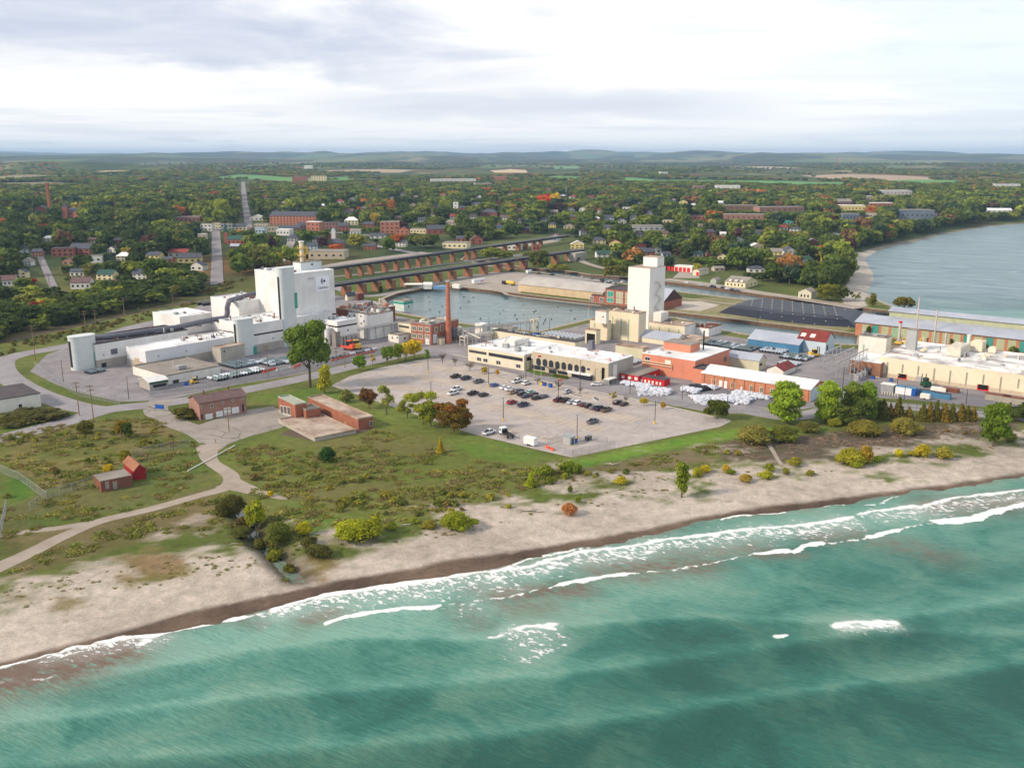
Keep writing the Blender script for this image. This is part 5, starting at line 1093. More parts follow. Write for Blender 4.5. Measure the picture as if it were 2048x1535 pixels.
def crown(name,lobes,n,ls,seed,mat,flat=1.,core=True):
    r=np.random.RandomState(seed); L=np.array(lobes,float); w=(L[:,3]*L[:,4]+L[:,3]*L[:,5]); w/=w.sum(); idx=r.choice(len(L),n,p=w)
    d=r.normal(size=(n,3)); d/=np.linalg.norm(d,axis=1)[:,None]; d[:,2]=np.where(r.rand(n)<.25,-abs(d[:,2])*.7,abs(d[:,2])); d/=np.linalg.norm(d,axis=1)[:,None]
    rad=1-np.abs(r.normal(size=n))*.26+r.rand(n)**3*.42
    c=L[idx,:3]+d*L[idx,3:6]*rad[:,None]; nn=d+r.normal(size=(n,3))*.55; nn/=np.linalg.norm(nn,axis=1)[:,None]
    a=np.cross(nn,r.normal(size=(n,3))); a/=np.linalg.norm(a,axis=1)[:,None]; bb=np.cross(nn,a)
    s=ls*(.5+r.rand(n)*1.1); a=a*s[:,None]; bb=bb*(s*(.6+.5*r.rand(n)))[:,None]
    co=np.stack([c-a-bb,c+a-bb*.6,c+a*.7+bb,c-a*.6+bb*.9],1).reshape(-1,3)
    lob=r.rand(len(L)); c0=np.clip(.5*lob[idx]+.5*r.rand(n),0,1); c1=np.clip(.45*r.rand(len(L))[idx]+.55*r.rand(n),0,1)
    col=np.stack([c0,c1,c0,np.ones(n)],1); fs=[]; 
    if core:
        bm=bmesh.new()
        for q in lobes:
            m=Matrix.Translation(q[:3])@Matrix.Diagonal((q[3]*.55,q[4]*.55,q[5]*.55,1)); bmesh.ops.create_icosphere(bm,subdivisions=2,radius=1,matrix=m)
        for v in bm.verts: v.co+=Vector(r.normal(size=3))*ls*.45
        bm.verts.ensure_lookup_table(); cv=np.array([v.co for v in bm.verts]); cf=[[v.index for v in f.verts] for f in bm.faces]; bm.free()
    else: cv=np.zeros((0,3)); cf=[]
    nv=len(co); V_=np.concatenate([co,cv]); F_=[(4*i,4*i+1,4*i+2,4*i+3) for i in range(n)]+[tuple(nv+k for k in f) for f in cf]
    me=bpy.data.meshes.new(name); me.from_pydata(V_.tolist(),[],F_); me.materials.append(mat)
    vc=np.concatenate([np.repeat(col,4,0),np.tile([.4,.3,.4,1],(len(cv),1))+np.concatenate([np.zeros((len(cv),1)),r.rand(len(cv),1)*.5,np.zeros((len(cv),2))],1)])
    at=me.attributes.new('lv','FLOAT_COLOR','POINT'); at.data.foreach_set('color',vc.astype(np.float32).reshape(-1)); return me
def lobes(kind,seed):
    r=random.Random(seed); o=[]
    if kind=='round':
        o.append((0,0,.56,.33,.33,.31))
        for i in range(20): a=r.uniform(0,6.28); z=r.uniform(.28,.86); d=.40*math.sqrt(max(.05,1-((z-.52)/.42)**2))*r.uniform(.75,1.); s=r.uniform(.08,.16); o.append((d*math.cos(a),d*math.sin(a),z,s,s,s*.9))
    elif kind=='tall':
        for i in range(13): z=.2+.72*i/12; k=.30*math.sin(math.pi*min(1,(z-.05)/1.0))**.6; a=r.uniform(0,6.28); s=r.uniform(.13,.2); o.append((k*.7*math.cos(a),k*.7*math.sin(a),z-.03,s*1.1,s*1.1,s*.62))
        o.append((0,0,.5,.26,.26,.36))
    elif kind=='cone':
        for i in range(9): z=.08+.84*i/8; s=.42*(1-z)+.05; o.append((r.uniform(-.03,.03),r.uniform(-.03,.03),z,s,s,.10))
    elif kind=='bush':
        o.append((0,0,.3,.34,.34,.42))
        for i in range(18): a=r.uniform(0,6.28); d=r.uniform(.05,.40); s=r.uniform(.08,.17); o.append((d*math.cos(a),d*math.sin(a),r.uniform(.15,.30)+.5*(1-(d/.42)**2),s,s,s*1.3))
    elif kind=='open':
        for i in range(9): a=r.uniform(0,6.28); d=r.uniform(.1,.38); s=r.uniform(.08,.16); o.append((d*math.cos(a),d*math.sin(a),r.uniform(.35,.92),s,s,s*.9))
    elif kind=='mass':
        for i in range(16): a=r.uniform(0,6.28); d=.46*r.random()**.5; s=r.uniform(.12,.2); o.append((d*math.cos(a),d*math.sin(a),r.uniform(.35,.75),s,s,s*1.3))
    return o
TM={}
def tmesh(kind,var,lod):
    k=(kind,var,lod)
    if k not in TM:
        n,ls={'hi':(9000,.019),'mid':(2400,.032),'lo':(520,.060)}[lod]
        if kind in('open','bare'): n=int(n*.6); ls*=.8
        if kind=='bare':
            TM[k]=None
        else: TM[k]=crown('crown',lobes(kind,var*31+len(kind)),n,ls,var+7,LM,core=(kind!='open' and lod!='x'))
    return TM[k]
def trunkmesh(var,bare=False):
    k=('trunk',var,bare)
    if k in TM: return TM[k]
    r=random.Random(var+100*bare); q=MB(); q.tube([(0,0,-.02),(.004,.003,.2),(r.uniform(-.02,.02),0,.45),(r.uniform(-.03,.03),0,.75)],[.030,.021,.015,.006],7)
    for i in range(26 if bare else 8):
        a=r.uniform(0,6.28); z=r.uniform(.22,.55); l=r.uniform(.2,.4) if not bare else r.uniform(.2,.5); dz=l*r.uniform(.5,1.)
        q.tube([(0,0,z),(l*.4*math.cos(a),l*.4*math.sin(a),z+dz*.5),(l*.8*math.cos(a+.3),l*.8*math.sin(a+.3),z+dz)],[.011,.007,.002],4)
        if bare:
            for j in range(4): b2=a+r.uniform(-.9,.9); q.tube([(l*.4*math.cos(a),l*.4*math.sin(a),z+dz*.5),(l*(.4+.45*math.cos(b2-a))*math.cos(b2),l*.8*math.sin(b2),z+dz*.5+r.uniform(.1,.3))],[.005,.0012],3)
    me=bpy.data.meshes.new('trunk'); me.from_pydata(q.v,[],q.f); me.materials.append(barkm); TM[k]=me; return me
GREEN=S(108,124,54); DGREEN=S(78,96,48); YG=S(144,156,64); YEL=S(184,164,64); ORG=S(176,114,66); RED=S(154,76,64); BRN=S(120,96,72); OLIVE=S(122,128,66); LGREEN=S(112,146,56); MAR=S(86,58,58); BGREEN=S(70,92,70)
TREES=[]
def tree(px,pyb,pyt,wpx,kind,col,label,cat='tree',lod=None,name=None,group=None,trunk=True,g=None):
    p=g or G(px,pyb); Z=depth(*p); h=max(.5,(pyb-pyt)*Z/F*1.0/math.cos(PI_)*.98); w=wpx*Z/F
    v=random.randint(0,2); lod=lod or ('hi' if wpx>40 else 'mid' if wpx>14 else 'lo')
    nm=name or {'cone':'conifer','bush':'bush'}.get(kind,'deciduous_tree')
    t=thing(nm,label,cat,p,random.uniform(0,6.28),group)
    kk=random.uniform(.9,1.12); col=tuple(min(.9,c*kk) for c in col)
    if kind=='bare': 
        c=linko('branches',trunkmesh(v,True),t); c.scale=(w*1.5,w*1.5,h); return t
    c=linko('crown',tmesh(kind,v,lod),t); ex=1.15 if kind!='cone' else 1.25; c.scale=(w*ex*random.uniform(.9,1.1),w*ex*random.uniform(.85,1.1),h); c.color=(*col,1)
    if trunk and kind not in('bush',): k=linko('trunk',trunkmesh(v),t); k.scale=(h*.9,h*.9,h*.9)
    return t
t_=tree
# foreground and plant trees
t_(620,774,641,88,'round',S(104,128,48),'tallest green cottonwood on a bare trunk beside the plant road',lod='hi')
for o in COL.objects:
    if o.name.startswith('deciduous_tree'):
        for c_ in [q for q in COL.objects if q.parent==o and q.name.startswith('crown')]: c_.location=(0,0,c_.scale.z*.17); c_.scale=(c_.scale.x*.92,c_.scale.y*.92,c_.scale.z*.84)
for o in list(COL.objects):
    pass
t_(649,786,730,34,'tall',S(160,160,48),'young yellow green tree just right of the tall cottonwood',lod='mid')
t_(720,741,708,24,'round',S(110,140,44),'small green tree on the verge left of the yellow maples')
t_(745,728,708,12,'open',YEL,'thin yellowish sapling on the verge')
t_(775,728,690,24,'round',S(100,126,40),'leftmost green maple of the row beside the car park corner'); t_(797,722,684,22,'round',S(124,146,44),'lime green maple second in the row beside the car park corner')
t_(812,720,682,24,'round',S(196,182,44),'golden maple in the middle of the row by the white shed'); t_(829,716,676,30,'round',S(206,188,44),'largest golden maple at the right end of the row'); t_(856,723,698,15,'open',LGREEN,'thin green sapling at the top corner of the car park')
t_(885,726,702,18,'bare',BRN,'bare young tree beside the laboratory road, leftmost of three'); t_(910,731,710,16,'bare',BRN,'bare young tree beside the laboratory road, middle of three'); t_(940,741,720,22,'bare',BRN,'bare young tree beside the laboratory road, widest of three')
t_(969,747,732,12,'round',S(176,160,56),'small yellow green tree on the pavement opposite the laboratory'); t_(995,751,738,8,'round',S(190,150,60),'tiny orange yellow tree on the pavement opposite the laboratory')
t_(1043,761,746,20,'bare',BRN,'bare clipped tree behind the white pickup'); t_(1075,767,753,20,'bare',BRN,'bare little tree in the pavement by the yellow bin'); t_(1117,779,760,24,'bare',BRN,'bare round tree by the orange flag'); t_(1160,786,772,16,'bare',BRN,'bare little tree next to the oval kerb island')
t_(1226,801,784,18,'open',S(160,150,60),'half bare tree with yellow green leaves before the white bags'); t_(1252,804,789,12,'bare',BRN,'small bare tree right of the half leafed tree'); t_(1288,811,794,17,'round',S(176,164,52),'yellow green small tree on the car park edge'); t_(1326,818,803,11,'round',S(180,150,56),'smallest yellow tree on the car park edge')
t_(1434,838,798,42,'round',S(88,100,34),'rounded olive green tree at the east corner of the car park')
# row on the south west edge of the car park
t_(693,804,775,26,'bush',OLIVE,'olive bush at the top of the row along the car park fence','bush'); t_(738,816,776,36,'round',S(122,88,48),'reddish brown small tree in the row west of the car park'); t_(773,828,768,36,'open',S(150,160,70),'slender sparse yellow green tree west of the car park')
t_(815,836,792,44,'open',S(140,150,56),'leaning sparse willow like tree west of the car park'); t_(846,848,782,64,'open',S(150,160,54),'wide yellow green willow left of the reddish maple',lod='hi'); t_(862,852,800,50,'round',S(134,146,48),'dense yellow green crown behind the reddish maple')
m_=t_(908,864,806,72,'round',S(112,96,36),'large round maple turning red at the car park edge',lod='hi'); rc=linko('red_top',tmesh('open',1,'hi'),m_); rc.scale=(14,14,9.5); rc.location=(0,0,1.8); rc.color=(*S(134,92,44),1)
t_(655,923,890,38,'bush',S(58,92,40),'dark green pine like shrub in the meadow',name='shrub',cat='shrub'); 
t_(881,905,873,16,'cone',S(176,164,48),'small golden pointed tree in the meadow below the maple'); t_(244,873,838,26,'round',S(140,124,40),'yellow brown tree above the meadow by the junction'); t_(256,876,842,20,'round',S(78,96,40),'dark green tree right of the yellow brown one in the meadow'); t_(172,866,836,34,'bush',S(108,108,40),'low olive bush by the roadside left of the meadow trees','bush')
t_(252,925,898,20,'round',S(140,140,40),'small yellow green tree behind the red hut'); t_(217,945,925,22,'bush',S(180,164,36),'bright yellow bush behind the brick hut','bush'); t_(202,978,966,12,'bush',S(100,110,40),'little green bush at the wall of the brick hut','bush')
t_(312,836,812,50,'bush',S(92,92,36),'olive thicket at the gable of the pink brick garage','bush',lod='mid') if False else t_(372,836,812,52,'bush',S(92,92,36),'olive thicket at the gable of the pink brick garage','bush',lod='mid')
t_(60,838,822,110,'bush',S(84,84,40),'long dark thicket in front of the low white building','bush',lod='mid'); t_(20,846,832,60,'bush',S(96,92,38),'thicket at the left edge below the low white building','bush')
# creek and dune bushes
for a in [(512,1058,1000,40,'round',S(150,160,44),'tall yellow green tree standing over the creek'),(541,992,980,14,'bush',S(190,176,30),'small bright yellow bush by the path end'),(560,1085,1040,64,'bush',S(104,116,48),'largest round grey green bush beside the creek'),(608,1070,1038,30,'bush',S(160,160,36),'yellow bush right of the big creek bush'),(548,1108,1090,26,'bush',S(96,104,44),'green bush low on the creek bank'),(460,1030,985,60,'bush',S(88,88,38),'olive thicket at the head of the creek'),(488,1052,1030,40,'bush',S(96,86,48),'brownish thicket left of the creek pool'),(483,1072,1050,44,'bush',S(92,96,46),'dark bush on the west bank of the creek'),(550,1120,1096,34,'bush',S(118,124,40),'yellow green bush on the west bank near the creek mouth'),(580,1145,1122,26,'bush',S(110,110,40),'low bush at the creek mouth'),(520,1098,1074,30,'bush',S(104,104,44),'mid bank bush on the west side of the creek'),(640,1110,1085,50,'bush',S(88,90,44),'dark bush on the east bank of the creek mouth'),(617,1090,1070,36,'bush',S(92,92,44),'small dark bush above the creek mouth, east bank'),(680,1010,996,18,'bush',S(100,104,44),'small bush on the lawn edge above the beach'),
 (715,1074,1032,84,'bush',S(150,160,40),'widest bright yellow green bush at the beach edge'),(748,1070,1026,34,'bush',S(150,156,40),'upright yellow green bush joined to the widest bush'),(783,1058,1040,26,'bush',S(136,148,52),'pale green bush between the widest bush and the beach'),(829,1046,1032,18,'bush',S(140,152,50),'small yellow green bush inland of the two beach shrubs'),(857,1054,1040,32,'bush',S(132,128,52),'low brown green bush alone on the sand'),(916,1054,1020,66,'bush',S(136,148,38),'rounded green bush alone on the open beach'),(1139,1028,1002,34,'bush',S(176,124,76),'orange autumn bush alone on the sand'),(1155,1003,990,12,'bush',S(130,150,44),'tiny green bush above the orange bush'),(1241,968,950,26,'bush',S(170,164,52),'yellow green bush right of the orange bush inland'),(1062,972,940,20,'cone',S(160,176,48),'bright lime poplar sapling by the dune, tallest of the group'),
 (1075,958,932,22,'open',S(150,164,52),'lime sapling behind the tallest lime sapling'),(1092,950,926,26,'bush',S(130,146,48),'green bush in the dune group'),(1120,948,920,22,'open',S(150,164,60),'upright lime sapling at the lawn corner'),(1136,944,916,28,'bush',S(130,150,48),'green bush at the corner of the lawn'),(1154,946,924,24,'bush',S(110,130,44),'dark green bush at the right of the lawn corner'),(1098,968,950,14,'bush',S(120,134,46),'small bush under the dune group'),(1130,958,942,12,'bush',S(160,168,56),'tiny lime bush below the lawn corner'),(1140,984,968,12,'bush',S(110,120,50),'tiny dull bush in the dune scrub'),
 (1363,994,918,36,'tall',S(120,136,44),'upright green poplar alone on the sand'),(1396,952,930,24,'bush',S(160,160,44),'yellow green bush right of the lone poplar'),(1410,944,928,22,'bush',S(172,164,44),'yellow bush second right of the lone poplar'),(1490,962,945,26,'bush',S(170,150,70),'brownish yellow bush on the sand'),(1452,945,926,16,'bush',S(190,166,48),'small golden bush on the sand'),(1462,948,936,18,'bush',S(120,136,44),'green bush touching the small golden bush'),
 (1530,955,940,30,'bush',S(160,164,44),'low lime bush at the sand path end'),(1540,942,924,20,'bush',S(130,138,40),'olive bush beside the sand path'),(1588,930,912,30,'bush',S(150,150,56),'dull yellow bush right of the sand path'),(1572,948,934,18,'bush',S(130,132,50),'small bush on the sand right of the path'),(1620,950,938,20,'bush',S(140,140,50),'little dull bush in the scrub right of the path'),
 (1700,926,894,56,'bush',S(150,150,44),'wide yellow green bush on the eastern dune'),(1728,924,886,30,'bush',S(160,140,50),'orange tinted upright bush on the eastern dune'),(1712,934,918,24,'bush',S(150,166,44),'bright lime bush below the wide dune bush'),(1755,922,908,14,'bush',S(160,176,50),'tiny bright bush right of the orange tinted one'),(1798,912,896,18,'bush',S(190,186,44),'small golden bush before the dark scrub'),(1843,912,884,28,'bush',S(176,166,44),'golden upright bush on the eastern dune'),(1826,910,900,26,'bush',S(160,158,48),'low bush left of the golden upright one'),(1886,916,890,34,'bush',S(164,160,60),'rounded golden bush nearest the lone eastern poplar'),(2020,880,864,28,'bush',S(130,140,56),'green bush at the right edge of the beach'),
 (1505,884,844,76,'bush',S(132,130,66),'wide grey green willow bush left of the sand path'),(1570,882,846,56,'bush',S(112,120,50),'round olive bush right of the sand path'),(1618,862,840,46,'bush',S(112,112,60),'brown green bush behind the round olive bush'),(1726,868,836,66,'bush',S(130,126,56),'broad olive willow bush before the hedge'),(1810,866,830,62,'bush',S(136,132,62),'rounded olive willow bush below the conifer hedge'),(1668,852,834,30,'bush',S(140,146,52),'small yellow green bush behind the broad willow bush'),
 (1572,846,762,84,'tall',S(130,156,48),'tall bright green poplar before the brick workshop'),(1652,844,762,60,'tall',S(136,162,50),'bright green poplar right of the brick workshop end'),(1700,838,764,56,'tall',S(108,126,52),'dark green tree left of the twin poplars'),(1735,838,762,46,'tall',S(120,150,46),'twin poplar, bright green, before the blue trailer'),(1716,842,786,54,'round',S(100,118,52),'dark round tree between the poplars'),(1758,836,800,34,'round',S(96,106,44),'low green tree right of the twin poplar'),(1688,846,806,60,'round',S(100,116,50),'broad dark tree at the foot of the twin poplars'),
 (1986,892,800,74,'tall',S(106,134,40),'lone tall green poplar on the east beach'),(2032,842,812,44,'round',S(80,94,42),'dark tree at the right picture edge'),(2052,840,804,40,'round',S(84,98,42),'cut off dark tree on the right picture edge')]:
    t_(*a[:6],a[6],'bush' if a[4]=='bush' else 'tree')
hd=[(1766,798,18),(1780,806,14),(1795,793,18),(1817,812,14),(1845,806,18),(1858,802,15),(1872,798,15),(1888,806,22),(1903,806,16),(1921,806,16),(1933,810,16),(1945,812,14),(2016,804,16)]
for i,(a,c,w) in enumerate(hd): 
    od=['first','second','third','fourth','fifth','sixth','seventh','eighth','ninth','tenth','eleventh','twelfth'][min(i,11)]
    t_(a,838 if i<4 else 841,c,w+5,'cone',S(124,110,44) if i%2 else S(104,104,44),(f'{od} pointed cedar from the left in the hedge below the factory' if i<12 else 'last pointed cedar of the hedge, near the right edge'),'conifer',lod='mid',group='cedars in the hedge below the east factory',name='cedar')
# ivy and weeds at the harbour warehouse, plus trees by the beach
for a in [(1735,672,652,12,'tall',DGREEN,'dark creeper tree against the left end of the harbour warehouse'),(1748,668,646,12,'tall',GREEN,'second creeper tree against the harbour warehouse'),(1758,670,652,10,'tall',GREEN,'third creeper tree against the harbour warehouse'),(1730,676,664,20,'bush',DGREEN,'dark bush at the foot of the harbour warehouse'),(1905,690,672,18,'bush',DGREEN,'dark bush in front of the green warehouse bays'),(1970,698,682,16,'bush',DGREEN,'dark round bush by the east warehouse bays'),(2026,706,690,14,'bush',GREEN,'green bush by the last warehouse bays'),
 (1808,622,592,36,'round',S(110,108,50),'brown green tree alone on the breakwater'),(1745,613,586,18,'tall',S(110,110,44),'upright olive tree at the beach end'),(1710,602,584,22,'open',S(120,124,56),'sparse tree behind the pump house beach'),(1655,600,566,44,'round',S(112,118,44),'broad yellow green tree beside the pump house'),(1680,602,572,34,'round',S(80,92,42),'dark tree right of the pump house')]: t_(*a[:6],a[6],'bush' if a[4]=='bush' else 'tree')
# driftwood
for i,(a,c,sc) in enumerate([(1052,1022,1.),(1075,1024,.7),(815,1050,.5),(1225,930,.9),(470,1088,.4)]):
    p=G(a,c,.1); q=MB(); r=random.Random(i)
    for k in range(9): an=r.uniform(-.6,.6)+(0 if k%2 else 3.0); l=r.uniform(1.5,4.5)*sc; q.tube([(0,0,.15),(l*.5*math.cos(an),l*.5*math.sin(an),r.uniform(.1,.7)*sc),(l*math.cos(an+.3),l*math.sin(an+.3),r.uniform(.05,.9)*sc)],[.16*sc,.1*sc,.02],5)
    tag(q.build('driftwood',M('bleached_wood',S(196,184,168),S(160,148,134),2.,.9),None,p),['largest bleached driftwood branches left of the orange bush','smaller driftwood snag right of the largest one','single driftwood branch by the wide yellow green bush','tangled bleached brush above the beach near the lawn end','short driftwood stick beside the creek'][i],'driftwood')
# ------------------------------------------------------------ vehicles
tyre=M('tyre_rubber',S(34,34,36),S(24,24,26),2.,.9); rim=M('wheel_rim',S(170,172,176),None,1,.4,metal=.4); wglass=M('car_glass',S(28,32,40),S(18,22,28),.6,.08,spec=.8); lampr=M('tail_lamp',S(180,30,28),None,1,.4); lampw=M('head_lamp',S(228,228,222),None,1,.3)
def paint(n,c):
    m=M('paint_'+n,c,tuple(k*.93 for k in c),.3,.25,spec=.6); return m
PC={'white':paint('white',S(226,228,232)),'black':paint('black',S(24,24,30)),'navy':paint('navy',S(28,40,80)),'blue':paint('blue',S(44,88,160)),'grey':paint('grey',S(96,100,108)),'silver':paint('silver',S(176,182,192)),'red':paint('red',S(150,24,44)),'beige':paint('beige',S(170,150,126)),'bronze':paint('bronze',S(98,86,72)),'dark green':paint('green',S(34,42,44)),'pale teal':paint('teal',S(166,206,206)),'maroon':paint('maroon',S(88,28,36)),'yellow':paint('yellow',S(222,180,60))}
PROF={ # x along length (rear 0 .. front L), lower body outline and glasshouse outline
 'sedan':(4.8,1.82,[(0,.35),(0,.85),(.15,1.0),(1.0,1.04),(3.4,1.0),(4.6,.82),(4.8,.6),(4.8,.35)],[(.75,1.0),(1.45,1.42),(2.75,1.44),(3.6,1.0)]),
 'hatch':(4.3,1.78,[(0,.35),(0,.9),(.1,1.02),(3.0,1.0),(4.15,.84),(4.3,.6),(4.3,.35)],[(.12,1.0),(.5,1.46),(2.4,1.48),(3.2,1.0)]),
 'suv':(4.75,1.9,[(0,.42),(0,1.05),(.08,1.15),(3.3,1.13),(4.6,1.0),(4.75,.75),(4.75,.42)],[(.1,1.13),(.4,1.70),(2.8,1.72),(3.5,1.13)]),
 'pickup':(5.8,1.98,[(0,.5),(0,1.12),(2.2,1.14),(4.4,1.14),(5.65,1.06),(5.8,.8),(5.8,.5)],[(2.15,1.13),(2.3,1.82),(3.75,1.84),(4.5,1.13)])}
VM={}
def vmeshes(kind,colour):
    k=(kind,colour)
    if k in VM: return VM[k]
    L,Wd,body,gl=PROF[kind]; hw=Wd/2; q=MB(); n=len(body)
    v=[(x-L/2,-hw,z) for x,z in body]+[(x-L/2,hw,z) for x,z in body]+[(x-L/2,-hw*.92,z+.02) for x,z in body]+[]
    q.add([(x-L/2,-hw+(.06 if z>.95 else 0),z) for x,z in body]+[(x-L/2,hw-(.06 if z>.95 else 0),z) for x,z in body],[tuple(range(n))[::-1] if False else tuple(range(n)),tuple(range(2*n-1,n-1,-1))]+[(i,i+n,(i+1)%n+n,(i+1)%n) for i in range(n)])
    # roof skin
    x0,x1=gl[1][0]-L/2,gl[2][0]-L/2; zt=(gl[1][1]+gl[2][1])/2; q.box(x0-.02,-hw*.74,zt-.02,x1+.05,hw*.74,zt+.05)
    for f in (.0,.5,1.):    # pillars
        xa=gl[0][0]+(gl[3][0]-gl[0][0])*f-L/2; xb=gl[1][0]+(gl[2][0]-gl[1][0])*f-L/2
        for s in (-1,1): q.tube([(xa,s*hw*.90,gl[0][1]-.02),(xb,s*hw*.76,zt)],.055,4)
    if kind=='pickup':
        q.box(-L/2,-hw+.06,1.10,-L/2+.1,hw-.06,1.32); q.box(-L/2,-hw+.06,1.1,-L/2+2.15,-hw+.17,1.32); q.box(-L/2,hw-.17,1.1,-L/2+2.15,hw-.06,1.32)
    ms=[('body',q,PC[colour])]
    q=MB(); m=len(gl); q.add([(x-L/2,-hw*(.90 if i in(0,3) else .76),z) for i,(x,z) in enumerate(gl)]+[(x-L/2,hw*(.90 if i in(0,3) else .76),z) for i,(x,z) in enumerate(gl)],[(0,1,2,3),(7,6,5,4)]+[(i,i+4,(i+1)%4+4,(i+1)%4) for i in range(4)]); ms.append(('windows',q,wglass))
    if kind=='pickup': q=MB(); q.box(-L/2+.1,-hw+.17,1.13,-L/2+2.15,hw-.17,1.19); ms.append(('bed_liner',q,tyre))
    out=[]
    for nm,q,mt in ms:
        me=bpy.data.meshes.new(nm); me.from_pydata(q.v,[],q.f); me.materials.append(mt); out.append((nm,me,(0,0,0)))
    def one(nm,q,mt,loc):
        me=bpy.data.meshes.new(nm); me.from_pydata(q.v,[],q.f); me.materials.append(mt); return (nm,me,loc)
    r=.34 if kind in('sedan','hatch') else .40
    q=MB(); q.tube([(0,-.12,0),(0,.12,0)],r,14); wm=one('wheel',q,tyre,None)[1]; q=MB(); q.tube([(0,-.135,0),(0,.135,0)],r*.6,10); rm=one('rim',q,rim,None)[1]
    VM[k]=dict(parts=out,wheel=wm,rim=rm,r=r,L=L,hw=hw)
    q=MB(); q.box(-.03,-.17,-.09,.03,.17,.09); 
    if 'tl' not in VM: VM['tl']=one('tail_light',q,lampr,None)[1]; VM['hl']=one('headlight',q,lampw,None)[1]
    return VM[k]
def veh(px,py,kind,colour,label,rz=RZ,group='vehicles parked on the staff car park',cat=None,g=None):
    M_=vmeshes(kind,colour); p=g or P(px,py,.05); p=(p[0],p[1],p[2]+.02)
    nm={'pickup':'pickup_truck','suv':'parked_suv','sedan':'parked_car','hatch':'parked_car'}[kind]
    t=thing(nm,label,cat or {'pickup':'pickup truck','suv':'suv'}.get(kind,'car'),p,rz+random.uniform(-.03,.03),group)
    for n,me,l in M_['parts']: linko(n,me,t)
    for sx in (-.31,.31):
        for sy in (-1,1):
            w=linko('wheel',M_['wheel'],t,(M_['L']*sx,sy*(M_['hw']-.1),M_['r'])); linko('rim',M_['rim'],w)
    zl=.8 if kind in('sedan','hatch') else .95
    for sy in (-1,1): linko('tail_light',VM['tl'],t,(-M_['L']/2-.01,sy*(M_['hw']-.22),zl)); linko('headlight',VM['hl'],t,(M_['L']/2+.01,sy*(M_['hw']-.22),zl-.12))
    return t
lot=[(911.5,755,'pickup','black','black pickup at the left end of the back row'),(932,758.5,'pickup','navy','dark blue pickup second in the back row'),(957.4,765,'pickup','grey','grey pickup third in the back row'),
(913,780.5,'pickup','white','white pickup, the farther of the touching pair'),(906.5,788.5,'pickup','white','white pickup, the nearer of the touching pair'),(946,789,'pickup','black','black pickup with white cargo right of the white pair'),(967,792,'suv','dark green','boxy dark green off roader right of the black pickup'),(989,772,'hatch','blue','bright blue hatchback by the lamp post foot'),(1008.5,777,'sedan','white','white sedan, left one of the white pair'),(1018.5,779.5,'sedan','white','low white sedan, right one of the white pair'),
(1034,764.5,'pickup','white','white crew cab pickup by the small kerb island'),(1052.5,768.5,'suv','white','white wagon right of the crew cab pickup'),(1024,787,'suv','beige','beige wagon below the low white sedan'),(1038.5,783.5,'sedan','navy','navy sedan right of the beige wagon'),(1044,790.5,'suv','black','black off roader below the navy sedan'),(1051.5,794.5,'sedan','navy','dark sedan pressed against the black off roader'),
(1024,807,'suv','red','red compact suv alone in its row'),(1047,812,'pickup','navy','blue pickup right of the red suv'),(978,867.5,'pickup','white','white pickup with dark bed at the bottom grass edge'),(1061,786,'hatch','pale teal','pale teal hatchback half hidden behind a dark sedan'),(1067.5,790,'sedan','black','dark sedan in front of the pale teal hatchback'),(1072.5,798,'suv','black','black suv with spare wheel below the pale teal hatchback'),(1087.5,794.5,'sedan','grey','dark grey sedan at the right end of that cluster'),
(1134.5,785.5,'suv','silver','silver wagon alone in the middle of the lot'),(1117.5,802,'pickup','maroon','dark maroon pickup behind the yellow lamp foot'),(1131,803,'pickup','black','black pickup second in the long row'),(1143,806.5,'sedan','silver','silver sedan third in the long row'),(1156,808.5,'suv','white','white suv fourth in the long row'),(1167,811,'sedan','maroon','dark maroon hatch fifth in the long row'),(1177.5,814,'suv','black','black suv sixth in the long row'),(1188,817,'sedan','grey','grey sedan seventh in the long row'),(1199,819.5,'pickup','navy','dark pickup next to last in the long row'),(1213,822,'pickup','bronze','bronze pickup at the right end of the long row'),
(1235,807.5,'suv','black','black suv, left one of the pair under the tree'),(1248,810,'sedan','black','dark sedan, right one of the pair under the tree'),(1185.5,845.5,'pickup','grey','lone grey pickup among the empty yellow bays')]
for a in lot: veh(*a)
veh(1192,770.5,'hatch','white','white hatchback waiting at the office entrance',RZ+math.pi*.75,'cars by the office')
pier=[(1024,542.5,'suv','navy'),(1077.5,548,'sedan','maroon'),(1104,550,'sedan','black'),(1165.7,555,'hatch','silver'),(1185,558,'sedan','grey'),(1204,560.5,'suv','black'),(1206,563,'sedan','black'),(1220,564,'pickup','white'),(1213,566,'suv','silver'),(1229,567,'sedan','silver'),(1246,564.5,'suv','white'),(1373.6,566,'sedan','white'),(1404,571.5,'sedan','silver'),(1425,574.5,'pickup','navy'),(1441,575,'sedan','silver'),(1446,577,'suv','black'),(1453,578,'sedan','white'),(1464,580.5,'sedan','navy'),(1474,582,'sedan','grey'),(784,580,'sedan','navy')]
import collections
ordw=['leftmost','second','third','fourth','fifth','sixth','seventh','eighth','ninth','tenth','eleventh','twelfth']
sides=[0,0]
for a,c,k,co_ in pier:
    s=0 if a<1300 else 1
    if a<800: lb='dark blue car beside the harbour corner lawn'
    else:
        lb=f"{co_} {k} on the {'pier lot' if s==0 else 'waterfront road'}, {ordw[sides[s]]} from the left"; sides[s]+=1
    veh(a,c,k,co_,lb,RZ+(0 if s==0 else R(75)),'cars parked along the harbour')
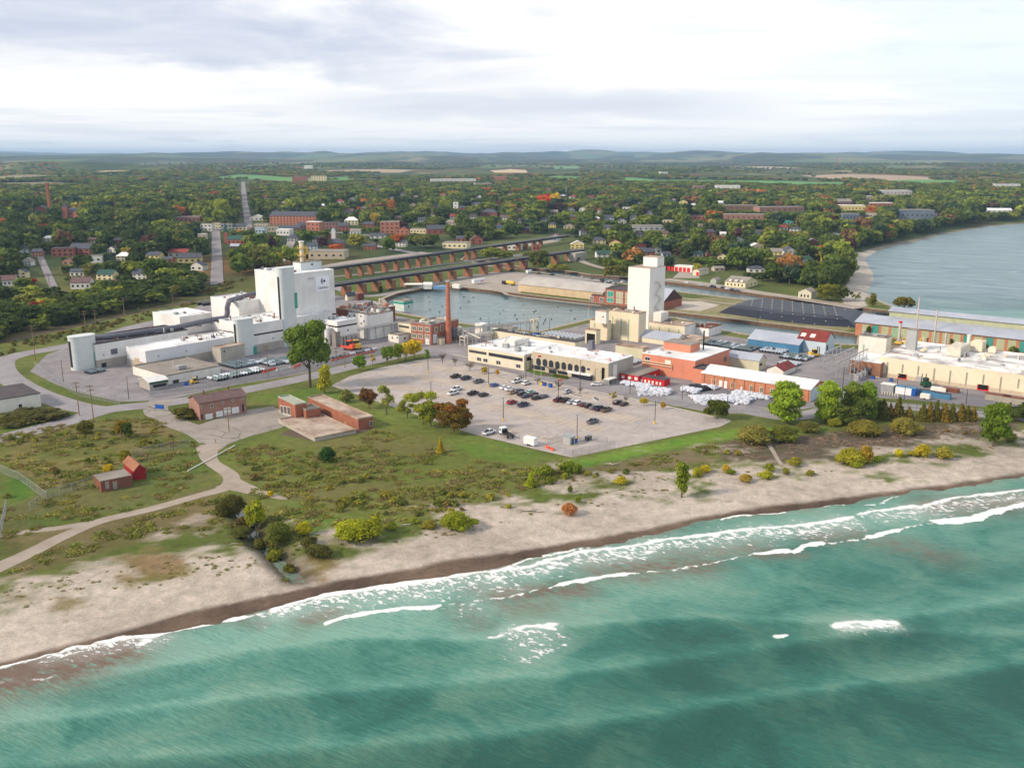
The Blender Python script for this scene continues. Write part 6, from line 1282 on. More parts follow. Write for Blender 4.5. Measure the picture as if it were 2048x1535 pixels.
def boxthing(name,label,cat,px,py,L,Wd,h,mat,rz=RZ,z=.02,parts=(),group=None,lift=0.):
    p=P(px,py); t=thing(name,label,cat,(p[0],p[1],z),rz,group); q=MB(); q.box(-L/2,-Wd/2,lift,L/2,Wd/2,h); q.box(-L/2+.1,-Wd/2+.1,h,L/2-.1,Wd/2-.1,h+.06); q.build('body',mat,t)
    for nm,bx,m in parts:
        q=MB(); q.box(*bx); q.build(nm,m,t)
    return t
def wheels(t,xs_,hw,r):
    for x in xs_:
        for s in (-1,1): q=MB(); q.tube([(x,s*hw-.14,r),(x,s*hw+.14,r)],r,12); q.build('wheel',tyre,t)
# flatbed tow truck
t=thing('tow_truck','white cab tow truck with empty black flatbed at the lot edge','truck',(*P(1013,872)[:2],.04),R(90)-R(39)+R(66)); 
q=MB(); q.add([(1.6,-1.15,.6),(3.8,-1.15,.6),(3.8,1.15,.6),(1.6,1.15,.6),(1.6,-1.1,2.7),(3.5,-1.1,2.7),(3.5,1.1,2.7),(1.6,1.1,2.7)],[(0,3,2,1),(4,5,6,7),(0,1,5,4),(1,2,6,5),(2,3,7,6),(3,0,4,7)]); q.build('cab',PC['white'],t)
q=MB(); q.box(2.2,-1.17,1.5,3.2,1.17,2.3); q.box(3.4,-1.,1.5,3.72,1.,2.3); q.build('windows',wglass,t); q=MB(); q.box(-4.2,-1.1,.95,1.5,1.1,1.15); 
for s in (-1.1,1.0): q.box(-4.2,s,1.15,1.5,s+.1,1.35)
q.box(1.2,-1.,1.15,1.35,1.,2.3); q.build('flatbed',blackt,t); wheels(t,(-2.9,2.7),1.0,.48)
t=boxthing('cargo_trailer','white enclosed cargo trailer parked at the bottom grass edge','trailer',1061,890,4.6,2.1,2.9,PC['white'],R(141),parts=(('vent_window',(-.6,-1.07,2.2,-.3,-1.04,2.45),wglass),('vent_window',(.6,-1.07,2.2,.9,-1.04,2.45),wglass),('drawbar',(2.3,-.08,.4,3.4,.08,.55),blackt)),lift=.45); wheels(t,(-.4,.4),1.0,.34)
t=boxthing('utility_shed','small grey metal shed inside the fenced lot corner','shed',1138,887,3.,3.,2.8,greyw,parts=(('door',(-.6,-1.55,.1,.6,-1.5,2.1),dgrey),)); q=MB(); q.add([(-1.8,-1.8,2.75),(1.8,-1.8,2.75),(1.8,1.8,3.3),(-1.8,1.8,3.3),(-1.8,-1.8,2.9),(1.8,-1.8,2.9),(1.8,1.8,3.45),(-1.8,1.8,3.45)],[(0,3,2,1),(4,5,6,7),(0,1,5,4),(1,2,6,5),(2,3,7,6),(3,0,4,7)]); q.build('roof',galv,t)
for a in [('waste_bin','blue bin beside the grey metal shed','bin',1149,885,1.6,1.4,1.3,bluep),('generator','yellow and black generator in the fenced lot corner','generator',1176.5,880,2.4,1.4,1.4,blackt),('waste_bin','yellow bin on the pavement by the office','bin',1083.5,769.5,1.3,1.1,1.3,PC['yellow']),('waste_bin','blue bin right of the yellow bin','bin',1088.8,771,1.3,1.1,1.3,bluep),('waste_bin','blue bin standing alone right of the two bins','bin',1101,774,1.4,1.2,1.4,bluep),('waste_bin','blue dumpster at the foot of the orange brick chimney shed','bin',883,686.5,1.8,1.3,1.3,bluep),('waste_bin','blue bin by the laboratory corner','bin',1056,736,1.8,1.3,1.3,bluep),('waste_bin','blue bin at the gatehouse garage door','bin',372,770,1.8,1.2,1.2,bluep),('waste_bin','blue bin before the brown factory office','bin',1746,757,1.8,1.2,1.2,bluep),('waste_bin','blue bin against the long factory wall','bin',1782,762,1.6,1.2,1.1,bluep)]:
    boxthing(*a[:9],parts=(('lid',(-a[5]/2-.05,-a[6]/2-.05,a[7]+.06,a[5]/2+.05,a[6]/2+.05,a[7]+.14),dgrey),))
boxthing('box_trailer','white road trailer on the harbour lot','trailer',957,567.5,13.5,2.5,3.9,PC['white'],R(52),parts=(('red_mark',(1,-1.27,1.8,5,-1.25,2.3),redd),),lift=1.2)
t=thing('tank_trailer','yellow and cream tank trailer behind a dark tractor on the harbour lot','trailer',P(1019,570),R(130)); q=MB(); q.tube([(-6,0,2.2),(-5.6,0,2.2),(3,0,2.2),(3.4,0,2.2)],[.5,1.25,1.25,.5],14); q.build('tank',PC['yellow'],t); q=MB(); q.box(4,-1.2,.6,8,1.2,2.6); q.build('tractor',blackt,t); wheels(t,(-5,-3.8,5,7),1.1,.5)
t=boxthing('panel_van','white delivery van on the harbour road','van',1058,546,6,2.2,2.7,PC['white'],parts=(('windows',(2.,-1.12,1.5,3.02,1.12,2.3),wglass),),lift=.4); wheels(t,(-2,2),1.,.4)
boxthing('rail_shelter','small white hut on the quay left of the road trailer','hut',914,576,7,3,2.8,trimw,R(140),parts=(('door',(-.5,-1.6,.1,.5,-1.55,2.1),dgrey),))
t=thing('marina_pavilion','white awning pavilion with blue boat cover at the harbour corner','pavilion',P(840,577),R(0)); 
q=MB(); q.add([(-12,-3,3.4),(2,-3,3.4),(2,3,3.9),(-12,3,3.9),(-12,-3,3.2),(2,-3,3.2),(2,3,3.7),(-12,3,3.7)],[(0,1,2,3),(7,6,5,4),(0,4,5,1),(1,5,6,2),(2,6,7,3),(3,7,4,0)]); q.build('awning',trimw,t)
for x in (-11.5,-5,1.5):
    for y in (-2.7,2.7): q=MB(); q.box(x-.1,y-.1,0,x+.1,y+.1,3.5); q.build('post',galv,t)
q=MB(); q.box(3,-3,0,9,3,3.2); q.add([(2.6,-3.3,3.2),(9.4,-3.3,3.2),(9.4,3.3,3.2),(2.6,3.3,3.2),(2.6,0,5),(9.4,0,5)],[(0,1,5,4),(2,3,4,5),(0,4,3),(1,2,5)]); q.build('cabin',trimw,t); q=MB(); q.box(10,-3,0,20,2,2.2); q.build('blue_cover',M('blue_cover',S(128,168,214)),t)
# heavy handling machines
def loader(px,py,col,label,rz,s=1.):
    t=thing('forklift',label,'forklift',P(px,py),rz); t.scale=(s,s,s); q=MB(); q.box(-2.6,-1.3,.7,1.4,1.3,1.6); q.box(-2.6,-1.2,1.6,-1.2,1.2,2.3); q.build('chassis',col,t)
    q=MB(); q.box(-1.1,-.8,1.6,.7,.8,3.3); q.build('cab',wglass,t); q=MB(); q.box(-1.2,-.9,3.3,.8,.9,3.45); q.build('cab_roof',col,t)
    for y in (-.8,.8): q=MB(); q.box(1.5,y-.12,.3,1.8,y+.12,4.6); q.build('mast_rail',blackt,t)
    for y in (-.6,.6): q=MB(); q.box(1.8,y-.12,.3,3.5,y+.12,.42); q.build('fork',galv,t)
    wheels(t,(-1.8,.9),1.15,.65)
loader(698,699,orgp,'bright orange heavy forklift by the white annex',RZ+R(100),1.4); loader(712,697,PC['yellow'],'yellow heavy forklift right of the orange one',RZ+R(70),1.35); loader(1629,713,PC['yellow'],'yellow forklift before the light blue shed',R(10),1.1); loader(1850,772,grnp,'dark green forklift at the long factory wall',R(90),1.1); loader(780,664,PC['yellow'],'yellow forklift under the elevated walkway',R(60),.9); loader(390,766,PC['yellow'],'small orange yellow loader before the gatehouse office',R(40),.7)
veh(748,674,'suv','black','dark suv parked under the elevated walkway',R(20),'cars by the plant')
# east yard
boxthing('guard_booth','grey guard booth behind pale bollards east of the poplars','booth',1776,783,5,3.4,3.2,galv,R(141),parts=(('windows',(-1.5,-1.74,1.4,1.5,-1.7,2.4),wglass),('roof',(-2.8,-2.,3.27,2.8,2.,3.45),trimw)))
for i in range(7): p=P(1764+i*5.2,788+i*.7); tag((lambda q:(q.cyl(0,0,0,1.2,.2,n=8),q.build('bollard',cream,None,p))[1])(MB()),'cream bollard in the row before the grey guard booth','bollard','cream bollards by the guard booth')
boxthing('site_cabin','blue and white portable cabin in the east yard','cabin',1812,788,8,3,3.,PC['white'],R(141),parts=(('blue_end',(-4.03,-1.53,0,-2.4,1.53,3.0),bluep),('roof_trim',(-4.1,-1.6,3.06,4.1,1.6,3.2),bluew),('window',(-.5,-1.56,1.2,.8,-1.51,2.2),wglass)))
for a,c,lb in ((1853,790,'long blue skip container behind the small cream trailer'),(1884,796,'long blue skip container, right of the other blue skip')):
    t=boxthing('skip_container',lb,'skip',a,c,6.5,2.3,2.,bluew,R(141)); q=MB(); q.box(-3.1,-1.05,2.07,3.1,1.05,2.12); q.build('load',blackt,t)
t=boxthing('cargo_trailer','small cream enclosed trailer in front of the blue skip','trailer',1850,798,3.6,1.9,2.2,trimw,R(141),lift=.4); wheels(t,(0,),.95,.33)
boxthing('flat_tank','long white low tank beside the factory wall','tank',1877,781,6,2.,1.4,trimw,R(141),parts=(('support',(-2.6,-.9,-.02,-2.2,.9,.1),galv),))
for a,c,lb in ((1995,801,'rust topped grey railway bin under the factory wall'),(2030,807,'second rust topped grey bin nearest the right edge'),(1902,783,'low rusty skip near the middle of the factory wall')):
    t=boxthing('steel_bin',lb,'bin',a,c,9. if a>1950 else 6,2.6,2.4 if a>1950 else 1.3,M('ribbed_bin',S(168,162,150),S(140,132,120),.3,.7,.4,kind='corr',per=.7) if a>1950 else rustm,R(141)); q=MB(); q.box(-4.6 if a>1950 else -3.1,-1.4,2.47 if a>1950 else 1.37,4.6 if a>1950 else 3.1,1.4,2.7 if a>1950 else 1.5); q.build('rusty_rim',rustm,t)
# ------------------------------------------------------------ steel cylinders
cy1=M('cylinder_grey_green',S(124,138,142),S(104,118,124),.8,.5); cy2=M('cylinder_white',S(206,212,220),S(182,190,200),.8,.5)
q=MB(); q.tube([(-1.9,0,.75),(-1.7,0,.75),(1.7,0,.75),(1.9,0,.75)],[.45,.62,.62,.45],12); 
for x in (-1.,0,1.): q.tube([(x-.05,0,.75),(x+.05,0,.75)],.68,12)
q.tube([(-2.0,0,.75),(-1.86,0,.75)],.56,12,1)
for x in (-1.1,1.1): q.box(x-.12,-.5,0,x+.12,.5,.22,1)
CYM=[]
for m in (cy1,cy2): me=bpy.data.meshes.new('cylinder'); me.from_pydata(q.v,[],q.f); me.materials.append(m); me.materials.append(blackt); me.polygons.foreach_set('material_index',q.m); CYM.append(me)
def cylfield(c0,nu,nv,du,dv,rz,pw,lb,grp,seed=4):
    r=random.Random(seed); c0=Vector(P(*c0)[:2]); u=Vector((math.cos(rz),math.sin(rz))); v=Vector((-u.y,u.x))
    for i in range(nu):
        for j in range(nv):
            if r.random()<.05: continue
            w=r.random()<pw; p=c0+u*i*du+v*j*dv
            o=linko('steel_cylinder',CYM[1 if w else 0],None,(p.x+r.uniform(-.1,.1),p.y+r.uniform(-.1,.1),.03),rz); tag(o,('white ' if w else 'grey green ')+lb,'cylinder',grp+(', white' if w else ', grey'))
cylfield((526,742),2,17,4.2,1.55,R(141),.25,'steel cylinder in the rows behind the gatehouse office','cylinder rows behind the gatehouse')
cylfield((475,737),4,9,4.1,1.5,R(51),.06,'steel cylinder in the rows by the concrete block house','cylinder rows by the block house')
cylfield((545,732),3,9,4.1,1.5,R(51),.3,'steel cylinder in the middle rows by the plant road','cylinder rows by the plant road')
cylfield((577,727),4,8,4.1,1.5,R(51),.15,'steel cylinder in the rows nearest the cottonwood','cylinder rows near the cottonwood')
cylfield((655,720),3,1,5,1.5,R(51),0,'steel cylinder in the single line behind the red barrier','cylinders behind the red barrier')
cylfield((704,710),4,1,5,1.5,R(51),.3,'steel cylinder in the second line by the barrier','cylinders in the second barrier line')
cylfield((1440,693),3,8,4.4,1.5,R(51),.1,'steel cylinder in the yard behind the orange building','cylinder rows behind the orange building')
cylfield((1500,703),3,11,4.4,1.5,R(51),.1,'steel cylinder in the yard beside the bright blue shed','cylinder rows beside the blue shed')
cylfield((1562,708),3,8,4.4,1.5,R(51),.95,'steel cylinder in the pale rows before the light blue shed','pale cylinder rows before the blue shed')
cylfield((1610,722),3,9,4.4,1.5,R(51),.3,'steel cylinder in the rows below the yellow forklift','cylinder rows below the forklift')
cylfield((1590,733),2,6,4.4,1.5,R(51),.9,'steel cylinder in the rows beside the rust roofed shed','cylinder rows beside the rust roofed shed')
cylfield((186,747),2,3,4.2,1.6,R(55),.1,'steel cylinder at the foot of the western stair tower','cylinders at the western stair tower')
cylfield((1270,728),2,4,4.2,1.5,R(51),.9,'steel cylinder stacked between office and orange building','cylinders between office and orange building')
dm=M('silver_tote',S(200,204,210),S(160,166,176),1.5,.3,metal=.5)
q=MB(); q.cyl(0,0,.3,1.9,1.05,n=14); q.cyl(0,0,1.9,2.5,1.05,.35,n=14); q.cyl(0,0,0,.3,.8,n=14); me=bpy.data.meshes.new('silver_bin'); me.from_pydata(q.v,[],q.f); me.materials.append(dm)
b0=Vector(P(1086,673)[:2])
for i in range(9):
    for j in range(4):
        p=b0+Vector((U.x,U.y))*j*2.7-Vector((V.x,V.y))*i*2.7; tag(linko('silver_bin',me,None,(p.x,p.y,.03)),'shiny silver bin in the block on the quay behind the laboratory','bin','silver bins on the quay')
# ------------------------------------------------------------ white bag piles
bagm=M('white_bag',S(208,210,218),S(176,180,192),.5,.55,.3); bagb=M('black_sheet',S(34,36,44),S(22,24,30),.4,.5,.3)
def bagpile(pts,w,h,label,mat=bagm,n=90,seed=0):
    n=int(n*1.7)
    r=random.Random(seed); wp=[Vector(P(a,c)[:2]) for a,c in pts]; c0=sum(wp,Vector((0,0)))/len(wp); bm=bmesh.new()
    for i in range(n):
        f=r.random()*(len(wp)-1); k=int(f); c=wp[k].lerp(wp[k+1],f-k); t=(wp[k+1]-wp[k]).normalized(); nn=Vector((-t.y,t.x)); o=r.gauss(0,.38); o=max(-1,min(1,o)); p=c+nn*o*w/2-c0
        z=h*.7*(1-o*o)*r.uniform(.2,.85); s=r.uniform(.6,1.15)
        m=Matrix.Translation((p.x,p.y,max(.25,z)))@Matrix.Rotation(r.uniform(0,3.1),4,'Z')@Matrix.Rotation(r.uniform(-.35,.35),4,'X')@Matrix.Diagonal((s*1.25,s*.9,s*.55,1)); g=bmesh.ops.create_icosphere(bm,subdivisions=2,radius=1,matrix=m)
        for v in g['verts']: v.co+=Vector((r.gauss(0,.07),r.gauss(0,.07),r.gauss(0,.06)))
    me=bpy.data.meshes.new('bag_pile'); bm.to_mesh(me); bm.free(); me.materials.append(mat); tag(linko('bag_pile',me,None,(c0.x,c0.y,0)),label,'bag pile')
bagpile([(1246,766),(1272,770),(1300,774)],6,1.8,'long narrow heap of white bags right before the red trailers',n=70,seed=1); bagpile([(1276,783),(1310,784),(1340,787)],12,3.,'larger heap of white bags below the red trailers',n=170,seed=2)
bagpile([(1362,779),(1380,781),(1398,784)],8,2.,'heap of white bags left of the black sheeting',n=70,seed=3); bagpile([(1385,774),(1400,778),(1412,781)],6,2.6,'black sheeted heap among the white bags',bagb,50,4); bagpile([(1400,773),(1420,776),(1434,778)],7,2.,'heap of white bags right of the black sheeting',n=70,seed=5)
bagpile([(1388,801),(1430,800),(1470,799),(1500,802)],15,2.6,'widest heap of white bags at the edge of the dark yard',n=260,seed=6); bagpile([(1470,786),(1500,790),(1536,798)],9,1.8,'heap of white bags under the brick workshop wall',n=120,seed=7)
# ------------------------------------------------------------ poles, lamps
def hgt(p,yt):
    lo,hi=0,80
    for _ in range(36):
        m=(lo+hi)/2
        if proj(p[0],p[1],p[2]+m)[1]>yt: lo=m
        else: hi=m
    return lo
def lamp(px,pb,pt,label,foot=True,heads=2,mat=None,group=None):
    p=G(px,pb); h=hgt(p,pt); t=thing('lamp_post',label,'lamp post',p,RZ,group); q=MB(); q.cyl(0,0,.9 if foot else 0,h,.13,.09,n=8); q.build('pole',mat or blackt,t)
    if foot: q=MB(); q.cyl(0,0,-.1,1.0,.38,n=12); q.build('yellow_foot',PC['yellow'],t)
    for s in ((-1,1) if heads==2 else (1,)): q=MB(); q.tube([(0,0,h-.1),(s*.9,0,h)],.05,5); q.box(s*.9-.35,-.2,h-.05,s*.9+.35,.2,h+.12); q.build('lamp_head',galv,t)
def wp(px,py): return G(px,py)
for i,(a,c,d_) in enumerate([(856.3,745,698),(862.5,805,762),(977.4,773,733),(1006.6,841,795),(1116.5,803.6,758),(1154,877,829),(1309.5,847,801)]):
    lamp(a,c,d_,['tall car park lamp with yellow foot, farthest one by the verge corner','tall car park lamp with yellow foot behind the willow','tall car park lamp with yellow foot beside the blue hatchback','tall car park lamp with yellow foot below the red suv','tall car park lamp with yellow foot in front of the maroon pickup','tall car park lamp with yellow foot nearest the grey shed','tall car park lamp with yellow foot, rightmost in the bays'][i],group='yellow footed car park lamps')
for a,c,d_,lb in ((1160,789,721,'slim lamp post beside the bare tree at the kerb island'),(1052,757,701,'slim lamp post at the office lawn corner'),(1190,765,738,'brown lamp post at the office entrance'),(1260,786,757,'slim lamp post before the first bag heap'),(1364,800,771,'lamp post between the two groups of bag heaps'),(1454,820,781,'lamp post at the lower edge of the bag yard'),(475,759,722,'lamp post before the cylinder rows'),(257.7,797.4,753.4,'lamp post left of the gatehouse'),(127,763.6,719.5,'lamp post beside the western bend'),(277,648,617,'lamp post behind the long white hall'),(1683,800,733,'light wooden lamp post by the transformer yard'),(1808,800,770,'lamp post before the blue and white cabin'),(1932,808,778,'lamp post above the cedar hedge'),(1099,664,637,'dark lamp post on the quay edge'),(978,650,634,'lamp post on the quay behind the pipe bridge'),(1655,645,623,'lamp post on the stockpile embankment'),(1514,652,620,'lamp post left on the stockpile embankment'),(1794,772,751,'lamp post beside the first dock door')): lamp(a,c,d_,lb,False,1)
woodm=M('pole_wood',S(150,122,98),S(118,96,78),1.5,.9)
def upole(px,pb,pt,label,arms=2,mat=None,lean=0.):
    p=G(px,pb); h=hgt(p,pt); t=thing('utility_pole',label,'utility pole',p,R(30)); q=MB(); q.cyl(0,0,-.2,h,.2,.13,n=8); q.build('post',mat or woodm,t)
    for k in range(arms):
        q=MB(); z=h-.6-k*1.5; q.box(-1.2,-.08,z-.1,1.2,.08,z+.1)
        for x in (-1.1,-.4,.4,1.1): q.cyl(x,0,z+.1,z+.35,.06,n=6)
        q.build('crossarm',mat or woodm,t)
    return Vector((p[0],p[1],p[2]+h-.5))
U_=[]
for a in [(158.8,830,763,'leaning wooden utility pole at the road junction, left one'),(187.6,844,769,'wooden utility pole at the road junction, right one'),(70.8,718.5,650,'utility pole with crossarms inside the western bend'),(172,665,621,'grey utility pole by the railway, left of two'),(192,651,620,'utility pole by the railway, right of two'),(250.7,646.7,594,'tall orange brown utility pole behind the long white hall'),(347,618,588,'utility pole between the bushes and the white warehouse block'),(110.8,621,585,'pinkish wooden pole at the foot of the town street'),(536.5,754,690.5,'utility pole in front of the cylinder rows'),(100,585,548,'utility pole along the western street'),(84,552,520,'farthest utility pole along the western street'),(203,575,548,'utility pole in front of the white garage'),(458,862,815,'tan pole in front of the pink brick garage'),(348,914,880,'tan pole by the meadow fence gate'),(690,735,703,'thin pole behind the young yellow green tree'),(673,727,695,'thin grey pole left of the barrier line'),(905,543,513,'pole under the nearer viaduct, left of two'),(936,539,510,'pole under the nearer viaduct, right of two'),(1034,545,518,'tall pole beside the harbour road'),(902,560,527,'pole between the viaduct and the harbour'),(1138,482,468,'pole at the far end of the viaduct'),(1426,480,458,'pole in the eastern suburb, left'),(1484,470,455,'pole in the eastern suburb, right'),(1283,495,475,'pole above the red roofed house'),(1330,540,522,'pole by the red garage row')]: U_.append(upole(*a,arms=1 if a[1]<600 else 2))
q=MB()
def wire(a,c,dz):
    n=8; pts=[]
    for i in range(n+1): f=i/n; p=a.lerp(c,f); p.z-=dz*4*f*(1-f); pts.append(p)
    return pts
for nm,(i,j) in (('w',(2,5)),('w',(5,6)),('w',(9,7))):
    q=MB(); 
    for o in (-.8,0,.8): q.tube([p+Vector((0,o,0)) for p in wire(U_[i],U_[j],1.5)],.035,4)
    tag(q.build('power_line',blackt),{2:'sagging wires from the bend pole to the orange brown pole',5:'sagging wires from the orange brown pole to the warehouse pole',9:'sagging wires along the western street'}[i],'power line')['kind']='stuff' if False else None
for o in COL.objects:
    if 'kind' in o and o['kind'] is None: del o['kind']
# flags
for a,c,d_,lb,m in ((1068,752,712,'flagpole with white flag on the office lawn',trimw),(1082,754,710,'flagpole with red flag on the office lawn',redd)):
    p=P(a,c); h=hgt(p,d_); t=thing('flagpole',lb,'flagpole',p,0); q=MB(); q.cyl(0,0,0,h,.07,.04,n=6); q.build('pole',trimw,t); q=MB(); q.box(-1.4,-.02,h-.95,-.05,.02,h-.1); q.build('flag',m,t)
p=P(1117,776); t=thing('flag_marker','small orange flag standing before the office beds','flag',p,0); q=MB(); q.cyl(0,0,0,4.4,.05,n=6); q.build('pole',trimw,t); q=MB(); q.box(0,-.02,3.2,1.4,.02,4.3); q.build('flag',orgp,t)
p=P(1176.5,636); t=thing('windsock_mast','orange windsock on a mast at the quay corner','windsock',p,0); h=hgt(p,614); q=MB(); q.cyl(0,0,0,h,.08,n=6); q.build('mast',trimw,t); q=MB(); q.tube([(0,0,h),(1.8,0,h-.4)],[.4,.2],8); q.build('sock',orgp,t)
# office lawn, beds, kerb islands
poly('office_lawn',[(1051,742),(1063,736),(1091,742),(1092,748),(1078,751)],m_lawn,.06); poly('office_lawn',[(1096,752),(1104,748),(1136,754),(1136,759),(1118,757)],m_lawn,.06); poly('office_path',[(1078,751),(1092,745),(1104,748),(1096,752)],m_dirt,.055)
for i in range(9): 
    p=P(1109+i*3.2,752+i*.62); c=crown if False else None
    t=thing('shrub','small clipped shrub in the bed before the office','shrub',p,0,'clipped shrubs before the office'); c=linko('foliage',tmesh('bush',i%3,'lo'),t); c.scale=(1.5,1.5,1.5); c.color=(*random.choice([GREEN,OLIVE,BRN]),1)
for i,(a,c,L_,W_,an) in enumerate([(1003,756,7,1.6,0),(1019,764,3.4,2.,0),(1154,791,7.5,2.4,0),(1193,798,8.5,2.6,40)]):
    p=P(a,c); q=MB(); pts=[(L_/2*math.cos(k)*1.,W_/2*math.sin(k)) for k in np.linspace(0,2*math.pi,25)[:-1]]; q.prism(pts,0,.16,0); q.prism([(x*.86,y*.72) for x,y in pts],.1,.19,1)
    tag(q.build('kerb_island',[M('white_kerb',S(214,210,204)),m_dark],None,(p[0],p[1],.03),R(90)-R(39)+R(88-an)),['white kerbed island, leftmost and slimmest','small white kerbed island behind the crew cab pickup','white kerbed oval island below the slim lamp post','white kerbed oval island, rightmost, beside the pavement'][i],'kerb island')
# barrels and barriers
def barrier(px0,py0,px1,py1,n,mat,lb,grp):
    for i in range(n):
        f=i/(max(1,n-1)); p=P(px0+(px1-px0)*f,py0+(py1-py0)*f); a=Vector(P(px1,py1)[:2])-Vector(P(px0,py0)[:2]); q=MB(); q.add([(-.9,-.3,0),(.9,-.3,0),(.9,.3,0),(-.9,.3,0),(-.9,-.1,.95),(.9,-.1,.95),(.9,.1,.95),(-.9,.1,.95)],[(0,3,2,1),(4,5,6,7),(0,1,5,4),(1,2,6,5),(2,3,7,6),(3,0,4,7)]); tag(q.build('traffic_barrier',mat,None,p,math.atan2(a.y,a.x)),lb,'barrier',grp)
barrier(588,736,600,730,5,orgp,'orange barrier left of the cottonwood trunk','orange barriers by the cottonwood'); barrier(528,745,550,738,8,orgp,'orange barrier behind the roadside cylinder rows','orange barriers by the cylinder rows'); barrier(556,741,578,737,6,trimw,'white barrier on the plant road verge','white barriers on the plant road'); barrier(664,722,698,713,12,orgp,'red white barrier in the line before the single cylinders','red white barriers, left line'); barrier(714,711,748,704,12,orgp,'red white barrier in the second line','red white barriers, right line'); barrier(653,690,688,694,10,orgp,'orange barrel barrier around the white annex tank','orange barriers by the annex tank')
barrier(1095,896,1104,900,2,orgp,'orange and white barrier by the cargo trailer','barriers by the cargo trailer')
# ------------------------------------------------------------ fences
meshm=M('chain_link',S(150,154,156),None,1,.6,alpha=.22)
def fence(pxs,h,label,sp_=3.,mat=None,pan=True):
    pts=[Vector(G(a,c)) for a,c in pxs]; t=thing('chain_link_fence' if pan else 'guard_rail',label,'fence',tuple(pts[0])); o=pts[0]; q=MB(); r=MB(); w=MB()
    for a,c in zip(pts[:-1],pts[1:]):
        L=(c-a).length; n=max(1,int(L/sp_))
        for i in range(n+1):
            p=a.lerp(c,i/n)-o; z=T1(p.x+o.x,p.y+o.y)-o.z; q.cyl(p.x,p.y,z-.1,z+h,.06,n=5)
        for i in range(n):
            p=a.lerp(c,i/n); p2=a.lerp(c,(i+1)/n); p.z=T1(p.x,p.y); p2.z=T1(p2.x,p2.y); p-=o; p2-=o
            r.tube([p+Vector((0,0,h)),p2+Vector((0,0,h))],.045,4); r.tube([p+Vector((0,0,h*.05)),p2+Vector((0,0,h*.05))],.03,4)
            if pan: w.add([p,p2,p2+Vector((0,0,h)),p+Vector((0,0,h))],[(0,1,2,3)])
    pq=q.build('posts',mat or galv,t); pq['kind']='stuff'; r.build('rails',mat or galv,t)
    if pan: w.build('mesh',meshm,t)
fence([(60,1022),(95,995),(190,968)],2.4,'chain link fence across the meadow left of the brick hut'); fence([(265,915),(300,905),(345,897),(380,892)],2.4,'chain link fence from the red hut to the gate pole'); fence([(2,944),(40,960),(70,982),(95,1000)],2.4,'chain link fence curving around the lawn at the left edge')
fence([(-10,1118),(3,1065),(14,1015)],2.6,'pale fence rising along the left picture edge',1.2); fence([(1090,893),(1145,912),(1230,896)],2.4,'chain link fence around the bottom corner of the car park'); fence([(1095,888),(1135,880),(1215,884)],2.,'inner chain link fence of the fenced lot corner')
fence([(70,735),(110,765),(160,792),(240,808)],2.4,'chain link fence inside the western bend'); fence([(300,795),(420,780),(560,750),(640,735)],2.4,'long chain link fence between plant and road'); fence([(640,735),(760,708),(860,690)],2.4,'chain link fence from the cottonwood to the boiler house'); fence([(1240,782),(1330,800),(1440,822),(1560,826)],2.2,'chain link fence in front of the bag yard'); fence([(1700,808),(1850,818),(2060,835)],2.4,'dark fence between the east yard and the hedge',mat=blackt)
# gate arm across the track and road sign
p=P(320,820); t=thing('road_sign','blue road sign board at the corner of the old access road','sign',G(320,822),R(-15)); q=MB(); q.box(-2,-.06,1.,2,.06,2.6); q.build('board',bluep,t)
for x in (-1.8,1.8): q=MB(); q.box(x-.06,-.05,0,x+.06,.05,1.); q.build('post',galv,t)
a=Vector(G(375,943)); c=Vector(G(470,892)); q=MB(); dv=c-a; q.tube([(0,0,.25),(dv.x,dv.y,dv.z+.35)],.16,6); tag(q.build('barrier_pole',trimw,None,tuple(a)),'long pale pole barrier lying across the gravel track','barrier')
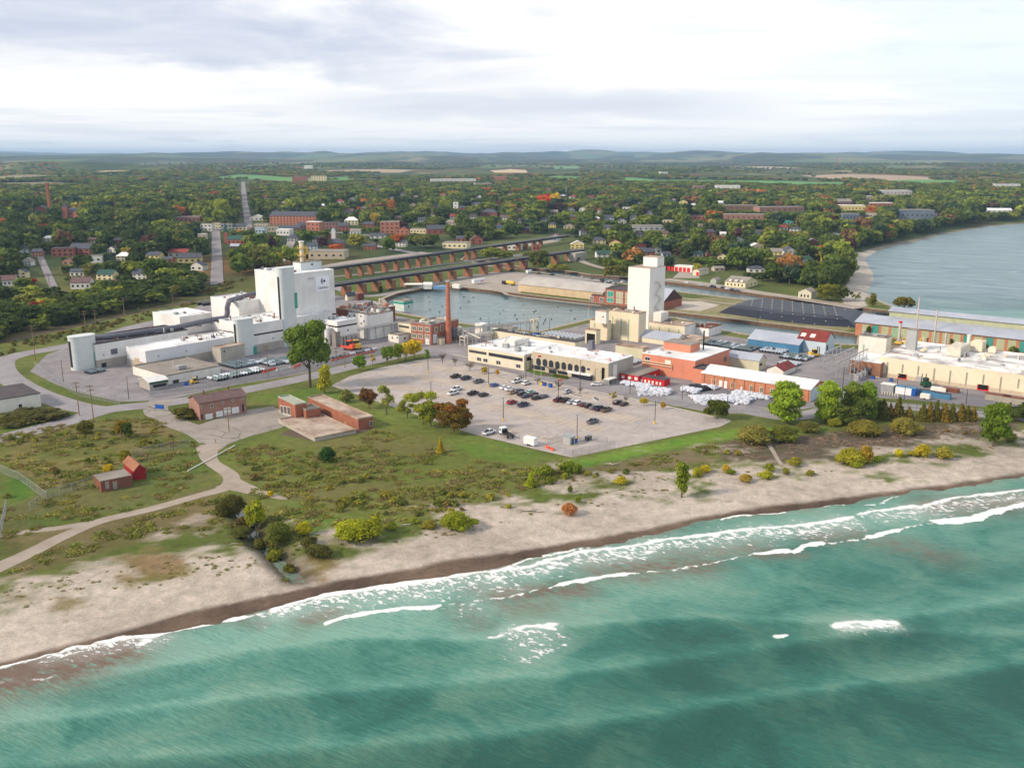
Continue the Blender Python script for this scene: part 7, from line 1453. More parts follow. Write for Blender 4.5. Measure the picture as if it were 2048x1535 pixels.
# ------------------------------------------------------------ railway viaducts
pierm=M('viaduct_brick',S(166,118,86),S(126,90,68),.35,.9,kind='brick'); gird=M('dark_girder',S(52,46,58),S(38,34,44),.4,.7); deckm=M('ballast_deck',S(96,86,90),S(78,70,76),.6,.9); capm=M('pier_stone',S(186,168,146),S(160,144,124),.3,.9)
def viaduct(label,ends,H_,pierx,w,pw,pd):
    A=Vector(P(*ends[0],H_)); Bq=Vector(P(*ends[1],H_)); d=Bq-A; L=d.length; d.normalize(); nrm=Vector((-d.y,d.x,0)); rz=math.atan2(d.y,d.x); t=thing('railway_viaduct',label,'viaduct',(A.x,A.y,0),rz)
    q=MB(); q.box(0,-w/2,H_-.25,L,w/2,H_); q.build('deck',deckm,t)
    for s in (-1,1): q=MB(); q.box(0,s*w/2-(.25 if s>0 else 0),H_-2.,L,s*w/2+(.25 if s<0 else 0),H_-.26); q.build('girder',gird,t); q=MB(); q.tube([(0,s*(w/2+.3),H_+1.1),(L,s*(w/2+.3),H_+1.1)],.06,4); q.tube([(0,s*(w/2+.3),H_+.6),(L,s*(w/2+.3),H_+.6)],.05,4); q.box(0,s*(w/2+.1)-.2,H_-.1,L,s*(w/2+.1)+.2,H_+.02); q.build('walkway_rail',galv,t)
    for s in (-.75,.75): q=MB(); q.box(0,s-.06,H_+.02,L,s+.06,H_+.18); q.build('rail',rail,t)
    for x in pierx:
        lo,hi=0,L
        for _ in range(40):
            m=(lo+hi)/2; p=A+d*m
            if proj(p.x,p.y,0)[0]<x: lo=m
            else: hi=m
        s=lo; g=T1((A+d*s).x,(A+d*s).y); q=MB(); a,b_=pw/2,pd/2
        q.add([(s-a*1.06,-b_*1.06,g-.5),(s+a*1.06,-b_*1.06,g-.5),(s+a*1.06,b_*1.06,g-.5),(s-a*1.06,b_*1.06,g-.5),(s-a,-b_,H_-2.6),(s+a,-b_,H_-2.6),(s+a,b_,H_-2.6),(s-a,b_,H_-2.6)],[(0,3,2,1),(4,5,6,7),(0,1,5,4),(1,2,6,5),(2,3,7,6),(3,0,4,7)]); pi=q.build('pier',pierm,t)
        q=MB(); q.box(s-a*1.15,-b_*1.1,H_-2.6,s+a*1.15,b_*1.1,H_-2.02); q.build('pier_cap',capm,pi)
    return t
viaduct('farther railway viaduct on slim orange brick piers',((560,548),(1136,470)),10.5,[697,722,742,770,793,815.5,838,858.5,879,905.6,935,949,1010,1036,1051,1068,1081],4.6,3.,4.6)
viaduct('nearer railway viaduct on broad brick piers before the harbour',((400,605),(1165,498)),9.5,[693,724,754,781.6,810,839.5,876,904,936,967,996.5,1020,1047,1078,1110,1137],5.2,3.8,6.5)
p=Vector(P(1150,522)); t=thing('stone_abutment','grey stone arch abutment at the east end of the nearer viaduct','abutment',tuple(p),R(55)); q=MB()
for i in range(10):
    a0,a1=math.pi*i/10,math.pi*(i+1)/10; q.add([(-4*math.cos(a0),-4,4*math.sin(a0)),(-4*math.cos(a1),-4,4*math.sin(a1)),(-4*math.cos(a1),-4,8),(-4*math.cos(a0),-4,8),(-4*math.cos(a0),4,4*math.sin(a0)),(-4*math.cos(a1),4,4*math.sin(a1)),(-4*math.cos(a1),4,8),(-4*math.cos(a0),4,8)],[(0,1,2,3),(7,6,5,4),(3,2,6,7),(0,4,5,1)])
q.box(4,-4,0,14,4,8); q.box(-6,-4,0,-4,4,8); q.build('masonry',conw,t)
# ducks on the basin
q=MB(); q.tube([(-.3,0,.05),(-.1,0,.12),(.15,0,.12),(.28,0,.08)],[.04,.16,.15,.04],6); q.tube([(.2,0,.15),(.3,0,.3),(.42,0,.32)],[.05,.06,.02],5); dk=bpy.data.meshes.new('goose'); dk.from_pydata([(x*2,y*2,z*2) for x,y,z in q.v],[],q.f); dk.materials.append(M('dark_feather',S(58,52,48)))
r=random.Random(2); k=0
while k<36:
    a=r.uniform(800,1180); c=r.uniform(592,655)
    p=P(a,c,WL)
    if inpoly(np.array([p[0]]),np.array([p[1]]),grow(basin,-6))[0]: tag(linko('goose',dk,None,(p[0],p[1],WL),r.uniform(0,6)),'dark goose floating on the harbour basin','bird','geese floating on the harbour'); k+=1
# ------------------------------------------------------------ town
WALLS={'brick':brick,'pink':M('pink_brick',S(176,136,122)),'orange':M('salmon_brick',S(200,136,112),S(178,116,94),.4,.9,kind='brick'),'white':M('white_siding',S(222,220,214),S(200,198,192),.3,.7),'cream':M('cream_siding',S(232,220,180)),'tan':tanw,'grey':greyw,'blue':M('pale_blue_siding',S(176,192,206),S(158,176,190),.3,.7),'brown':M('brown_siding',S(126,98,80),S(104,80,66),.3,.8),'green':M('pale_green_siding',S(176,190,166)),'steel':M('blue_grey_steel',S(128,140,154),S(108,120,136),.1,.6,kind='panel',per=3),'yellow':M('pale_yellow_siding',S(226,206,140))}
ROOFS={'slate':slate,'dark':roofd,'brown':roofb,'grey':roofg,'white':roofw,'red':redroof,'green':greenroof,'teal':M('teal_roof',S(44,146,138),S(36,128,120),.3,.5),'metal':roofm}
HOUSES=[];HPX=[];HITEMS=[]
def tb(xl,xr,yb,yt,kind,wk,rk,rows,cols,label,cat='building',name=None,dep=None,rz=None,group=None,g=None,w=None,h=None):
    p=g or G((xl+xr)/2,yb); Z=depth(*p); w=w or (xr-xl)*Z/F; 
    if h is None:
        h=hgt(p,yt)
    d=dep or min(w*.7,22); rh=0 if kind=='flat' else min(h*.42,w*.28,5.); h=max(h-rh,2.4)
    t=thing(name or {'house':'house'}.get(cat,cat.replace(' ','_')),label,cat,(p[0],p[1],p[2]),R(random.uniform(-14,14)) if rz is None else R(rz),group); q=MB(); e=.35
    if kind=='flat': q.box(-w/2,0,-2,w/2,d,h); q.build('wall',WALLS[wk],t); q=MB(); q.box(-w/2-.1,-.1,h,w/2+.1,d+.1,h+.4); q.build('roof',ROOFS[rk],t)
    elif kind=='s':  # ridge across the view
        q.add([(-w/2,0,-2),(-w/2,d,-2),(-w/2,d,h),(-w/2,d/2,h+rh),(-w/2,0,h)]+[(w/2,0,-2),(w/2,d,-2),(w/2,d,h),(w/2,d/2,h+rh),(w/2,0,h)],[(4,3,2,1,0),(5,6,7,8,9),(0,5,9,4),(1,2,7,6)]); q.build('wall',WALLS[wk],t)
        q=MB(); v=[(-w/2-e,-e,h-.1),(w/2+e,-e,h-.1),(w/2+e,d/2,h+rh+.1),(-w/2-e,d/2,h+rh+.1),(-w/2-e,d+e,h-.1),(w/2+e,d+e,h-.1)]; q.add(v+[(x,y,z+.25) for x,y,z in v],[(6,7,8,9),(9,8,11,10),(0,3,2,1),(3,4,5,2),(0,1,7,6),(5,4,10,11),(0,6,9,3),(3,9,10,4),(1,2,8,7),(2,5,11,8)]); q.build('roof',ROOFS[rk],t)
    elif kind=='f':  # gable faces the camera
        q.add([(-w/2,0,-2),(w/2,0,-2),(w/2,0,h),(0,0,h+rh),(-w/2,0,h)]+[(-w/2,d,-2),(w/2,d,-2),(w/2,d,h),(0,d,h+rh),(-w/2,d,h)],[(0,1,2,3,4),(9,8,7,6,5),(1,6,7,2),(0,4,9,5)]); q.build('wall',WALLS[wk],t)
        q=MB(); v=[(-w/2-e,-e,h-.1),(0,-e,h+rh+.1),(w/2+e,-e,h-.1),(-w/2-e,d+e,h-.1),(0,d+e,h+rh+.1),(w/2+e,d+e,h-.1)]; q.add(v+[(x,y,z+.25) for x,y,z in v],[(6,7,10,9),(7,8,11,10),(0,3,4,1),(1,4,5,2),(0,1,7,6),(1,2,8,7),(0,6,9,3),(2,5,11,8),(3,9,10,4),(4,10,11,5)]); q.build('roof',ROOFS[rk],t)
    else:  # hip
        q.box(-w/2,0,-2,w/2,d,h); q.build('wall',WALLS[wk],t); q=MB(); k=min(w,d)/2*.9
        q.add([(-w/2-e,-e,h),(w/2+e,-e,h),(w/2+e,d+e,h),(-w/2-e,d+e,h),(-w/2+k,d/2,h+rh),(w/2-k,d/2,h+rh)],[(0,1,5,4),(1,2,5),(2,3,4,5),(3,0,4),(3,2,1,0)]); q.build('roof',ROOFS[rk],t)
    for r_ in range(rows):
        for c_ in range(cols):
            x=-w/2+w*(c_+.5)/cols; z=h*(r_+.5)/rows; ww=min(w/cols*.42,2.2); hh=min(h/rows*.45,1.7); q=MB(); q.box(x-ww/2,-.08,z-hh/2,x+ww/2,-.001,z+hh/2); q.build('window',glass,t)
    if cat=='house' and random.random()<.6: q=MB(); q.box(w*.2,d*.45,h,w*.2+.7,d*.45+.7,h+rh+1.1); q.build('chimney',brick,t)
    HOUSES.append((p[0],p[1],max(w,d))); HPX.append((xl,xr,yb)); return t,w,h,d,rh
for a in [(31,53,556,538,'f','cream','slate',2,2,'cream gabled house at the left end of the western street','house'),(0,30,572,552,'s','white','brown',1,4,'long white house with brown roof at the left edge','house'),(142,180,578,556,'s','white','brown',1,4,'long brown roofed white shed above the railway bushes','house'),(140,168,552,538,'s','white','slate',1,3,'small slate roofed house behind the long brown roofed shed','house'),(137,180,510,488,'s','brick','slate',2,4,'big slate roofed brick house on the west side of town','house'),(105,146,513,497,'flat','brick','dark',2,4,'flat roofed brick block left of the slate roofed house'),(124,150,530,516,'f','pink','brown',1,2,'pinkish house with brown gable below the flat brick block','house'),(180,203,526,512,'flat','white','grey',1,2,'low white garage right of the slate roofed house','garage'),(228,246,487,476,'s','brick','slate',1,2,'small brick house deep in the dark trees','house'),(334,375,514,499,'s','white','red',1,3,'white house with red roof above the yellow dormer house','house'),(357,402,526,508,'s','yellow','slate',1,4,'pale yellow house with white dormers','house'),(379,407,541,524,'f','white','slate',1,2,'white gabled house with brick base by the main street','house'),(324,345,524,514,'s','brick','slate',1,2,'dark red house left of the yellow dormer house','house'),(396,413,482,468,'flat','tan','white',1,2,'tan flat topped tower block beside the main street'),
(64,98,432,412,'f','brick','slate',2,3,'old brick church with steep roof in the western woods','church'),(122,162,438,416,'hip','orange','slate',2,3,'brick church hall with grey hipped roof in the western woods','church'),(352,400,444,434,'flat','pink','grey',1,6,'long low brick block at the left end of downtown'),(400,424,462,448,'flat','white','grey',2,3,'white fronted shop left of the cream shop row','shop'),(424,442,458,446,'flat','cream','grey',2,5,'cream shop row with small windows above the main street','shop'),(442,464,462,448,'flat','grey','grey',2,3,'pale grey shop with large front above the main street','shop'),(464,492,461,448,'s','cream','slate',1,4,'cream building with long slate roof beside the street','shop'),(453,490,489,472,'s','brick','green',1,4,'brick church with long green roof and spire','church'),(460,478,498,488,'s','brown','metal',1,3,'low grey roofed house below the green roofed church','house'),(500,526,441,430,'f','white','white',1,3,'white gabled hall behind downtown','hall'),(508,536,457,448,'flat','tan','grey',1,5,'flat tan store left of the apartment block','shop'),(537,634,450,424,'s','orange','slate',4,14,'long four storey apartment block with slate roof'),(510,530,470,454,'flat','blue','grey',1,3,'pale blue shop below the flat tan store','shop'),(536,556,464,452,'flat','tan','brown',1,3,'brown roofed shop below the apartment block','shop'),(556,600,462,452,'s','pink','slate',1,6,'long slate roofed row below the apartment block','shop'),(552,580,471,459,'flat','white','white',1,4,'white roofed market block','shop'),(594,612,458,446,'s','brown','slate',1,3,'dark gabled house right of the long slate row','house'),(612,640,462,444,'flat','orange','white',2,3,'salmon brick block with white roof','shop'),(600,612,440,428,'f','white','slate',2,1,'thin white house behind the apartment block','house'),
(646,676,458,445,'flat','pink','slate',2,5,'pink shop row left of the brick terrace','shop'),(676,698,462,446,'s','brick','slate',2,3,'brick terrace with dark slate roof','shop'),(689,716,450,434,'hip','cream','white',2,4,'cream town hall with pale hipped roof','hall'),(726,748,454,444,'s','brick','slate',2,3,'brick house with two chimneys right of the town hall','house'),(761,798,467,444,'flat','orange','grey',3,4,'tall pink brick inn with balconies','inn'),(792,818,471,454,'f','orange','red',2,3,'pink brick gable right of the inn','shop'),(656,689,497,478,'hip','brick','slate',1,3,'brick building with white cupola in the town centre','hall'),(617,689,518,503,'flat','tan','grey',1,5,'flat tan store with roof boxes before the viaduct','shop'),(700,720,470,458,'s','white','grey',1,3,'white house right of the cupola building','house'),(740,770,477,467,'s','white','slate',1,3,'long grey roofed white house below the inn','house'),
(820,852,467,458,'flat','cream','grey',1,5,'low cream warehouse left of the brick chapel'),(854,888,469,451,'s','brick','slate',1,3,'brick chapel with broad dark roof','church'),(941,966,489,472,'f','brick','brown',2,2,'brick gabled house by the farther viaduct','house'),(912,932,484,472,'s','brick','slate',1,2,'small dark house left of the brick gabled house','house'),(884,934,497,486,'flat','cream','grey',1,5,'long flat cream shop beside the farther viaduct','shop'),(906,916,418,404,'flat','white','grey',2,1,'white square church tower above the trees','tower'),(917,930,421,412,'s','brick','slate',1,1,'small dark roofed hall right of the white church tower','church'),(960,994,434,418,'hip','brick','slate',2,5,'red brick school among the central trees','school'),(1042,1060,466,454,'s','brick','slate',1,2,'small brick house deep in the central trees','house'),(1100,1115,430,420,'s','pink','grey',1,2,'pink house behind the orange maple','house'),(1014,1042,500,490,'flat','white','white',1,3,'white store seen under the farther viaduct','shop'),(1065,1080,502,490,'flat','brick','brown',1,2,'brick store seen under the farther viaduct','shop'),(1134,1150,424,415,'f','white','slate',1,2,'white gabled house right of the orange maple','house'),(1158,1172,424,414,'f','white','grey',1,2,'second white gabled house right of the orange maple','house'),(1190,1204,428,416,'s','white','red',1,2,'white house with red roof in the central suburb','house'),
(1272,1292,500,489,'s','white','red',1,3,'white house with bright red roof above the white tower','house'),(1311,1323,507,494,'f','white','slate',1,1,'white steep gabled house right of the red roofed house','house'),(1325,1342,514,504,'s','blue','slate',1,2,'small blue grey house left of the green roofed cottage','house'),(1386,1407,514,503,'s','white','green',1,2,'white cottage with green roof','house'),(1412,1421,514,505,'f','orange','brown',1,1,'tiny orange gabled house','house'),(1436,1454,519,508,'f','cream','brown',1,2,'cream gabled house with brown roof','house'),(1472,1490,487,475,'f','white','slate',1,2,'white house with dark steep roof','house'),(1497,1530,545,532,'hip','white','slate',1,3,'wide white house with dark hipped roof near the waterfront','house'),(1366,1380,485,477,'s','white','slate',1,2,'small white house left of the red maple','house'),(1440,1452,472,464,'s','white','white',1,1,'small white roofed house in the east suburb','house'),(1508,1528,470,460,'s','white','grey',1,2,'pale roofed house in the east suburb','house'),(1428,1450,542,534,'s','tan','grey',1,2,'tan garage between the red doors and the trees','garage'),
(1245,1262,420,414,'flat','white','grey',1,2,'white block in the far central suburb'),(1325,1348,446,440,'flat','cream','grey',1,3,'cream block by the eastern lot'),(1265,1330,462,452,'flat','grey','grey',1,6,'low grey lumber store with stacked goods','shop'),(1378,1410,441,431,'flat','orange','slate',1,4,'orange brick block with dark roof'),(1395,1407,454,448,'flat','tan','grey',1,1,'small tan kiosk block'),(1442,1532,440,429,'flat','pink','grey',1,9,'long red brick plant in the east'),(1446,1515,421,411,'flat','brown','grey',1,6,'dark brown factory with many roof vents'),(1515,1612,424,414,'flat','pink','grey',1,8,'red factory wing with roof vents'),(1430,1450,410,402,'s','white','white',1,2,'white domed shed left of the brown factory'),(1566,1588,449,441,'hip','white','teal',1,3,'white hall with teal roof'),
(1653,1680,475,466,'flat','white','grey',1,4,'white flat shed in the field by the bluff','shed'),(1683,1720,441,428,'flat','steel','grey',1,5,'blue grey shed left of the eastern factory'),(1731,1753,437,426,'flat','tan','grey',1,3,'tan shed at the eastern factory'),(1790,1868,440,420,'flat','steel','grey',1,8,'large blue grey factory near the bluff'),(1864,1880,434,427,'flat','steel','grey',1,2,'small blue grey annex of the eastern factory'),(1681,1730,422,411,'flat','yellow','white',1,7,'yellow fronted store with white roof','shop'),(1672,1706,410,398,'s','pink','grey',1,5,'pinkish strip shops in the east','shop'),(1738,1790,413,406,'flat','orange','white',1,6,'low salmon strip shops right of the yellow store','shop'),(1728,1745,402,392,'flat','tan','white',2,3,'tan two storey block behind the shops'),(1761,1827,391,381,'flat','white','white',1,8,'long white warehouse on the eastern skyline woods'),(1965,2022,425,417,'s','white','white',1,6,'long white shed in the eastern woods'),
(585,616,364,353,'flat','orange','grey',3,6,'red brick apartment slab at the far fields'),(622,652,363,352,'flat','cream','grey',4,6,'cream apartment slab at the far fields'),(608,624,338,331,'flat','white','white',1,3,'white farm buildings on the far hillside','farm'),(862,952,364,358,'flat','white','white',1,10,'long white sheds beyond the central woods'),(987,1012,361,353,'flat','brick','grey',1,4,'brick hall beyond the central woods'),(950,984,370,366,'flat','tan','grey',1,4,'tan flat school roof in the central woods'),(1388,1410,378,372,'flat','pink','grey',1,3,'pink block near the far green field'),(1432,1480,378,371,'flat','white','white',1,5,'white sheds near the far green field'),(1320,1336,348,344,'flat','white','white',1,2,'white farmstead at the edge of the woods','farm'),(1990,2040,374,368,'flat','white','metal',1,5,'white farm shed near the silos','farm')]:
    cat=a[10] if len(a)>10 else 'building'; tb(*a[:10],cat,name=('large_' if False else '')+cat.replace(' ','_')+('_block' if cat=='building' else ''))
# small houses among the trees
rh_=random.Random(41); HA=[]
for k in range(400):
    if len(HA)>=88: break
    reg=rh_.choice([((20,480,330,560)),((700,430,1180,470)),((1020,425,1260,500)),((520,395,1000,430)),((1020,425,1260,500)),((1190,440,1430,520)),((1430,450,1640,540)),((1200,395,1400,440)),((700,380,1200,400)),((560,455,860,500)),((560,455,860,500))])
    a,c=rh_.uniform(reg[0],reg[2]),rh_.uniform(reg[1],reg[3])
    if any(abs(a-q[0])<(q[2]) and abs(c-q[1])<8 for q in HA) or any(xl-14<a<xr+14 and yb-16<c<yb+12 for xl,xr,yb in HPX): continue
    p=G(a,c); Z=depth(*p); wm=rh_.uniform(9,15); wp_=wm*F/Z; hp_=rh_.uniform(6.5,8.5)*F/Z
    wk=rh_.choice(['white','white','white','cream','brick','tan','blue','pink','grey','yellow']); rk=rh_.choice(['slate','slate','brown','grey','red','dark','white','green'] if rh_.random()<.8 else ['slate']); kd=rh_.choice('sfsh')
    t=tb(a-wp_/2,a+wp_/2,c,c-hp_,{'s':'s','f':'f','h':'hip'}[kd],wk,rk,1 if c<430 else 2,2 if c<430 else 3,'x','house',g=p)[0]
    HA.append((a,c,wp_*.8+8)); t['_k']=1; del t['_k']; HITEMS.append(dict(px=a,py=c,adj=f"{wk} walled {'gable fronted ' if kd=='f' else ''}",rk=rk,root=t))
# features on special buildings
def addbox(px,py,z0,w,d,h,mat,name,label,cat,roof=None):
    p=G(px,py); t=thing(name,label,cat,p,0)
    q=MB(); q.box(-w/2,-d/2,z0,w/2,d/2,z0+h); q.build('shaft',mat,t)
    if roof: q=MB(); q.prism([(-w/2,-d/2),(w/2,-d/2),(w/2,d/2),(-w/2,d/2)],z0+h,z0+h+roof[1],0,.05); q.build('spire',roof[0],t)
addbox(453,486,0,4,4,12,brick,'church_spire','green pointed spire beside the green roofed church','spire',(greenroof,12))
addbox(102,440,0,3.6,3.6,52,brick,'brick_stack','slim tall brick stack rising from the western woods','chimney'); addbox(133,438,0,7,7,17,brick,'church_tower','squat brick tower with grey cap in the western woods','tower',(slate,8))
addbox(668,490,7,4,4,9,WALLS['white'],'cupola','white cupola over the brick town building','cupola',(roofm,3))
for a,c,d_,lb in ((1806,438,406,'left slim stack of the blue grey factory'),(1830,430,407,'right thick stack of the blue grey factory'),(1752,440,418,'rusty stack by the tan shed')): stack('factory_stack',lb,a,c,d_,2.2,galv)
stack('radio_mast','thin red and white mast on the skyline',1671.5,352,315,1.,redd,cat='mast'); stack('radio_mast','white mast beyond the central woods',1002,352,326,1.2,galv,cat='mast'); stack('water_tower','slim white column above the western fields',746,356,345,4,galv,cat='mast'); stack('radio_mast','thin steel mast in the central woods, right of the orange maple',1132,410,372,.9,galv,cat='mast')
for i in range(3): tank(f"grey grain silo, {['left','middle','right'][i]} of three at the right skyline",2008+i*11,368,357,14,greyw)
# accents and woodland
LMK=[(237,490,'the small brick house in the dark trees'),(133,442,'the squat brick tower'),(102,450,'the slim brick stack'),(350,508,'the white red roofed house'),(393,545,'the white gabled house by the main street'),(90,625,'the red and orange trees'),(15,565,'the long white house'),(290,600,'the grey railway pole'),(150,615,'the pinkish street pole'),(142,500,'the slate roofed brick house'),(160,570,'the long brown roofed shed'),(380,520,'the yellow dormer house'),(433,520,'the wide main street'),(470,482,'the green roofed church'),(584,446,'the apartment block'),(672,490,'the cupola building'),(650,514,'the flat tan store'),(702,447,'the cream town hall'),(780,462,'the pink brick inn'),(871,465,'the brick chapel'),(953,486,'the brick gabled house'),(976,430,'the red brick school'),(1085,500,'the farther viaduct end'),(1282,497,'the red roofed house'),(1366,540,'the red garage row'),(1396,510,'the green roofed cottage'),(1480,484,'the dark steep roofed house'),(1510,542,'the hipped white house'),(1577,446,'the teal roofed hall'),(1480,570,'the waterfront house'),(1615,595,'the pump house'),(1666,472,'the white shed by the bluff'),(40,550,'the cream gabled house'),(1290,545,'the white tower'),(203,575,'the railway bushes'),(60,600,'the western road'),(1740,480,'the eastern bluff'),(330,560,'the park behind the plant'),(560,520,'the logo building')]
def cname(c): 
    r,g,b_=c
    if r>g*2.1: return 'red'
    if r>g*1.5: return 'orange'
    if r>g*1.02: return 'golden' if r>.3 else 'brownish'
    if g>.19: return 'yellow green'
    return 'dark green' if g<.075 else 'mid green'
AUTO=[]
def autolabel(items,noun):
    from collections import defaultdict
    D=defaultdict(list)
    for it in items:
        a,c=it['px'],it['py']; l=min(LMK,key=lambda q:((q[0]-a)/1.)**2+((q[1]-c)*2.2)**2); dx,dy=a-l[0],(c-l[1])*2.2
        rel='left of' if dx<-abs(dy) else 'right of' if dx>abs(dy) else 'behind' if dy<0 else 'in front of'
        kk_=f"{it['adj']} {noun} {rel} {l[2]}"; kk_=kk_ if len(kk_.split())<=12 else kk_.replace(' walled','').replace(' gabled',''); kk_=' '.join(kk_.split()[-13:]) if len(kk_.split())>13 else kk_; D[kk_].append(it)
    for k,L in D.items():
        L.sort(key=lambda i:i['px'])
        for i,it in enumerate(L): it['root']['label']=k if len(L)==1 else k+', '+('leftmost' if i==0 else 'rightmost' if i==len(L)-1 else ['','second','third','fourth','fifth','sixth','seventh','eighth','ninth','tenth','eleventh','twelfth','thirteenth','fourteenth','fifteenth','sixteenth','seventeenth','eighteenth','nineteenth','twentieth','twenty-first','twenty-second'][min(i,21)]+' from left')
ACC=[(1087,425,392,26,'round',S(204,100,52),'large bright orange maple in the central woods'),(1094,412,390,18,'round',S(186,66,56),'red maple top just behind the bright orange maple'),(1109,414,388,20,'round',S(200,176,50),'yellow maple right of the bright orange maple'),(776,432,402,26,'round',S(172,112,56),'wide orange brown maple behind the inn'),(718,436,416,9,'tall',S(186,76,50),'narrow red orange tree behind the town hall'),(797,492,469,24,'round',S(190,110,50),'orange maple below the inn'),(780,484,472,12,'round',S(204,60,56),'small bright red tree left of the orange maple below the inn'),(1353,503,482,24,'round',S(196,110,44),'orange maple left of the lime tree in the east suburb'),(1380,506,480,28,'round',S(150,160,52),'large lime green tree in the east suburb'),(1408,498,476,26,'round',S(140,60,50),'dark red domed maple in the east suburb'),(1315,409,397,13,'round',S(206,86,50),'small bright orange red maple in the far central woods'),(1338,402,388,12,'tall',S(204,112,64),'upright orange tree in the far central woods'),(1595,502,478,26,'round',S(190,128,52),'orange tree in the eastern suburb right'),(1568,506,486,20,'round',S(160,164,52),'lime tree left of the eastern orange tree'),(73,630,604,20,'round',S(150,60,44),'red tree above the railway'),(86,628,600,18,'round',S(196,132,44),'orange tree touching the red one above the railway'),(645,497,474,22,'round',MAR,'dark maroon beech left of the cupola building'),(714,498,468,30,'round',S(156,160,60),'big yellow green tree right of the cupola building'),(672,505,490,22,'round',S(190,110,52),'orange tree in front of the cupola building'),(1224,412,402,12,'round',S(190,120,70),'orange tree in the central suburb'),(1555,548,524,36,'round',S(60,62,34),'dark copper tree by the hipped white house'),(1060,520,505,30,'round',S(110,112,50),'olive tree between the two viaducts'),(1078,541,502,34,'round',S(84,96,40),'big round tree hiding a pier of the nearer viaduct'),(983,520,496,34,'round',S(130,140,56),'light green tree between the viaducts, left'),(1010,522,502,26,'round',S(112,124,50),'light green tree between the viaducts, right'),(1219,556,532,22,'round',S(124,124,56),'willow left of the slender white tower'),(1240,557,530,26,'round',S(112,114,52),'willow touching the slender white tower on its left'),(1273,534,512,18,'round',S(166,164,48),'yellow green tree above the slender white tower head'),(1105,545,528,18,'round',S(146,144,60),'yellow shrub by the river bank, left'),(1125,546,530,18,'round',S(136,140,60),'yellow shrub by the river bank, right'),(1394,548,528,14,'round',S(160,164,60),'yellow green tree beside the beige garage'),(762,585,572,8,'bush',S(60,84,44),'small round clipped bush on the harbour lawn')]
for a in ACC: tree(a[0],a[1],a[2]-2,a[3]*1.12,a[4],a[5],a[6],'tree',lod='mid')
woodpx=[(-80,700),(0,680),(100,658),(164,641),(300,611),(390,592),(425,572),(505,548),(560,540),(640,526),(700,508),(800,505),(900,490),(1000,478),(1130,462),(1190,500),(1195,540),(1250,548),(1335,536),(1345,520),(1392,526),(1440,545),(1560,568),(1600,574),(1650,586),(1688,572),(1700,545),(1682,515),(1700,500),(1760,488),(1820,472),(1880,458),(1930,448),(2120,432),(2400,400),(2400,372),(2048,370),(1024,366),(0,370),(-300,372),(-300,690)]
dens0=[(560,540),(545,470),(500,448),(640,440),(720,440),(830,448),(940,478),(900,500),(700,520)]
streets=[[(434,590),(434,520),(431,455)],[(498,462),(489,400),(486,364)],[(118,600),(92,540),(80,512)],[(0,614),(118,598)],[(560,525),(585,480)],[(740,490),(860,512)],[(1440,440),(1640,424)],[(640,555),(800,535),(930,519),(1140,480)]]
streets=[[G(a,c)[:2] for a,c in L] for L in streets]
r=np.random.RandomState(5); P_=[]
def strip(y0,y1,s):
    ny=int((y1-y0)/s)
    for j in range(ny):
        y=y0+(j+.5)*s; xw=y*.60+60; nx=int(2*xw/s); x=-xw+(np.arange(nx)+.5)*s+r.uniform(-.4,.4,nx)*s; yy=y+r.uniform(-.4,.4,nx)*s; P_.append(np.stack([x,yy,np.full(nx,s)],1))
for y0,y1,s in ((430,800,9.5),(800,1100,10.5),(1100,1500,12),(1500,2000,14),(2000,2700,18),(2700,3700,25),(3700,5200,38),(5200,7500,60)): strip(y0,y1,s)
Q=np.concatenate(P_); zx=T(Q[:,0],Q[:,1]); a_,c_=ppx(Q[:,0],Q[:,1],zx); nz=fbm(Q[:,0]/55.,Q[:,1]/75.,91,3); nz2=fbm(Q[:,0]/420.,Q[:,1]/600.,17,3)
ok=inpoly(a_,c_,woodpx)|((c_<372)&(nz2+.35*(nz-.5)>.50)&(c_>327))
sh_=sdl(Q[:,0],Q[:,1]); ok&=(sh_[1]>np.where(Q[:,1]>700,11,22))&(sh_[0]>60)
for L in streets: ok&=dline(Q[:,0],Q[:,1],L)>11+Q[:,1]*.004
hh_=np.array(HOUSES); 
for hx,hy,hw in HOUSES:
    dx=Q[:,0]-hx; dy=Q[:,1]-hy; ok&=~((abs(dx)<hw*.55+3)&(dy<hw*.8+3)&(dy>-(16+hy*.022)))
for wp_,_c in fields: ok&=~(inpoly(Q[:,0],Q[:,1],wp_))
for poly_ in (river,basin): ok&=(dline(Q[:,0],Q[:,1],poly_,True)>9)&~inpoly(Q[:,0],Q[:,1],poly_)
for o in list(COL.objects):
    pass
u_=r.rand(len(Q)); ok&=np.where(inpoly(a_,c_,dens0),u_<.28,np.where(nz<.34,u_<.35,u_<.90))
Q=Q[ok]; zx=zx[ok]; a_=a_[ok]; c_=c_[ok]; nz=nz[ok]; nz2=nz2[ok]; n=len(Q)
pal=[(DGREEN,.30),(GREEN,.28),(S(92,114,48),.16),(OLIVE,.08),(S(128,144,56),.09),(YG,.03),(S(160,146,62),.012),(ORG,.012),(RED,.006),(BRN,.012),(MAR,.01),(BGREEN,.035)]
pc=np.array([p[1] for p in pal]); pc/=pc.sum(); ci=r.choice(len(pal),n,p=pc); colr=np.array([p[0] for p in pal])[ci]*(r.uniform(.8,1.2,(n,1)))
autumn=(nz2>.60)&(r.rand(n)<.09); colr[autumn]=np.array([S(150,112,74),S(164,124,76),S(134,104,78)])[r.randint(0,3,autumn.sum())]
leftsh=(a_<420)&(c_>455)&(r.rand(n)<.5); colr[leftsh]=np.array(DGREEN)*.85
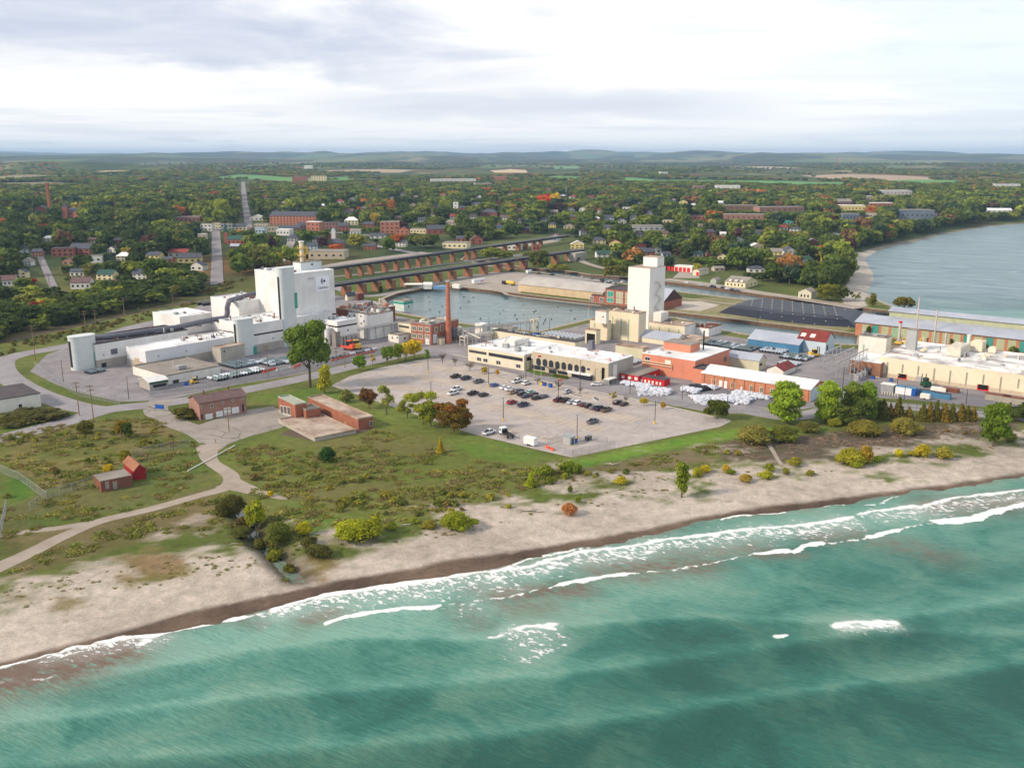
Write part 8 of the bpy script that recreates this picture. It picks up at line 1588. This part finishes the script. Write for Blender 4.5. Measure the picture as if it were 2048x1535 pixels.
hd_=np.sqrt(((Q[:,0]-hillc[0]*1.5)/520)**2+((Q[:,1]-hillc[1]*1.5)/260)**2)<1.15; colr[hd_]=np.array([S(162,110,74),S(172,126,80),S(108,104,66)])[r.randint(0,3,hd_.sum())]
sz=Q[:,2]*r.uniform(1.1,1.75,n); sz=sz*np.where(r.rand(n)<.2,1.35,1.); sz=np.where(Q[:,1]<1100,np.clip(sz,9,19),sz); ht=np.where(Q[:,1]<1500,sz*r.uniform(.85,1.25,n),np.minimum(sz*.9,16)*r.uniform(.8,1.2,n)); bushy=(c_>560)&(a_<420); ht[bushy]*=.6; ht=np.where(c_<388,np.minimum(ht,9),ht)
keep_=np.ones(n,bool)
for xl,xr,yb in HPX:
    wpx=sz*F/Q[:,1]*.5; m_=(a_>xl-wpx*.7)&(a_<xr+wpx*.7)&(c_>yb-.5)&(c_<yb+34); mh=(c_-yb+1.2)*Q[:,1]/F; ht=np.where(m_,np.minimum(ht,mh),ht)
keep_=ht>2.2; Q,zx,a_,c_,nz,nz2,colr,sz,ht=[q[keep_] for q in (Q,zx,a_,c_,nz,nz2,colr,sz,ht)]; sz=np.minimum(sz,ht*1.6); n=len(Q)
vis=sz*ht/(Q[:,1]**2)
# the largest stand as trees of their own; ranking by drawn size
order=np.argsort(-vis); NI=205; ind=order[:NI]; rest=order[NI:]
items=[]
for i in ind:
    kd=['round','round','round','tall','round'][r.randint(5)]
    if tuple(np.round(colr[i],3))==tuple(np.round(BGREEN,3)): kd='cone'
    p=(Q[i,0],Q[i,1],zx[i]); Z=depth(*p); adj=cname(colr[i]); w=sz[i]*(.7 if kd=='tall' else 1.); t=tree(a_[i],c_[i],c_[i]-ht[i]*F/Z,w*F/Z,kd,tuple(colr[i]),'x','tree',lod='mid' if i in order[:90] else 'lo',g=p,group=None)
    items.append(dict(px=a_[i],py=c_[i],adj=({'tall':'slender ','cone':'pointed '}.get(kd,'')+('low ' if ht[i]<8 else 'tall ' if ht[i]>14 else '')+adj),root=t))
autolabel(items,'tree')
for it in HITEMS: it['adj']=it['adj'].replace('gable fronted ','gabled ')+'house with '+it['rk']
autolabel(HITEMS,'roof')
def stuffobj(name,pts,cols,scl,rot,idx,meshes,label=None,kind='stuff'):
    me=bpy.data.meshes.new(name); me.from_pydata([tuple(p) for p in pts],[],[])
    for nm,ty,arr in (('tcol','FLOAT_VECTOR',cols),('scl','FLOAT_VECTOR',scl),('rot','FLOAT_VECTOR',rot)): at=me.attributes.new(nm,ty,'POINT'); at.data.foreach_set('vector',np.asarray(arr,np.float32).reshape(-1))
    at=me.attributes.new('idx','INT','POINT'); at.data.foreach_set('value',np.asarray(idx,np.int32))
    o=linko(name,me); tag(o,kind=kind)
    ng=bpy.data.node_groups.new(name,'GeometryNodeTree'); ng.interface.new_socket('Geometry',in_out='INPUT',socket_type='NodeSocketGeometry'); ng.interface.new_socket('Geometry',in_out='OUTPUT',socket_type='NodeSocketGeometry')
    N=ng.nodes; L=ng.links; gi=N.new('NodeGroupInput'); go=N.new('NodeGroupOutput'); iop=N.new('GeometryNodeInstanceOnPoints'); jn=N.new('GeometryNodeGeometryToInstance'); L.new(gi.outputs[0],iop.inputs['Points'])
    for m in reversed(meshes):
        ob=bpy.data.objects.new(m.name+'_source',m); oi=N.new('GeometryNodeObjectInfo'); oi.inputs['Object'].default_value=ob; L.new(oi.outputs['Geometry'],jn.inputs[0])
    L.new(jn.outputs[0],iop.inputs['Instance']); iop.inputs['Pick Instance'].default_value=True
    def na(nm,ty): a=N.new('GeometryNodeInputNamedAttribute'); a.data_type=ty; a.inputs['Name'].default_value=nm; return [q for q in a.outputs if q.enabled and q.name=='Attribute'][0]
    L.new(na('idx','INT'),iop.inputs['Instance Index']); L.new(na('scl','FLOAT_VECTOR'),iop.inputs['Scale'])
    e2r=N.new('FunctionNodeEulerToRotation'); L.new(na('rot','FLOAT_VECTOR'),e2r.inputs[0]); L.new(e2r.outputs[0],iop.inputs['Rotation'])
    L.new(iop.outputs[0],go.inputs[0]); md=o.modifiers.new('scatter','NODES'); md.node_group=ng; return o
WMS=[crown('crown_source',lobes('round',50+i),330,.070,60+i,LMI) for i in range(4)]+[crown('mass_source',lobes('mass',70+i),420,.055,80+i,LMI) for i in range(2)]
m=len(rest); far_=Q[rest,1]>2600; idx=np.where(far_,4+r.randint(0,2,m),r.randint(0,4,m)); rot=np.zeros((m,3)); rot[:,2]=r.rand(m)*6.28
S3=np.stack([sz[rest]*1.15,sz[rest]*1.15,ht[rest]],1); pts=np.stack([Q[rest,0],Q[rest,1],zx[rest]-.2],1)
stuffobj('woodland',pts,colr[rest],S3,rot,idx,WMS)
print('WOOD',n,m)
# meadow tufts, scrub and beach weeds
def tuft(seed,n,ls,h): 
    rr=np.random.RandomState(seed); V_=[];F_=[]
    for i in range(n):
        a=rr.rand()*6.28; d=rr.rand()**.5*.5; x,y=d*math.cos(a),d*math.sin(a); hh=h*(.5+rr.rand()); b_=rr.rand()*3.14; dx,dy=math.cos(b_)*ls,math.sin(b_)*ls; lx,ly=rr.normal()*.18,rr.normal()*.18
        k=len(V_); V_+=[(x-dx,y-dy,0),(x+dx,y+dy,0),(x+dx*.4+lx,y+dy*.4+ly,hh),(x-dx*.7+lx,y-dy*.7+ly,hh*.8)]; F_.append((k,k+1,k+2,k+3))
    me=bpy.data.meshes.new('tuft_source'); me.from_pydata(V_,[],F_); me.materials.append(LMI); at=me.attributes.new('lv','FLOAT_COLOR','POINT'); c=np.ones((len(V_),4)); c[:,:3]=rr.rand(n,3).repeat(4,0)[:len(V_)]; at.data.foreach_set('color',c.astype(np.float32).reshape(-1)); return me
TF=[tuft(i,46,.09,.7) for i in range(3)]
N_=52000; x=r.uniform(-330,330,N_); y=r.uniform(150,400,N_); z=T(x,y); a1,c1=ppx(x,y,z); s_=sdl(x,y)[0]; sy1=np.interp(a1,[p[0] for p in sandline],[p[1] for p in sandline]); g1=fbm(x/11.,y/8.,44,3); g2=fbm(x/30.,y/20.,47,3)
zones=[[(0,870),(170,842),(300,835),(390,870),(400,905),(80,990),(0,1010)],[(0,1010),(400,915),(440,950),(300,1010),(0,1080)],[(440,905),(560,880),(760,860),(900,905),(1140,945),(1430,885),(1640,868),(2048,835),(2048,905),(1700,925),(1300,960),(1000,1030),(700,1080),(560,1060),(470,960)],[(0,1150),(200,1055),(460,985),(520,1060),(600,1130),(560,1170),(400,1090),(150,1150),(0,1200)],[(560,1000),(700,1080),(640,1140),(600,1100)]]
ok=np.zeros(N_,bool)
for zq in zones: ok|=inpoly(a1,c1,zq)
sandy=(c1>sy1-14)&(s_>12); ok=np.where(sandy,(s_>20)&(g1+g2*.5>.72)&(r.rand(N_)<np.clip((60-s_)/50+.3,.1,.6)),ok&(g1>.40)&(r.rand(N_)<.62)); ok&=dline(x,y,[G(a,c)[:2] for a,c in ((418,888),(416,908),(425,925),(462,952),(450,975),(300,1018),(120,1075),(-60,1160))])>4; ok&=~inpoly(a1,c1,[(556,870),(640,836),(745,858),(740,870),(640,905),(590,900)]); ok&=~inpoly(a1,c1,[(60,940),(0,935),(0,1015),(30,1012),(95,985)])&(dline(x,y,creek)>2.2)
for hx,hy,hw in ((P(235,978)[0],P(235,978)[1],14),(P(270,958)[0],P(270,958)[1],10)): ok&=((x-hx)**2+(y-hy)**2)>hw*hw*.35
x,y,z,g1,g2,sandy,a1=x[ok],y[ok],z[ok],g1[ok],g2[ok],sandy[ok],a1[ok]; m=len(x)
base=np.array([S(120,126,62),S(132,132,72),S(134,126,86),S(112,124,58),S(146,144,74),S(124,120,78)]); k=np.clip((g2*1.25*6-1.0+r.normal(size=m)*.9).astype(int),0,5); cc=base[k]*r.uniform(.85,1.15,(m,1)); dk=(a1>1430)&~sandy; cc[dk]=np.array(S(146,130,116))*r.uniform(.75,1.2,(dk.sum(),1))
s=np.where(sandy,r.uniform(.2,.75,m),r.uniform(.9,2.0,m)); s=np.where(dk,s*.6,s); rot=np.zeros((m,3)); rot[:,2]=r.rand(m)*6.28
stuffobj('meadow_growth',np.stack([x,y,z-.03],1),cc,np.stack([s*1.6,s*1.6,s*.30],1),rot,r.randint(0,3,m),TF); print('TUFT',m)
# low shrubs on the meadow and dune as scrub
M2=620; x=r.uniform(-330,330,M2*6); y=r.uniform(150,400,M2*6); z=T(x,y); a1,c1=ppx(x,y,z); g2=fbm(x/26.,y/14.,147,3)
ok=np.zeros(len(x),bool)
for zq in ([(440,905),(700,960),(900,905),(1140,945),(1430,890),(1430,930),(1300,950),(1000,1020),(760,1040),(560,1000),(470,960)],[(0,870),(170,850),(300,842),(370,875),(80,980),(0,1000)],[(1150,940),(1440,890),(2048,850),(2048,880),(1700,915),(1400,925),(1150,965)],[(430,985),(520,1060),(600,1125),(640,1135),(600,1090),(540,1050),(490,1000)],[(225,1120),(300,1090),(380,1110),(385,1150),(250,1165)],[(30,1190),(70,1190),(72,1210),(35,1215)],[(95,1190),(150,1180),(140,1220),(100,1222)]): ok|=inpoly(a1,c1,zq)
ok&=(g2>.55)&(dline(x,y,creek)>2.)&(dline(x,y,[G(a,c)[:2] for a,c in ((418,888),(462,952),(450,975))])>6)
x,y,z=x[ok][:M2],y[ok][:M2],z[ok][:M2]; m=len(x); BS=[crown('scrub_source',lobes('bush',90+i),240,.085,95+i,LMI,core=False) for i in range(3)]
cc=np.array([S(120,128,58),S(142,144,60),S(106,118,54),S(132,116,70),S(152,150,62)])[r.randint(0,5,m)]*r.uniform(.85,1.15,(m,1)); s=r.uniform(1.,2.6,m); rot=np.zeros((m,3)); rot[:,2]=r.rand(m)*6.28
stuffobj('scrub',np.stack([x,y,z],1),cc,np.stack([s*1.3,s*1.3,s*.8],1),rot,r.randint(0,3,m),BS)
# weeds along the railway
N_=9000; x=r.uniform(-420,-60,N_); y=r.uniform(430,760,N_); z=T(x,y); a1,c1=ppx(x,y,z); ok=inpoly(a1,c1,[(-80,700),(0,680),(100,658),(164,641),(300,611),(420,578),(455,560),(500,556),(440,590),(330,630),(190,668),(60,700),(-80,725)])&(fbm(x/12.,y/12.,7,3)>.42)
for L in ([(-40,693),(0,684),(80,668),(164,649),(240,632),(304,618),(380,603),(450,588)],[(480,622),(400,628),(330,640),(260,656),(190,679),(110,696),(40,709)]): ok&=dline(x,y,[P(a,c)[:2] for a,c in L])>7
x,y,z=x[ok],y[ok],z[ok]; m=len(x); s=r.uniform(.8,2.2,m); rot=np.zeros((m,3)); rot[:,2]=r.rand(m)*6.28
stuffobj('railway_weeds',np.stack([x,y,z],1),np.array([S(104,106,56),S(122,108,70),S(84,96,46),S(134,124,72)])[r.randint(0,4,m)],np.stack([s*1.5,s*1.5,s*.8],1),rot,r.randint(0,3,m),BS)
# ------------------------------------------------------------ haze
hz=bpy.data.materials.new('haze'); hz.use_nodes=True; nt_clear(hz.node_tree); b=NB(hz.node_tree)
pv=b.n('ShaderNodeVolumePrincipled'); pv.inputs['Color'].default_value=(.45,.69,1.,1); pv.inputs['Density'].default_value=HAZE; pv.inputs['Anisotropy'].default_value=0
o=b.n('ShaderNodeOutputMaterial'); b.l(pv.outputs[0],o.inputs['Volume'])
q=MB(); q.box(-27500,-6500,-7,31000,28500,330); tag(q.build('haze',hz),kind='stuff')
